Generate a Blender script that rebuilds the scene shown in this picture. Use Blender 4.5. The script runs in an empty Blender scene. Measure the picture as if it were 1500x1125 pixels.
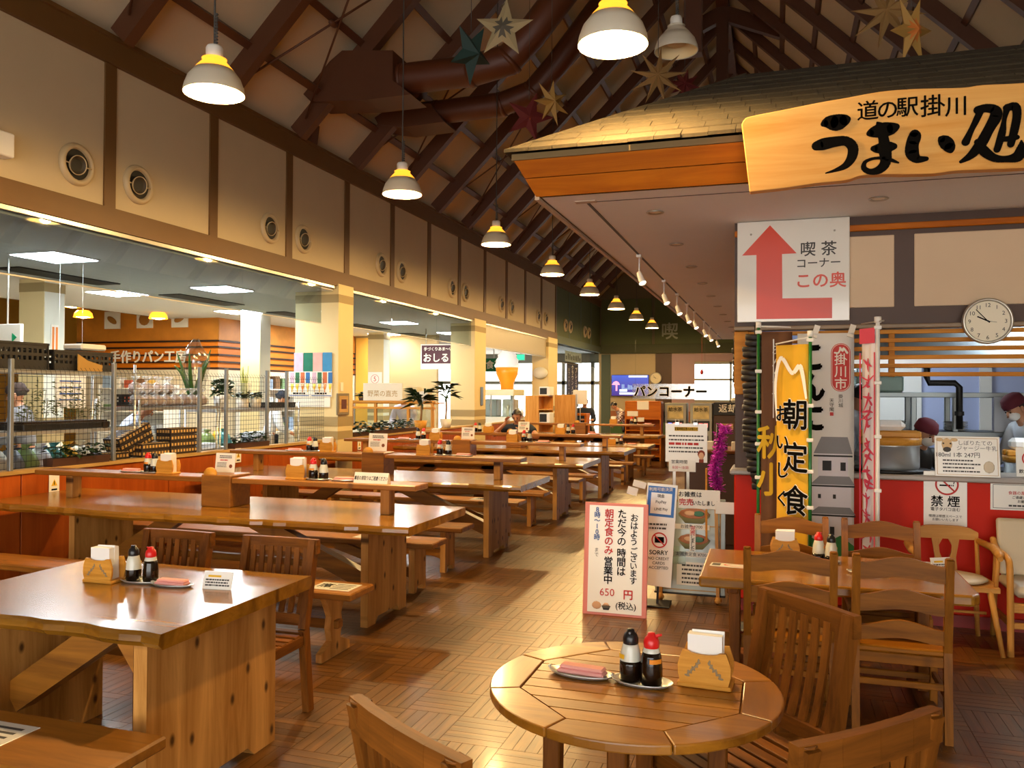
import bpy, bmesh, math, random
from mathutils import Vector, Matrix, Euler, Quaternion
random.seed(7)
SC = bpy.context.scene
COL = bpy.context.collection
PI = math.pi

# ---------------------------------------------------------------- camera, sky, light, exposure
cam_data = bpy.data.cameras.new('camera')
cam_data.sensor_width = 36.0
cam_data.lens = 29.112
cam_data.clip_end = 200
cam = bpy.data.objects.new('camera', cam_data)
COL.objects.link(cam)
_r = [[0.95268, -0.001882, 0.30397], [0.303927, -0.012173, -0.952618], [0.005493, 0.999924, -0.011025]]
cam.matrix_world = Matrix(((*_r[0], 0.0), (*_r[1], 0.0), (*_r[2], 1.62), (0, 0, 0, 1)))
SC.camera = cam
world = bpy.data.worlds.new('sky')
SC.world = world
world.use_nodes = True
_bg = world.node_tree.nodes['Background']
_bg.inputs[0].default_value = (1.0, 0.97, 0.92, 1)
_bg.inputs[1].default_value = 3.3
SC.view_settings.view_transform = 'Standard'
SC.view_settings.look = 'None'
SC.view_settings.gamma = 1.0
SC.view_settings.use_curve_mapping = False
SC.view_settings.exposure = 0.8
SC.cycles.use_denoising = True
SC.cycles.max_bounces = 7
SC.cycles.diffuse_bounces = 4
SC.cycles.transparent_max_bounces = 16
SC.cycles.sample_clamp_indirect = 6.0
SC.cycles.caustics_reflective = False
SC.cycles.caustics_refractive = False
LAMP_W = 175.0          # watts of each pendant lamp
LAMP_COL = (1.0, 0.65, 0.26)
PANEL_E = 40.0          # market ceiling panels


# ---------------------------------------------------------------- helpers
def C(h, a=1.0):
    h = h.lstrip('#')
    v = [int(h[i:i + 2], 16) / 255 for i in (0, 2, 4)]
    return tuple((x / 12.92 if x <= 0.04045 else ((x + 0.055) / 1.055) ** 2.4) for x in v) + (a,)


def nd(nt, typ, **kw):
    n = nt.nodes.new(typ)
    for k, v in kw.items():
        setattr(n, k, v)
    return n


def mat(name, col, rough=0.6, metal=0.0, emit=None, es=0.0, trans=0.0, coat=0.0, noise=0.0, nscale=8.0, bump=0.0, spec=None, alpha=1.0):
    m = bpy.data.materials.new(name)
    m.use_nodes = True
    nt = m.node_tree
    b = nt.nodes['Principled BSDF']
    b.inputs['Base Color'].default_value = C(col) if isinstance(col, str) else col
    b.inputs['Roughness'].default_value = rough
    b.inputs['Metallic'].default_value = metal
    b.inputs['Transmission Weight'].default_value = trans
    b.inputs['Coat Weight'].default_value = coat
    b.inputs['Alpha'].default_value = alpha
    if spec is not None:
        b.inputs['Specular IOR Level'].default_value = spec
    if emit:
        b.inputs['Emission Color'].default_value = C(emit) if isinstance(emit, str) else emit
        b.inputs['Emission Strength'].default_value = es
    if noise or bump:
        tc = nd(nt, 'ShaderNodeTexCoord')
        nz = nd(nt, 'ShaderNodeTexNoise')
        nz.inputs['Scale'].default_value = nscale
        nz.inputs['Detail'].default_value = 5
        nt.links.new(tc.outputs['Object'], nz.inputs['Vector'])
        if noise:
            mx = nd(nt, 'ShaderNodeMix', data_type='RGBA')
            c = b.inputs['Base Color'].default_value
            mx.inputs[6].default_value = tuple(x * (1 - noise) for x in c[:3]) + (1,)
            mx.inputs[7].default_value = tuple(min(1, x * (1 + noise)) for x in c[:3]) + (1,)
            nt.links.new(nz.outputs['Fac'], mx.inputs[0])
            nt.links.new(mx.outputs[2], b.inputs['Base Color'])
        if bump:
            bp = nd(nt, 'ShaderNodeBump')
            bp.inputs['Strength'].default_value = bump
            bp.inputs['Distance'].default_value = 0.01
            nt.links.new(nz.outputs['Fac'], bp.inputs['Height'])
            nt.links.new(bp.outputs[0], b.inputs['Normal'])
    return m


def wood(name, c1, c2, axis='x', rough=0.4, scale=1.0, knots=0.0, coat=0.0, island=False, var=0.25):
    """grain streaks along one object axis, shifted per object so copies differ"""
    m = bpy.data.materials.new(name)
    m.use_nodes = True
    nt = m.node_tree
    L = nt.links.new
    b = nt.nodes['Principled BSDF']
    b.inputs['Roughness'].default_value = rough
    b.inputs['Specular IOR Level'].default_value = .5 if coat >= .1 else .18
    b.inputs['Coat Weight'].default_value = coat
    b.inputs['Coat Roughness'].default_value = 0.12
    tc = nd(nt, 'ShaderNodeTexCoord')
    oi = nd(nt, 'ShaderNodeObjectInfo')
    rnd = oi.outputs['Random']
    if island:
        ge = nd(nt, 'ShaderNodeNewGeometry')
        ad = nd(nt, 'ShaderNodeMath', operation='ADD')
        L(ge.outputs['Random Per Island'], ad.inputs[0])
        L(rnd, ad.inputs[1])
        fr = nd(nt, 'ShaderNodeMath', operation='FRACT')
        L(ad.outputs[0], fr.inputs[0])
        rnd = fr.outputs[0]
    mp = nd(nt, 'ShaderNodeMapping')
    s = {'x': (1.2, 14, 14), 'y': (14, 1.2, 14), 'z': (14, 14, 1.2)}[axis]
    mp.inputs['Scale'].default_value = [k * scale for k in s]
    L(tc.outputs['Object'], mp.inputs['Vector'])
    ml = nd(nt, 'ShaderNodeMath', operation='MULTIPLY')
    L(rnd, ml.inputs[0])
    ml.inputs[1].default_value = 37.0
    cx = nd(nt, 'ShaderNodeCombineXYZ')
    for i in range(3):
        L(ml.outputs[0], cx.inputs[i])
    L(cx.outputs[0], mp.inputs['Location'])
    n1 = nd(nt, 'ShaderNodeTexNoise')
    n1.inputs['Scale'].default_value = 1.0
    n1.inputs['Detail'].default_value = 6
    n1.inputs['Roughness'].default_value = 0.65
    n1.inputs['Distortion'].default_value = 0.6
    L(mp.outputs[0], n1.inputs['Vector'])
    rp = nd(nt, 'ShaderNodeValToRGB')
    rp.color_ramp.elements[0].position = 0.32
    rp.color_ramp.elements[0].color = C(c2)
    rp.color_ramp.elements[1].position = 0.66
    rp.color_ramp.elements[1].color = C(c1)
    L(n1.outputs['Fac'], rp.inputs[0])
    out = rp.outputs[0]
    if var:
        hs = nd(nt, 'ShaderNodeHueSaturation')
        mr = nd(nt, 'ShaderNodeMapRange')
        L(rnd, mr.inputs[0])
        mr.inputs[3].default_value = 1 - var
        mr.inputs[4].default_value = 1 + var
        L(mr.outputs[0], hs.inputs['Value'])
        L(out, hs.inputs['Color'])
        out = hs.outputs[0]
    if knots:
        vo = nd(nt, 'ShaderNodeTexVoronoi', voronoi_dimensions='2D')
        se = nd(nt, 'ShaderNodeSeparateXYZ')
        co = nd(nt, 'ShaderNodeCombineXYZ')
        va = nd(nt, 'ShaderNodeVectorMath', operation='ADD')
        L(tc.outputs['Object'], va.inputs[0])
        L(cx.outputs[0], va.inputs[1])
        L(va.outputs[0], se.inputs[0])
        along, across = {'x': ('X', 'Y'), 'y': ('Y', 'X'), 'z': ('Z', 'Y')}[axis]
        for k_, (nm_, sc_) in enumerate(((across, 8.0), (along, 4.6))):
            mm_ = nd(nt, 'ShaderNodeMath', operation='MULTIPLY')
            L(se.outputs[nm_], mm_.inputs[0])
            mm_.inputs[1].default_value = sc_
            L(mm_.outputs[0], co.inputs[k_])
        L(co.outputs[0], vo.inputs['Vector'])
        vo.inputs['Scale'].default_value = 1.0
        vs_ = nd(nt, 'ShaderNodeSeparateColor')
        L(vo.outputs['Color'], vs_.inputs[0])
        gt = nd(nt, 'ShaderNodeMath', operation='GREATER_THAN')
        L(vs_.outputs[0], gt.inputs[0])
        gt.inputs[1].default_value = .72 if knots < .8 else .35
        r2 = nd(nt, 'ShaderNodeValToRGB')
        r2.color_ramp.elements[0].position = 0.05
        r2.color_ramp.elements[0].color = (knots, knots, knots, 1)
        r2.color_ramp.elements[1].position = 0.15
        r2.color_ramp.elements[1].color = (0, 0, 0, 1)
        L(vo.outputs['Distance'], r2.inputs[0])
        mk = nd(nt, 'ShaderNodeMath', operation='MULTIPLY')
        L(r2.outputs[0], mk.inputs[0])
        L(gt.outputs[0], mk.inputs[1])
        r2 = mk
        mx = nd(nt, 'ShaderNodeMix', data_type='RGBA')
        L(r2.outputs[0], mx.inputs[0])
        L(out, mx.inputs[6])
        mx.inputs[7].default_value = C('#3a1d0c')
        out = mx.outputs[2]
    L(out, b.inputs['Base Color'])
    bp = nd(nt, 'ShaderNodeBump')
    bp.inputs['Strength'].default_value = 0.12
    bp.inputs['Distance'].default_value = 0.004
    L(n1.outputs['Fac'], bp.inputs['Height'])
    L(bp.outputs[0], b.inputs['Normal'])
    return m


def pane_mat(name, tint, refl, rough=0.02):
    """thin sheet of glass or clear plastic"""
    m = bpy.data.materials.new(name)
    m.use_nodes = True
    nt = m.node_tree
    nt.nodes.remove(nt.nodes['Principled BSDF'])
    t = nd(nt, 'ShaderNodeBsdfTransparent')
    t.inputs[0].default_value = C(tint)
    g = nd(nt, 'ShaderNodeBsdfGlossy')
    g.inputs['Roughness'].default_value = rough
    mx = nd(nt, 'ShaderNodeMixShader')
    mx.inputs[0].default_value = refl
    nt.links.new(t.outputs[0], mx.inputs[1])
    nt.links.new(g.outputs[0], mx.inputs[2])
    nt.links.new(mx.outputs[0], nt.nodes['Material Output'].inputs[0])
    return m


class MB:
    """collects shapes, then links them as one mesh"""

    def __init__(s):
        s.v, s.f, s.mi, s.sm, s.m = [], [], [], [], 0
        s.xf = None

    def add(s, vs, fs, smooth=False):
        o = len(s.v)
        if s.xf is not None:
            vs = [s.xf @ Vector(p) for p in vs]
        s.v += [tuple(p) for p in vs]
        for f in fs:
            s.f.append(tuple(i + o for i in f))
            s.mi.append(s.m)
            s.sm.append(smooth)
        return s

    def box(s, x0, y0, z0, x1, y1, z1):
        x0, x1 = min(x0, x1), max(x0, x1); y0, y1 = min(y0, y1), max(y0, y1); z0, z1 = min(z0, z1), max(z0, z1)
        return s.add([(x0, y0, z0), (x1, y0, z0), (x1, y1, z0), (x0, y1, z0), (x0, y0, z1), (x1, y0, z1), (x1, y1, z1), (x0, y1, z1)],
                     [(0, 3, 2, 1), (4, 5, 6, 7), (0, 1, 5, 4), (1, 2, 6, 5), (2, 3, 7, 6), (3, 0, 4, 7)])

    def bbox(s, x0, y0, z0, x1, y1, z1, b=0.006):
        """box with chamfered edges"""
        x0, x1 = min(x0, x1), max(x0, x1); y0, y1 = min(y0, y1), max(y0, y1); z0, z1 = min(z0, z1), max(z0, z1)
        b = min(b, (x1 - x0) * .45, (y1 - y0) * .45, (z1 - z0) * .45)
        vs, idx = [], {}
        for ix, x in enumerate((x0, x1)):
            for iy, y in enumerate((y0, y1)):
                for iz, z in enumerate((z0, z1)):
                    dx, dy, dz = (b if ix == 0 else -b), (b if iy == 0 else -b), (b if iz == 0 else -b)
                    for k, p in enumerate(((x, y + dy, z + dz), (x + dx, y, z + dz), (x + dx, y + dy, z))):
                        idx[ix, iy, iz, k] = len(vs)
                        vs.append(p)
        f = []
        I = idx
        f.append((I[0,0,0,0], I[0,0,1,0], I[0,1,1,0], I[0,1,0,0])); f.append((I[1,0,0,0], I[1,1,0,0], I[1,1,1,0], I[1,0,1,0]))
        f.append((I[0,0,0,1], I[1,0,0,1], I[1,0,1,1], I[0,0,1,1])); f.append((I[0,1,0,1], I[0,1,1,1], I[1,1,1,1], I[1,1,0,1]))
        f.append((I[0,0,0,2], I[0,1,0,2], I[1,1,0,2], I[1,0,0,2])); f.append((I[0,0,1,2], I[1,0,1,2], I[1,1,1,2], I[0,1,1,2]))
        for a in (0, 1):
            for c in (0, 1):
                f.append((I[a,c,0,0], I[a,c,0,1], I[a,c,1,1], I[a,c,1,0]) if (a ^ c) else (I[a,c,0,1], I[a,c,0,0], I[a,c,1,0], I[a,c,1,1]))
                f.append((I[a,0,c,0], I[a,0,c,2], I[a,1,c,2], I[a,1,c,0]) if not (a ^ c) else (I[a,0,c,2], I[a,0,c,0], I[a,1,c,0], I[a,1,c,2]))
                f.append((I[0,a,c,1], I[0,a,c,2], I[1,a,c,2], I[1,a,c,1]) if (a ^ c) else (I[0,a,c,2], I[0,a,c,1], I[1,a,c,1], I[1,a,c,2]))
                for d in (0, 1):
                    t = (I[a,c,d,0], I[a,c,d,1], I[a,c,d,2])
                    f.append(t if (a + c + d) % 2 else t[::-1])
        return s.add(vs, f)

    def bar(s, p0, p1, w, h, up=(0, 0, 1)):
        """rectangular bar from p0 to p1, w across, h along up"""
        p0, p1 = Vector(p0), Vector(p1)
        d = (p1 - p0).normalized()
        u = Vector(up)
        if abs(d.dot(u)) > .98:
            u = Vector((0, 1, 0)) if abs(d.y) < .9 else Vector((1, 0, 0))
        sx = d.cross(u).normalized()
        u = sx.cross(d).normalized()
        a, b = sx * (w / 2), u * (h / 2)
        vs = [p0 - a - b, p0 + a - b, p0 + a + b, p0 - a + b, p1 - a - b, p1 + a - b, p1 + a + b, p1 - a + b]
        return s.add(vs, [(0, 1, 2, 3), (7, 6, 5, 4), (0, 4, 5, 1), (1, 5, 6, 2), (2, 6, 7, 3), (3, 7, 4, 0)])

    def tube(s, pts, r, n=8, cap=True):
        pts = [Vector(p) for p in pts]
        rs = r if isinstance(r, (list, tuple)) else [r] * len(pts)
        vs, fs = [], []
        ref = None
        for i, p in enumerate(pts):
            d = (pts[min(i + 1, len(pts) - 1)] - pts[max(i - 1, 0)]).normalized()
            if ref is None:
                ref = Vector((0, 0, 1)) if abs(d.z) < .9 else Vector((1, 0, 0))
            a = d.cross(ref)
            if a.length < 1e-4:
                a = d.orthogonal()
            a.normalize()
            b = d.cross(a).normalized()
            ref = b.cross(d) * -1 if False else ref
            for k in range(n):
                t = 2 * PI * k / n
                vs.append(p + (a * math.cos(t) + b * math.sin(t)) * rs[i])
        for i in range(len(pts) - 1):
            for k in range(n):
                fs.append((i * n + k, i * n + (k + 1) % n, (i + 1) * n + (k + 1) % n, (i + 1) * n + k))
        s.add(vs, fs, True)
        if cap:
            s.f.append(tuple(range(len(s.v) - len(vs), len(s.v) - len(vs) + n))[::-1]); s.mi.append(s.m); s.sm.append(False)
            s.f.append(tuple(range(len(s.v) - n, len(s.v)))); s.mi.append(s.m); s.sm.append(False)
        return s

    def lathe(s, prof, n=16, c=(0, 0, 0), sx=1.0, sy=1.0, smooth=True):
        """profile [(r, z)] turned about z; r = 0 closes"""
        vs, fs, rings = [], [], []
        for r, z in prof:
            if r <= 1e-6:
                rings.append([len(vs)]); vs.append((c[0], c[1], c[2] + z))
            else:
                rings.append(list(range(len(vs), len(vs) + n)))
                for k in range(n):
                    t = 2 * PI * k / n
                    vs.append((c[0] + r * sx * math.cos(t), c[1] + r * sy * math.sin(t), c[2] + z))
        for a, b in zip(rings, rings[1:]):
            for k in range(n):
                k2 = (k + 1) % n
                if len(a) == 1 and len(b) == 1: continue
                if len(a) == 1: fs.append((a[0], b[k2], b[k]))
                elif len(b) == 1: fs.append((a[k], a[k2], b[0]))
                else: fs.append((a[k], a[k2], b[k2], b[k]))
        return s.add(vs, fs, smooth)

    def sphere(s, c, r, n=10, m=7, sx=1, sy=1, sz=1):
        return s.lathe([(r * math.sin(PI * i / m) if 0 < i < m else 0, -r * sz * math.cos(PI * i / m)) for i in range(m + 1)], n, c, sx, sy)

    def prism(s, poly, a0, a1, axis='y'):
        """poly in the plane across axis: 'y' -> (x,z), 'x' -> (y,z), 'z' -> (x,y)"""
        def P(p, a):
            return {'y': (p[0], a, p[1]), 'x': (a, p[0], p[1]), 'z': (p[0], p[1], a)}[axis]
        n = len(poly)
        vs = [P(p, a0) for p in poly] + [P(p, a1) for p in poly]
        fs = [tuple(range(n)), tuple(range(2 * n - 1, n - 1, -1))] + [(i, i + n, (i + 1) % n + n, (i + 1) % n) for i in range(n)]
        return s.add(vs, fs)

    def disc(s, c, r, n=20, axis='y', sx=1, sz=1):
        vs = []
        for k in range(n):
            t = 2 * PI * k / n
            a, b = r * sx * math.cos(t), r * sz * math.sin(t)
            vs.append({'y': (c[0] + a, c[1], c[2] + b), 'z': (c[0] + a, c[1] + b, c[2]), 'x': (c[0], c[1] + a, c[2] + b)}[axis])
        return s.add(vs, [tuple(range(n))])

    def quad(s, *p):
        return s.add(list(p), [tuple(range(len(p)))])

    def build(s, name, mats, parent=None, loc=(0, 0, 0), rot=(0, 0, 0), fix=True):
        me = bpy.data.meshes.new(name)
        me.from_pydata(s.v, [], s.f)
        mats = mats if isinstance(mats, (list, tuple)) else [mats]
        for m in mats:
            me.materials.append(m)
        me.polygons.foreach_set('material_index', s.mi)
        me.polygons.foreach_set('use_smooth', s.sm)
        if fix:
            bm = bmesh.new()
            bm.from_mesh(me)
            bmesh.ops.recalc_face_normals(bm, faces=bm.faces)
            bm.to_mesh(me)
            bm.free()
        me.update()
        o = bpy.data.objects.new(name, me)
        COL.objects.link(o)
        o.parent = parent
        o.location = loc
        o.rotation_euler = rot
        return o


def tag(o, label=None, cat=None, group=None, kind=None):
    if label: o['label'] = label
    if cat: o['category'] = cat
    if group: o['group'] = group
    if kind: o['kind'] = kind
    return o


def thing(name, label, cat, loc=(0, 0, 0), rz=0.0, group=None):
    o = bpy.data.objects.new(name, None)
    COL.objects.link(o)
    o.location = loc
    o.rotation_euler = (0, 0, rz)
    o.empty_display_size = 0.1
    return tag(o, label, cat, group)


def struct(name, mb, m, label=None):
    o = mb.build(name, m)
    return tag(o, label, None, None, 'structure')


def kids(o):
    return [c for c in CHILD.get(o.name, [])]


def dup(o, loc=None, rz=None, label=None, parent=None, group=None):
    c = o.copy()
    COL.objects.link(c)
    if parent is not None: c.parent = parent
    if loc is not None: c.location = loc
    if rz is not None: c.rotation_euler = (0, 0, rz)
    if label: c['label'] = label
    if group: c['group'] = group
    for ch in list(o.children):
        dup(ch, parent=c)
    return c


def piece(src, parent, loc, rot=(0, 0, 0), scale=None):
    """another copy of a part sharing its mesh"""
    c = src.copy()
    COL.objects.link(c)
    c.parent = parent
    c.location = loc
    c.rotation_euler = rot
    if scale: c.scale = scale
    return c


BOLD = []


def text(parent, name, body, size, loc, m, rot=(PI / 2, 0, 0), bold=0.0, align='CENTER', vert=False, sx=1.0, line=1.0, shear=0.0, res=3, depth=0.0):
    cu = bpy.data.curves.new(name, 'FONT')
    cu.body = '\n'.join(body) if vert else body
    cu.size = size
    cu.align_x = align
    cu.align_y = 'CENTER'
    cu.resolution_u = res
    BOLD.append((cu.name, bold * size))
    cu.space_line = line
    cu.shear = shear
    cu.extrude = depth
    cu.materials.append(m)
    o = bpy.data.objects.new(name, cu)
    COL.objects.link(o)
    o.parent = parent
    o.location = loc
    o.rotation_euler = rot
    o.scale = (sx, 1, 1)
    return o


def lines(mb, x0, x1, z, h, y, words=6, seed=0):
    """a line of print too small to read: short dark dashes lying on the sheet"""
    r = random.Random(seed)
    x = x0
    while x < x1 - h:
        w = min(x1 - x, h * r.uniform(.6, 2.4))
        mb.quad((x, y, z - h / 2), (x + w, y, z - h / 2), (x + w, y, z + h / 2), (x, y, z + h / 2))
        x += w + h * .35
    return mb


def smooth_path(pts, k=6):
    """Catmull-Rom through tuples"""
    out = []
    n = len(pts)
    for i in range(n - 1):
        p = [pts[max(i - 1, 0)], pts[i], pts[i + 1], pts[min(i + 2, n - 1)]]
        for j in range(k):
            t = j / k
            out.append(tuple(0.5 * (2 * b + (c - a) * t + (2 * a - 5 * b + 4 * c - d) * t * t + (3 * b - a - 3 * c + d) * t ** 3) for a, b, c, d in zip(*p)))
    out.append(tuple(pts[-1]))
    return out


def brush(mb, pts, y, t=0.004, k=6):
    """a brush stroke in the xz plane: points (x, z, width); a raised ribbon with round ends"""
    P = smooth_path(pts, k)
    for i, (x, z, w) in enumerate(P):
        if i < len(P) - 1:
            x2, z2, w2 = P[i + 1]
            dx, dz = x2 - x, z2 - z
            l = math.hypot(dx, dz) or 1e-6
            nx, nz = -dz / l, dx / l
            mb.add([(x + nx * w / 2, y, z + nz * w / 2), (x - nx * w / 2, y, z - nz * w / 2), (x2 - nx * w2 / 2, y, z2 - nz * w2 / 2), (x2 + nx * w2 / 2, y, z2 + nz * w2 / 2)], [(0, 1, 2, 3)])
        if i % 2 == 0 or i == len(P) - 1:
            mb.disc((x, y - t * .05 * (1 + i % 3), z), w / 2, 12)
    return mb


ORD = ['first', 'second', 'third', 'fourth', 'fifth', 'sixth', 'seventh', 'eighth', 'ninth', 'tenth', 'eleventh', 'twelfth', 'thirteenth', 'fourteenth', 'fifteenth', 'sixteenth', 'seventeenth', 'eighteenth']

# ---------------------------------------------------------------- materials
M = {}
M['cream'] = mat('cream_board', '#c2b08e', .75, noise=.05, nscale=3)
M['cream2'] = mat('cream_column', '#dcc894', .7, noise=.04, nscale=3)
M['stripe'] = mat('olive_stripe', '#a08c60', .7)
M['whitecol'] = mat('pale_column', '#d5d8cc', .7)
M['post'] = mat('brown_timber_paint', '#684820', .55, noise=.1, nscale=5)
M['beam'] = mat('dark_brown_steel', '#55301a', .5, noise=.12, nscale=4)
M['roofboard'] = mat('roof_board', '#cdb998', .85, noise=.06, nscale=2)
M['duct'] = mat('brown_duct', '#56290f', .5, noise=.15, nscale=3)
M['alu'] = mat('aluminium', '#b9b5aa', .3, .9)
M['steel'] = mat('stainless', '#d2d5d5', .3, .75, noise=.08, nscale=4)
M['steel_dull'] = mat('brushed_steel', '#9aa2a2', .42, .85, noise=.1, nscale=3)
M['grey_post'] = mat('galvanised_post', '#9aa0a4', .4, .7)
M['black'] = mat('black', '#15120f', .5)
M['ink'] = mat('black_ink', '#0d0b09', .9, spec=.05)
M['greyink'] = mat('grey_ink', '#4a4844', .8)
M['red'] = mat('red', '#c8281c', .5)
M['redink'] = mat('red_ink', '#c22a20', .6)
M['orange_ink'] = mat('orange_red_sign', '#d13a12', .35)
M['blue_ink'] = mat('blue_ink', '#1d4f9c', .6)
M['white'] = mat('white', '#e9e6de', .5)
M['paper'] = mat('paper', '#efeadc', .8)
M['lam'] = mat('laminated_paper', '#eeeade', .18)
M['glossy_white'] = mat('glossy_sign_board', '#e6e2d6', .12, coat=.3)
M['counter_red'] = mat('counter_red', '#c92306', .55, noise=.04, nscale=2, spec=.2)
M['plaster'] = mat('kiosk_plaster', '#d3b795', .8, noise=.05, nscale=4)
M['soffit'] = mat('soffit_board', '#e9e9e6', .75, noise=.03, nscale=3)
M['soffit_edge'] = mat('soffit_edge', '#b9a48c', .6)
M['dark_trim'] = mat('dark_brown_trim', '#4b3222', .55, noise=.1, nscale=6)
M['orange_wood'] = wood('orange_fascia_wood', '#c7700f', '#a35206', 'x', .45, .7, var=.08)
M['lattice'] = wood('orange_lattice_wood', '#cf8a2c', '#b06c18', 'x', .5, 1, var=.1)
M['sign_wood'] = wood('pale_sign_wood', '#e7b56a', '#cf8f3e', 'x', .5, .45, var=.0)
M['shingle'] = mat('grey_green_shingle', '#362d1b', .9, noise=.25, nscale=40, bump=.3)
M['top'] = wood('amber_tabletop', '#a36f1e', '#6c450e', 'x', .24, .55, knots=.6, coat=.35, var=.12)
M['plankx'] = wood('plank_along_x', '#a66a1f', '#70430e', 'x', .42, .8, knots=.6, coat=.15, var=.15)
M['planky'] = wood('plank_along_y', '#a66a1f', '#70430e', 'y', .42, .8, knots=.6, coat=.15, var=.15)
M['plankz'] = wood('knotty_plank_upright', '#cf9750', '#99652a', 'z', .45, .7, knots=.9, coat=.05, var=.15)
M['teakx'] = wood('teak_along_x', '#8a5119', '#5b330c', 'x', .48, 1.4, var=.15)
M['teaky'] = wood('teak_along_y', '#8a5119', '#5b330c', 'y', .48, 1.4, var=.15)
M['teakz'] = wood('teak_upright', '#8a5119', '#5b330c', 'z', .48, 1.4, var=.15)
M['ladx'] = wood('pine_rail', '#9c6119', '#6c3f0b', 'x', .38, 1.1, knots=.4, var=.12)
M['ladz'] = wood('pine_post', '#9c6119', '#6c3f0b', 'z', .38, 1.1, knots=.4, var=.12)
M['roundx'] = wood('golden_slat', '#b0741f', '#83500f', 'x', .3, 1.0, coat=.3, var=.15)
M['roundy'] = wood('golden_rim', '#a0661c', '#754610', 'y', .3, 1.0, coat=.3, var=.12)
M['lightz'] = wood('light_beech_upright', '#d39a4e', '#b87b32', 'z', .4, 1.2, var=.06)
M['lightx'] = wood('light_beech', '#d39a4e', '#b87b32', 'x', .4, 1.2, var=.06)
M['holder'] = wood('napkin_holder_wood', '#d79c42', '#bd7f2a', 'x', .4, 3, var=.08)
M['panelwood'] = wood('orange_veneer', '#b4571c', '#94400f', 'z', .38, .6, var=.06)
M['sill'] = wood('pale_sill', '#cba568', '#a88348', 'y', .45, 1, var=.03)
M['floor_x'] = wood('parquet_along_x', '#734917', '#482a08', 'x', .33, 1.6, coat=.12, island=True, var=.15)
M['floor_y'] = wood('parquet_along_y', '#734917', '#482a08', 'y', .33, 1.6, coat=.12, island=True, var=.15)
M['floor_bed'] = mat('floor_joint', '#3a2210', .6)
M['tilefloor'] = mat('market_floor', '#c4b9a2', .35)
M['glass'] = pane_mat('smoke_screen_glass', '#dfe6ea', .10)
M['clear'] = pane_mat('clear_pane', '#f0f6f6', .08)
M['film'] = pane_mat('clear_film', '#f4f6f6', .22, .15)
M['lam_glass'] = pane_mat('glossy_cover', '#e8efe9', .14, .06)
M['bulb'] = mat('lamp_bulb', '#fff0d0', .4, emit=(1.0, .74, .34, 1), es=40.0)
M['shade'] = mat('lamp_shade_enamel', '#cfc6b2', .4)
M['shade_in'] = mat('lamp_shade_inside', '#f2d9a2', .5)
M['collar'] = mat('amber_glass_collar', '#d98a1c', .3, trans=.4, emit=(1.0, .42, .03, 1), es=.9)
M['panel_light'] = mat('ceiling_panel_light', '#ffffff', .5, emit=(.90, .97, 1, 1), es=PANEL_E)
M['spot_lens'] = mat('spot_lens', '#ffffff', .4, emit=(1, .86, .6, 1), es=6)
M['soy'] = mat('soy_sauce', '#160b05', .12)
M['bottle'] = mat('clear_plastic_bottle', '#cfcfc0', .2, spec=.6)
M['redcap'] = mat('red_cap', '#d3201f', .3)
M['blackcap'] = mat('black_cap', '#151417', .3)
M['napkin'] = mat('white_napkin', '#f1efe9', .85)
M['pink'] = mat('pink_cloth', '#e8a49c', .8)
M['yellow'] = mat('yellow', '#e5b31c', .6)
M['leaf'] = mat('leaf_green', '#2f5a22', .45, noise=.3, nscale=12)
M['leafd'] = mat('dark_leaf', '#1d3d1a', .4, noise=.3, nscale=12)
M['soil'] = mat('soil', '#2b1c12', .9)
M['planter'] = mat('brown_planter', '#4a2c1e', .6)
M['crate'] = mat('black_plastic_crate', '#1b1a1b', .45)
M['bread'] = mat('brown_bread', '#7a3f18', .5, noise=.3, nscale=14)
M['bag'] = mat('plastic_bag', '#e9edf2', .25)
_b = M['bag'].node_tree
_t = nd(_b, 'ShaderNodeBsdfTransparent'); _m = nd(_b, 'ShaderNodeMixShader'); _m.inputs[0].default_value = .3
_b.links.new(_t.outputs[0], _m.inputs[1]); _b.links.new(_b.nodes['Principled BSDF'].outputs[0], _m.inputs[2]); _b.links.new(_m.outputs[0], _b.nodes['Material Output'].inputs[0])
M['whitebag'] = mat('white_plastic', '#dfe4ea', .35, noise=.08, nscale=20)
M['bread_or'] = mat('bakery_orange', '#d9780f', .5)
M['skin'] = mat('skin', '#c08a68', .55)
M['hair'] = mat('dark_hair', '#17110f', .5)
M['navy'] = mat('navy_cloth', '#1c2536', .85)
M['wcloth'] = mat('white_cloth', '#d6dbe2', .85)
M['maroon'] = mat('maroon_cloth', '#5c1826', .8)
M['wall_green'] = mat('dull_green_wall', '#535a34', .75, noise=.06, nscale=3)
M['wall_teal'] = mat('grey_green_wall', '#5a6658', .75)
M['lilac'] = mat('lilac_wall', '#b79aa0', .75)
M['salmon'] = mat('salmon_band', '#a8663e', .7)
M['green_low'] = mat('green_dado', '#4c6a3a', .7)
M['yel_wall'] = mat('yellow_wall', '#d9a53f', .7)
M['kitchen'] = mat('kitchen_wall', '#b4bfe4', .5)

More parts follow.
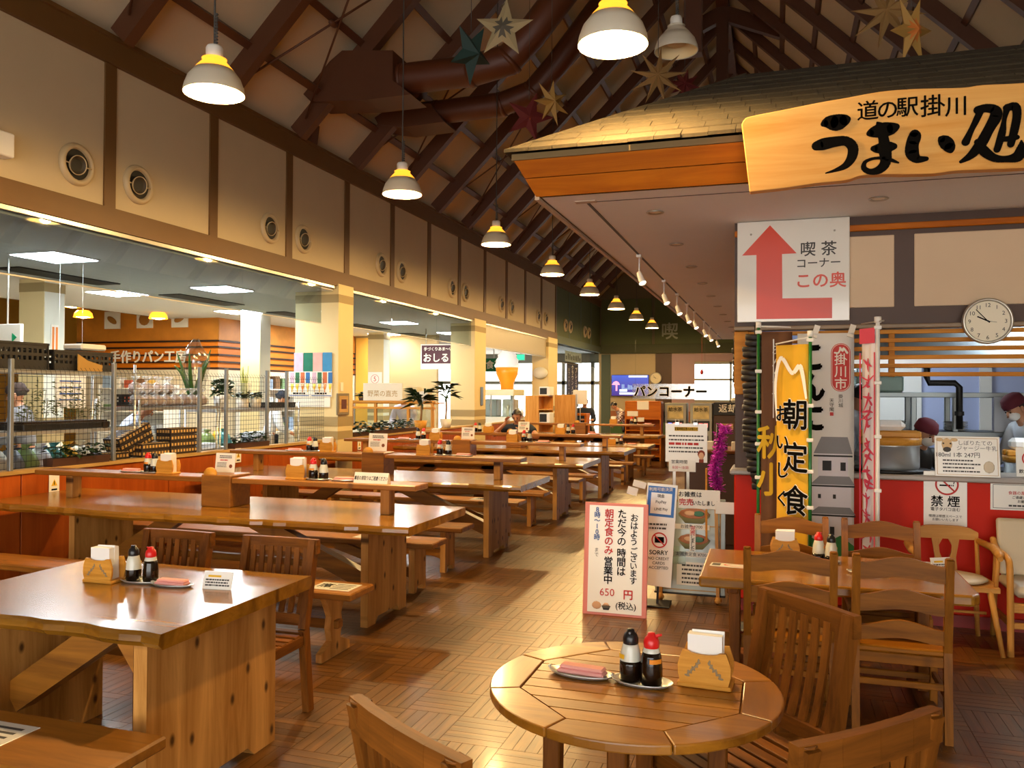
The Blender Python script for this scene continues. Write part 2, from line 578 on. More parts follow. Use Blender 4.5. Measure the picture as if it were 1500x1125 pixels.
# ---------------------------------------------------------------- structure: floor
def make_floor():
    mb = MB()
    mb.box(-6.15, -4, -.25, 4.6, 29.9, -.006)
    fl = struct('floor', mb, M['floor_bed'])
    S, g, h = .30, .0012, .006
    w = S / 5
    px_ = MB(); px_.box(-S / 2 + g, -w / 2 + g, -h, S / 2 - g, w / 2 - g, 0)
    py_ = MB(); py_.box(-w / 2 + g, -S / 2 + g, -h, w / 2 - g, S / 2 - g, 0)
    sx = px_.build('parquet_strip', M['floor_x'], fl)
    sy = py_.build('parquet_strip', M['floor_y'], fl)
    rest_x, rest_y, near = MB(), MB(), []
    rx, ry, fx, fy = [], [], [], []
    T = Vector((0.30393, 0.95262, 0))
    inv = cam.matrix_world.inverted()
    for i in range(-21, 16):
        for j in range(-4, 100):
            for k in range(5):
                if (i + j) % 2:
                    x, y, d = i * S + S / 2, j * S + (k + .5) * w, 'x'
                else:
                    x, y, d = i * S + (k + .5) * w, j * S + S / 2, 'y'
                if x < -6.1 or x > 4.4: continue
                p = inv @ Vector((x, y, 0))
                vis = p.z < -.5 and abs(p.x / p.z) < .60 and abs(p.y / p.z) < .455
                hid = (-.75 < x < .1 and 2.1 < y < 3.2) or x < -2.2 and y < 4 or (x > -.2 and y < 2.6) or (x < -2.7)
                near.append((-p.z if vis and not hid else 1e3 + y, x, y, d))
    near.sort()
    used = 0
    for z, x, y, d in near[:300]:
        src = sx if d == 'x' else sy
        piece(src, fl, (x, y, 0))
    bpy.data.objects.remove(sx); bpy.data.objects.remove(sy)
    for z, x, y, d in near[300:]:
        m = rest_x if d == 'x' else rest_y
        a, b = (S / 2 - g, w / 2 - g) if d == 'x' else (w / 2 - g, S / 2 - g)
        o = len(m.v)
        m.v += [(x - a, y - b, -h), (x + a, y - b, -h), (x + a, y + b, -h), (x - a, y + b, -h), (x - a, y - b, 0), (x + a, y - b, 0), (x + a, y + b, 0), (x - a, y + b, 0)]
        for f in ((4, 5, 6, 7), (0, 1, 5, 4), (1, 2, 6, 5), (2, 3, 7, 6), (3, 0, 4, 7)):
            m.f.append(tuple(q + o for q in f)); m.mi.append(0); m.sm.append(False)
    a = rest_x.build('parquet_field', M['floor_x'], fl, fix=False); tag(a, kind='stuff')
    b = rest_y.build('parquet_field', M['floor_y'], fl, fix=False); tag(b, kind='stuff')


make_floor()
mb = MB(); mb.box(-18, -4, -.25, -6.15, 30, 0)
struct('floor_market', mb, M['tilefloor'])

# ---------------------------------------------------------------- left wall, upper part
XW = -6.15
POSTS = [3.32, 4.86] + [6.40 + 1.541 * k for k in range(12)]
mb = MB(); mb.box(XW - .22, -4, 3.2, XW - .04, 29.9, 5.0)
wl = struct('wall_left', mb, M['post'])
pm = MB(); pm.box(-.03, -.70, -.69, .035, .70, .69)
ps = None
ys = [1.78, 3.32, 4.86] + [6.40 + 1.541 * k for k in range(12)]
for i, (a, b) in enumerate(zip(ys, ys[1:])):
    pm = MB(); pm.bbox(-.03, a + .07, 3.39, .02, b - .07, 4.77, .004)
    pm.build('wall_panel', M['cream'], wl, (XW, 0, 0))
for y in ys:
    pm = MB(); pm.box(-.03, y - .07, 3.38, .035, y + .07, 4.78); pm.build('post', M['post'], wl, (XW, 0, 0))
pm = MB(); pm.box(-.04, 0, 3.17, .05, 23.45, 3.385); pm.build('lower_rail', M['post'], wl, (XW, 0, 0))
pm = MB(); pm.box(-.04, 0, 4.77, .06, 29.8, 5.0); pm.box(-.2, 0, 5.0, .09, 29.8, 5.04); pm.build('wall_plate', M['post'], wl, (XW, 0, 0))
pm = MB(); pm.box(-.05, 0, 3.13, .03, 23.45, 3.168); pm.build('screen_rail', M['alu'], wl, (XW, 0, 0))
g0 = 23.45
for i in range(4):
    pm = MB(); pm.bbox(-.03, g0 + .06 + i * 1.58, 3.32, .02, g0 + 1.54 + i * 1.58, 4.77, .004); pm.build('wall_panel', M['wall_green'], wl, (XW, 0, 0))
    pm = MB(); pm.box(-.03, g0 + i * 1.58 - .04, 3.3, .03, g0 + .04 + i * 1.58, 4.78); pm.build('post', M['wall_teal'], wl, (XW, 0, 0))
pm = MB(); pm.box(-.04, g0, 3.1, .05, 29.8, 3.32); pm.build('lower_rail', M['wall_teal'], wl, (XW, 0, 0))

# round air nozzles
VY = [6.0, 6.77, 9.05, 9.83, 12.16, 12.92, 15.23, 15.97, 18.32, 19.10, 21.47, 22.25, 24.5, 25.13, 27.2, 27.8]
def make_nozzle(y, label):
    t = thing('air_nozzle', label, 'air vent', (XW + .02, y, 3.695), 0, 'round air nozzles along the upper left wall')
    R = Matrix.Rotation(PI / 2, 4, 'Y')
    m = MB(); m.xf = R
    m.lathe([(.195, .0), (.197, .014), (.186, .036), (.170, .046), (.152, .044), (.143, .03), (.138, .006)], 28)
    m.build('flange', mat_vent, t)
    m = MB(); m.xf = R; m.lathe([(.142, .012), (.10, .008), (0, .006)], 24); m.build('throat', M['black'], t)
    J = Matrix.Translation((.034, -.012, -.01)) @ Matrix.Rotation(PI / 2 + .2, 4, 'Y') @ Matrix.Rotation(.1, 4, 'X')
    m = MB(); m.xf = J
    m.lathe([(.076, -.012), (.083, .012), (.089, .014), (.090, .006), (.082, -.014)], 26)
    m.build('jet_ring', mat_vent, t)
    m = MB(); m.xf = J
    m.lathe([(.082, .008), (.070, -.004), (.056, -.010)], 24); m.build('jet_cone', mat_vent_d, t)
    m = MB(); m.xf = J; m.lathe([(.060, -.0105), (0, -.012)], 20); m.build('jet_opening', M['black'], t)
    for s in (-1, 1):
        m = MB(); m.tube([(.036, s * .09 - .012, -.01), (.036, s * .148, -.01)], .006, 6); m.build('pivot_pin', mat_vent, t)
    return t
mat_vent = mat('vent_beige_metal', '#bda984', .45)
mat_vent_d = mat('vent_inner_ring', '#3e3424', .6)
_v0 = None
for i, y in enumerate(VY):
    lab = '%s round air nozzle of the %s pair on the %s upper wall' % (('nearer', 'farther')[i % 2], ORD[i // 2], 'cream' if i < 12 else 'green')
    if _v0 is None: _v0 = make_nozzle(y, lab)
    else: dup(_v0, (XW + .02, y, 3.695), 0, lab)

# columns with painted stripes
def column(nm, x0, x1, y0, y1, top, base='cream2', side=None, bands=True):
    m = MB(); m.box(x0, y0, 0, x1, y1, top)
    c = struct(nm, m, M[base])
    if side:
        m = MB(); m.box(x1, y0 + .01, 0, x1 + .004, y1 - .01, top); m.build('side_face', M[side], c)
    if bands:
        for k, (za, zb) in enumerate(((2.93, 3.05), (1.12, 1.26), (.93, 1.05))):
            m = MB(); m.box(x0 - .003, y0 - .003, za, x1 + .003 + (.004 if side else 0), y1 + .003, zb); m.build('stripe', M['stripe'], c)
    return c
column('column_left_near', -6.80, -6.08, 10.72, 11.16, 3.2)
column('column_left_middle', -6.63, -6.08, 16.45, 17.15, 3.2)
column('column_left_far', -6.56, -6.08, 22.4, 23.4, 3.2)
for nm, y0 in (('column_market_near', 8.51), ('column_market_middle', 13.31), ('column_market_far', 18.42)):
    column(nm, -9.62, -9.2, y0, y0 + .34, 3.1, 'cream2', 'whitecol', bands=(nm != 'column_market_middle'))

# low partition with veneer panels and pale sill
mb = MB(); mb.box(XW - .05, 0, 0, XW + .02, 23.4, .91)
pw = struct('wall_partition', mb, M['panelwood'])
yj = [0, 1.8, 3.6, 5.45, 7.25, 9.05, 10.7, 11.2, 13.0, 14.8, 16.4, 17.2, 19, 20.8, 22.4]
for a, b in zip(yj, yj[1:]):
    m = MB(); m.bbox(.02, a + .006, .02, .035, b - .006, .905, .003); m.build('veneer_panel', M['panelwood'], pw, (XW, 0, 0))
m = MB(); m.box(-.09, 0, .91, .05, 10.7, .94); m.box(-.09, 11.18, .91, .05, 16.43, .94); m.box(-.09, 17.17, .91, .05, 22.38, .94)
m.build('sill', M['sill'], pw, (XW, 0, 0))

# hanging smoke screens of glass under the beam
def screen(nm, joints, z0, z1, m_):
    sc = thing(nm, {'smoke_screen': 'clear hanging glass smoke screen under the beam'}.get(nm, nm), 'glass screen', (XW, 0, 0))
    return sc
for i, (lab, joints, z0) in enumerate((
        ('clear glass smoke screen hanging over the wire mesh of the first bay', [2.5, 4.86, 6.70, 8.53, 10.35], 2.60),
        ('clear glass smoke screen hanging over the planter trough in the second bay', [11.2, 12.61, 14.54, 16.40], 2.62),
        ('clear glass smoke screen hanging over the far green end of the left wall', [23.5, 25.5, 27.5, 29.6], 2.55))):
    sc = thing('smoke_screen', lab, 'glass screen', (XW, 0, 0), 0, 'glass smoke screens under the left beam')
    for a, b in zip(joints, joints[1:]):
        m = MB(); m.box(-.004, a + .004, z0, .004, b - .004, 3.16); m.build('pane', M['glass'], sc)
    m = MB(); m.box(-.007, joints[0], z0 - .012, .007, joints[-1], z0); m.build('edge_strip', M['alu'], sc)
# the third bay has an opaque drop screen
sc = thing('drop_screen', 'opaque beige drop screen under the beam above the soft ice cream model', 'screen', (XW, 0, 0))
m = MB(); m.box(-.02, 17.17, 2.66, .0, 22.4, 3.14); m.build('screen_sheet', mat('drop_screen_sheet', '#a79c82', .4), sc)
m = MB(); m.box(-.025, 17.17, 2.63, .008, 22.4, 2.66); m.build('edge_strip', M['alu'], sc)

# ---------------------------------------------------------------- roof: boards, rafters, purlins, tie rods
XR, ZR, PITCH = -1.1, 10.05, 1.0
mb = MB()
mb.add([(-6.35, -4, 4.97), (-6.35, 29.9, 4.97), (XR, 29.9, ZR + .17), (XR, -4, ZR + .17), (-6.35, -4, 5.09), (-6.35, 29.9, 5.09), (XR, 29.9, ZR + .3), (XR, -4, ZR + .3)],
       [(0, 1, 2, 3), (7, 6, 5, 4), (0, 4, 5, 1), (2, 6, 7, 3), (0, 3, 7, 4), (1, 5, 6, 2)])
roofL = struct('ceiling_left_slope', mb, M['roofboard'])
mb = MB()
mb.add([(XR, -4, ZR + .17), (XR, 29.9, ZR + .17), (4.4, 29.9, 4.75), (4.4, -4, 4.75), (XR, -4, ZR + .3), (XR, 29.9, ZR + .3), (4.4, 29.9, 4.88), (4.4, -4, 4.88)],
       [(0, 1, 2, 3), (7, 6, 5, 4), (0, 4, 5, 1), (2, 6, 7, 3), (0, 3, 7, 4), (1, 5, 6, 2)])
roofR = struct('ceiling_right_slope', mb, M['roofboard'])
Lp = Vector((XR + 6.15, 0, ZR - 5.0)).normalized()
def onL(s, y, off=0):   # distance s up the left slope from the wall plate
    n = Vector((Lp.z, 0, -Lp.x))
    p = Vector((-6.15, y, 5.0)) + Lp * s + n * off
    return (p.x, y, p.z)
LEN = (ZR - 5.0) / Lp.z
RAFT = [3.32 + 1.541 * k for k in range(-2, 17)]
for k, y in enumerate(RAFT):
    m = MB(); m.bar(onL(.12, y, .10), onL(LEN, y, .10), .13, .22, (0.7, 0, -0.7)); m.build('rafter', M['beam'], roofL)
for k in range(1, 9):
    s = k * .82 - .1
    m = MB(); m.bar(onL(s, -4, -.0), onL(s, 29.8, -.0), .09, .10, (.7, 0, -.7)); m.build('purlin', M['beam'], roofL)
for k in range(0, 16, 2):
    y = RAFT[k + 1]
    m = MB(); m.tube([onL(.35, y + .1, .1), onL(2.9, y + 1.45, .1)], .014, 6); m.tube([onL(2.9, y + .1, .1), onL(.35, y + 1.45, .1)], .014, 6)
    m.sphere(onL(1.5, y + .72, .1), .04, 8, 5, 1, 2.2, 1); m.build('tie_rod', M['beam'], roofL)
# slender struts from the rafter feet
for k in range(6, 18, 2):
    y = RAFT[k] + .5
    m = MB(); m.bar((-6.12, y, 5.04), (-6.0, y, 5.9), .12, .16); m.build('knee_brace', M['beam'], roofL)
Rp = Vector((4.4 - XR, 0, 4.75 - ZR - .17)).normalized()
def onR(s, y, off=0):
    n = Vector((Rp.z, 0, -Rp.x))
    p = Vector((XR, y, ZR + .05)) + Rp * s + n * off
    return (p.x, y, p.z)
for k, y in enumerate(RAFT):
    m = MB(); m.bar(onR(0, y, .02), onR(7.5, y, .02), .12, .2, (-.7, 0, -.7)); m.build('rafter', M['beam'], roofR)
for k in range(1, 9):
    m = MB(); m.bar(onR(k * .82, -4, -.08), onR(k * .82, 29.8, -.08), .09, .10, (-.7, 0, -.7)); m.build('purlin', M['beam'], roofR)
m = MB(); m.box(XR - .12, -4, ZR - .25, XR + .12, 29.8, ZR + .1); m.build('ridge_beam', M['beam'], roofR)
# king post trusses
for y in (11.6, 18.0, 24.2):
    tr = thing('roof_truss', 'dark brown king post roof truss, %s from the camera' % ('nearest' if y < 12 else ORD[int((y - 5) / 6) - 1]), 'truss', (XR, y, 0), 0, 'king post trusses under the ridge')
    m = MB(); m.box(-.12, -.1, 6.3, .12, .1, ZR - .2); m.build('king_post', M['beam'], tr)
    for s in (-1, 1):
        m = MB(); m.bar((0, 0, ZR - .35), (s * 3.1, 0, ZR - 1.75), .16, .3); m.build('strut', M['beam'], tr)

# gable wall at the far end
mb = MB()
mb.prism([(-6.35, 3.1), (4.5, 3.1), (4.5, 5.0), (XR, ZR + .2), (-6.35, 5.0)], 29.86, 30.1, 'y')
fw = struct('wall_far', mb, mat('gable_board', '#6c6048', .8))
m = MB(); m.bbox(-6.1, 29.80, 3.40, -4.25, 29.86, 5.05); m.build('green_panel', M['wall_green'], fw)
for a, b in ((-4.15, -2.2), (-2.1, -.2), (-.1, 2)):
    m = MB(); m.bbox(a, 29.80, 3.40, b, 29.86, 5.05); m.build('green_panel', M['wall_green'], fw)
m = MB(); m.box(-6.15, 29.78, 3.08, 4.4, 29.88, 3.40); m.build('green_rail', mat('dark_green_rail', '#474a2c', .7), fw)
text(fw, 'lettering', '喫', .62, (-3.62, 29.79, 3.82), mat('pale_green_letter', '#a9ac92', .7), bold=.03)
text(fw, 'lettering', '茶', .62, (-2.22, 29.79, 3.82), bpy.data.materials['pale_green_letter'], bold=.03)
# lower far wall: painted panels round a window
mb = MB(); mb.box(-6.2, 29.9, 0, -3.42, 30.1, 3.1); mb.box(-3.42, 29.9, 0, -2.85, 30.1, 3.1); mb.box(-2.85, 29.9, 0, -.2, 30.1, 1.35); mb.box(-2.85, 29.9, 2.75, 2.5, 30.1, 3.1); mb.box(-.2, 29.9, 0, 2.5, 30.1, 3.1)
lw = struct('wall_far_lower', mb, M['cream'])
for nm, a, b, z0, z1, mm in (('cream_panel', -5.75, -4.15, 1.0, 3.05, 'cream'), ('brown_pilaster', -4.13, -3.55, .6, 3.07, 'dark_trim'), ('lilac_panel', -3.55, -2.75, 1.0, 3.05, 'lilac'),
                             ('lilac_panel', -2.75, 2.4, 2.78, 3.05, 'lilac'), ('salmon_band', -5.75, -2.9, .62, 1.0, 'salmon'), ('green_dado', -5.75, -2.9, .05, .62, 'green_low'), ('teal_panel', -6.1, -5.77, .05, 3.05, 'wall_teal'), ('teal_panel', -2.75, -.2, .05, 1.3, 'wall_teal')):
    m = MB(); m.box(a, 29.86, z0, b, 29.9, z1); m.build(nm, M[mm], lw)
wn = MB()
for x in (-2.84, -1.55, -.25): wn.box(x, 29.88, 1.35, x + .07, 30.0, 2.75)
for z in (1.35, 2.1, 2.68): wn.box(-2.84, 29.88, z, -.18, 30.0, z + .07)
w1 = struct('window_1', wn, mat('window_frame_grey', '#a5a7a2', .5))
m = MB(); m.box(-2.8, 29.93, 1.4, -.22, 29.94, 2.72); m.build('pane', M['clear'], w1)

# ---------------------------------------------------------------- market hall behind the partition
mb = MB(); mb.box(-11.8, -4, 3.1, -6.37, 30, 3.3); mb.box(-6.37, -4, 3.1, -6.17, 23.4, 3.2)
cm = struct('ceiling_market', mb, mat('market_ceiling', '#cfcfca', .8))
m = MB()
for y in (4.6, 7.6, 10.4, 13.2, 16.0, 18.8): m.box(-9.0, y, 3.085, -8.6, y + 1.6, 3.101)
m.build('air_slot', M['black'], cm)
mb = MB(); mb.box(-18, -4, 4.2, -11.8, 30, 4.4); mb.box(-11.85, -4, 3.1, -11.78, 30, 4.2)
struct('ceiling_bakery', mb, mat('bakery_ceiling', '#6a4d28', .8))
mb = MB(); mb.box(-18.2, -4, 0, -18, 30, 4.3)
wmk = struct('wall_market', mb, M['yel_wall'])
# market end wall with glazed front
mb = MB()
mb.box(-18, 29.9, 0, -6.2, 30.1, .1); mb.box(-18, 29.9, 2.75, -6.2, 30.1, 4.3)
for x in (-18, -11.6, -9.6, -7.6, -6.5): mb.box(x, 29.9, 0, x + .12, 30.1, 2.8)
mb.box(-18, 29.9, 1.95, -6.2, 30.05, 2.08)
struct('wall_market_end', mb, mat('glazing_frame', '#8e928c', .5))
# orange bakery walls with dark stripes
bw = MB(); bw.box(-14.2, 14.0, 0, -10.65, 14.15, 4.2); bw.box(-10.8, 14.15, 0, -10.65, 24.0, 3.1)
bk = struct('wall_bakery', bw, M['bread_or'])
lowm = mat('bakery_low_cream', '#ddd0b4', .6)
m = MB(); m.box(-14.2, 13.98, 0, -10.64, 14.0, 2.06); m.box(-10.65, 14.0, 0, -10.63, 24, 2.06); m.build('low_panel', lowm, bk)
m = MB(); m.box(-14.2, 13.98, 2.66, -10.64, 14.0, 3.5); m.box(-10.65, 14.0, 2.66, -10.63, 24, 3.1)
mbn = mat('bread_print', '#c47c26', .5, noise=.55, nscale=2.2); m.build('bread_print', mbn, bk)
for z in (2.62, 2.50, 2.34, 2.20, 2.07):
    m = MB(); m.box(-14.2, 13.965, z, -10.63, 13.98, z + .035); m.box(-10.63, 13.98, z, -10.615, 24, z + .035); m.build('dark_stripe', mat('bakery_stripe', '#2e1408', .5) if z == 2.62 else bpy.data.materials['bakery_stripe'], bk)
for i, u in enumerate((-13.45, -12.62, -11.75)):
    pf = MB(); pf.box(u, 13.955, 2.92, u + .40, 13.975, 3.28)
    p = pf.build('bread_picture', M['paper'], bk)
    m = MB(); m.xf = Matrix.Translation((u + .2, 13.95, 3.1)) @ Matrix.Rotation((.5, 0, -.4)[i], 4, 'Y'); m.sphere((0, 0, 0), .14, 12, 6, 1, .08, (.45, .9, .5)[i]); m.build('bread_roll', mat('printed_bread', '#a9742c', .6) if i == 0 else bpy.data.materials['printed_bread'], p)
text(bk, 'lettering', '手作りパン工房', .275, (-12.33, 13.95, 2.31), M['paper'], (PI / 2, 0, 0), bold=.03, depth=.008)
# yellow return wall with a map on it, and other plain market walls
mb = MB(); mb.box(-18, 16.5, 0, -14.2, 16.7, 4.2)
yw = struct('wall_bakery_left', mb, M['yel_wall'])
m = MB(); m.prism([(-16.55, 2.95), (-16.3, 3.2), (-16.1, 3.1), (-15.9, 3.0), (-15.55, 3.05), (-15.6, 2.8), (-15.85, 2.6), (-16.2, 2.65)], 16.47, 16.5, 'y'); m.build('map_outline', mat('map_ochre', '#b98526', .7), yw)
m = MB(); m.box(-18, 16.46, 2.18, -14.2, 16.5, 2.34); m.build('stripe', M['stripe'], yw)
mb = MB(); mb.box(-10.8, 24, 0, -6.9, 24.15, 3.1)
mb2 = MB(); mb2.box(-10.6, 19.6, 0, -8.28, 19.75, 3.1)
rw = struct('wall_register', mb2, mat('register_wall_tan', '#a98f62', .75))
m = MB(); m.box(-10.58, 19.58, .0, -9.9, 19.6, 3.05); m.build('yellow_panel', M['yel_wall'], rw)
# outer shell on the camera's side and the right
mb = MB(); mb.box(-6.4, -4.2, 0, -5.6, -4, 5); mb.box(4.0, -4.2, 0, 4.6, -4, 5); mb.box(-6.4, -4.2, 3.4, 4.6, -4, 10.5)
mb.box(-18.2, -4.2, 0, -6.4, -4, 4.3)
struct('wall_front', mb, M['cream'])
mb = MB(); mb.box(4.4, -4, 0, 4.6, 30, 5.0)
struct('wall_right', mb, M['cream'])

# ---------------------------------------------------------------- kiosk: soffit, hipped shingle roof, fascia
mb = MB(); mb.box(-1.485, 5.22, 2.91, 4.4, 20.0, 3.0)
so = struct('ceiling_kiosk', mb, M['soffit'])
m = MB(); m.box(-1.515, 5.22, 2.89, -1.485, 20.0, 3.02); m.build('edge_bead', M['soffit_edge'], so)
m = MB(); m.box(-1.225, 5.46, 2.906, -1.205, 20.0, 2.912); m.build('track_slot', M['black'], so)
m = MB(); m.box(-1.29, 5.40, 2.902, -1.15, 5.46, 2.912); m.build('slot_cap', M['soffit_edge'], so)
m = MB(); m.box(-1.15, 5.452, 2.907, 4.4, 5.46, 2.912); m.build('joint_line', M['greyink'], so)
def fascia(z0, z1):
    k0, k1 = (z0 - 2.91) / .22, (z1 - 2.91) / .22
    m = MB()
    P = lambda k, z, d: [(-1.505 - .12 * k + d, 5.22 - .12 * k + d, z), (4.4, 5.22 - .12 * k + d, z), (-1.505 - .12 * k + d, 20, z)]
    a, b, c, d = P(k0, z0, 0), P(k1, z1, 0), P(k0, z0, .03), P(k1, z1, .03)
    m.add([a[0], a[1], b[1], b[0], c[0], c[1], d[1], d[0]], [(0, 1, 2, 3), (7, 6, 5, 4), (0, 4, 5, 1), (3, 2, 6, 7), (1, 5, 6, 2), (0, 3, 7, 4)])
    m.add([a[0], a[2], b[2], b[0], c[0], c[2], d[2], d[0]], [(0, 1, 2, 3), (7, 6, 5, 4), (0, 4, 5, 1), (3, 2, 6, 7), (1, 5, 6, 2), (0, 3, 7, 4)])
    m.build('fascia_board', M['orange_wood'], so)
fascia(2.91, 3.018); fascia(3.023, 3.125)
m = MB(); m.box(-1.635, 5.09, 3.126, 4.4, 5.15, 3.165); m.box(-1.635, 5.15, 3.126, -1.575, 20, 3.165); m.build('eave_batten', mat('eave_batten', '#7a6238', .7), so)
rr = random.Random(3)
SL = .60
def course(k, t0, t1):
    """one row of shingles: individual butt ends, slightly uneven, along front and left slope"""
    m = MB()
    z0, z1 = 3.165 + SL * t0, 3.165 + SL * t1
    x = -1.67 + t0
    while x < 4.4:
        w = .16
        e = rr.uniform(-.008, .008)
        xa = x if x > -1.67 + t0 + .01 else x
        m.add([(xa, 5.04 + t0 + e, z0), (x + w - .003, 5.04 + t0 + e, z0), (x + w - .003, 5.04 + t1 + .03, z1 + .018), (xa if x > -1.67 + t1 else min(-1.67 + t1 + .03, x + w), 5.04 + t1 + .03, z1 + .018),
               (xa, 5.04 + t0 + e, z0 + .022), (x + w - .003, 5.04 + t0 + e, z0 + .022), (x + w - .003, 5.04 + t1 + .03, z1 + .03), (xa if x > -1.67 + t1 else min(-1.67 + t1 + .03, x + w), 5.04 + t1 + .03, z1 + .03)],
              [(0, 1, 2, 3), (7, 6, 5, 4), (0, 4, 5, 1), (1, 5, 6, 2), (2, 6, 7, 3), (3, 7, 4, 0)])
        x += w
    o = m.build('shingle_course', M['shingle'], so)
    m = MB()
    m.add([(-1.67 + t0, 5.04 + t0, z0), (-1.67 + t0, 20, z0), (-1.67 + t1 + .03, 20, z1 + .018), (-1.67 + t1 + .03, 5.04 + t1, z1 + .018),
           (-1.67 + t0, 5.04 + t0, z0 + .022), (-1.67 + t0, 20, z0 + .022), (-1.67 + t1 + .03, 20, z1 + .03), (-1.67 + t1 + .03, 5.04 + t1, z1 + .03)],
          [(0, 1, 2, 3), (7, 6, 5, 4), (0, 4, 5, 1), (1, 5, 6, 2), (2, 6, 7, 3), (3, 7, 4, 0)])
    m.build('shingle_course', M['shingle'], so)
NC = 11
for k in range(NC):
    course(k, k * 1.42 / NC, (k + 1) * 1.42 / NC)
m = MB(); m.box(-.27, 6.44, 3.1, 4.4, 6.6, 4.0); m.box(-.27, 6.6, 3.05, -.17, 20, 4.0); m.build('ridge_wall', M['dark_trim'], so)

# ---------------------------------------------------------------- carved wooden sign over the kiosk
ys_ = 4.94
def trace_sign():
    t = thing('wooden_sign', 'large pale live-edge wooden sign with black brush lettering on the kiosk eave', 'sign', (0, ys_, 0))
    top = [(-0.194, 3.18), (-0.179, 3.206), (-0.142, 3.222), (0.045, 3.243), (0.227, 3.264), (0.37, 3.276), (0.545, 3.292), (0.715, 3.289), (0.948, 3.271), (1.045, 3.275), (1.237, 3.265), (1.544, 3.263), (1.839, 3.244)]
    bot = [(1.837, 2.817), (1.543, 2.82), (1.236, 2.816), (1.077, 2.821), (0.915, 2.826), (0.816, 2.819), (0.682, 2.825), (0.579, 2.833), (0.448, 2.835), (0.37, 2.815), (0.228, 2.81), (0.046, 2.795), (-0.148, 2.785)]
    poly = smooth_path(top, 4) + smooth_path(bot, 4)
    m = MB(); m.prism(poly, 0, .07, 'y')
    t_ = m.build('board', M['sign_wood'], t)
    md = t_.modifiers.new('b', 'BEVEL'); md.width = .006; md.segments = 2; md.limit_method = 'ANGLE'
    G = {
        'u': [[(0.249, 3.138, 0.0302), (0.278, 3.147, 0.0679), (0.317, 3.14, 0.0943), (0.352, 3.148, 0.0717), (0.374, 3.153, 0.0377)],
              [(0.213, 3.018, 0.0528), (0.249, 3.025, 0.0679), (0.306, 3.033, 0.0604), (0.367, 3.032, 0.0543), (0.402, 2.995, 0.0566), (0.398, 2.942, 0.0528), (0.367, 2.897, 0.0392), (0.314, 2.874, 0.0211), (0.262, 2.861, 0.0075)]],
        'ma': [[(0.486, 3.063, 0.0302), (0.51, 3.069, 0.0604), (0.552, 3.076, 0.083), (0.593, 3.08, 0.0717), (0.622, 3.088, 0.0377)],
               [(0.507, 2.978, 0.0302), (0.531, 2.976, 0.0528), (0.572, 2.98, 0.0679), (0.61, 2.981, 0.0377)],
               [(0.527, 3.12, 0.0106), (0.545, 3.088, 0.0528), (0.559, 3.027, 0.0528), (0.566, 2.966, 0.0642), (0.569, 2.898, 0.0566), (0.538, 2.859, 0.0468), (0.493, 2.851, 0.034), (0.46, 2.872, 0.0302), (0.465, 2.906, 0.0211), (0.503, 2.922, 0.0166), (0.545, 2.922, 0.0181), (0.59, 2.91, 0.0226), (0.633, 2.89, 0.0106)]],
        'i': [[(0.709, 3.047, 0.0302), (0.715, 3.028, 0.0642), (0.702, 2.984, 0.0664), (0.702, 2.936, 0.0694), (0.726, 2.902, 0.0453), (0.771, 2.9, 0.0257)],
              [(0.839, 3.005, 0.0226), (0.862, 2.985, 0.0679), (0.881, 2.958, 0.0642), (0.89, 2.935, 0.0302)]],
        'tokoro': [[(1.036, 3.145, 0.0377), (1.013, 3.089, 0.034), (0.987, 3.033, 0.0302), (0.961, 2.973, 0.0415)],
                   [(1.02, 3.139, 0.0453), (1.058, 3.146, 0.0453), (1.1, 3.131, 0.0528), (1.103, 3.095, 0.0604), (1.071, 3.032, 0.0528), (1.032, 2.956, 0.0566), (0.987, 2.901, 0.0415), (0.938, 2.87, 0.0181)],
                   [(1.019, 2.968, 0.0377), (1.048, 2.918, 0.0528), (1.097, 2.877, 0.0415), (1.154, 2.867, 0.0362), (1.205, 2.876, 0.0566), (1.22, 2.911, 0.0491), (1.222, 2.957, 0.0106)],
                   [(1.157, 3.14, 0.0377), (1.143, 3.076, 0.0226), (1.132, 3.005, 0.0377), (1.109, 2.92, 0.034)],
                   [(1.154, 3.137, 0.0377), (1.192, 3.14, 0.0453), (1.202, 3.1, 0.0415), (1.192, 3.028, 0.0415), (1.173, 2.943, 0.0362)],
                   [(1.129, 2.973, 0.0272), (1.167, 2.973, 0.0302), (1.202, 2.977, 0.0257)]],
    }
    k = 0
    for nm, st in G.items():
        for s_ in st:
            m = MB(); brush(m, s_, -.004 - .0006 * k); k += 1
            m.build('brush_stroke', M['ink'], t)
    for ch, (u, v) in zip('道の駅掛川', [(0.479, 3.193), (0.579, 3.19), (0.678, 3.195), (0.803, 3.187), (0.918, 3.175)]):
        text(t, 'small_character', ch, .115 if ch != '掛' else .125, (u, -.004, v - .01), M['ink'], (PI / 2, 0, 0), bold=.022)
trace_sign()

# ---------------------------------------------------------------- kiosk front wall, panels, lattice, counter
YK = 6.45
mb = MB(); mb.box(-.30, YK, 2.10, 4.4, YK + .12, 2.91); mb.box(-.30, YK + .06, 0, 4.4, YK + .14, 1.02)
kw = struct('wall_kiosk', mb, M['dark_trim'])
mb = MB(); mb.box(-.30, YK + .13, 0, -.18, 10.6, 2.91); struct('wall_kiosk_left', mb, M['dark_trim'])
for a, b in ((-.25, .80), (.93, 2.3), (2.42, 3.8)):
    m = MB(); m.bbox(a, YK - .012, 2.25, b, YK, 2.765, .004); m.build('plaster_panel', M['plaster'], kw)
m = MB(); m.bbox(-.3, YK - .035, 2.80, 4.4, YK, 2.845); m.build('orange_batten', M['orange_wood'], kw)
m = MB(); m.bbox(-.3, YK - .06, 2.095, 4.4, YK + .02, 2.125); m.build('lintel_edge', mat('lintel_edge', '#8a7458', .5), kw)
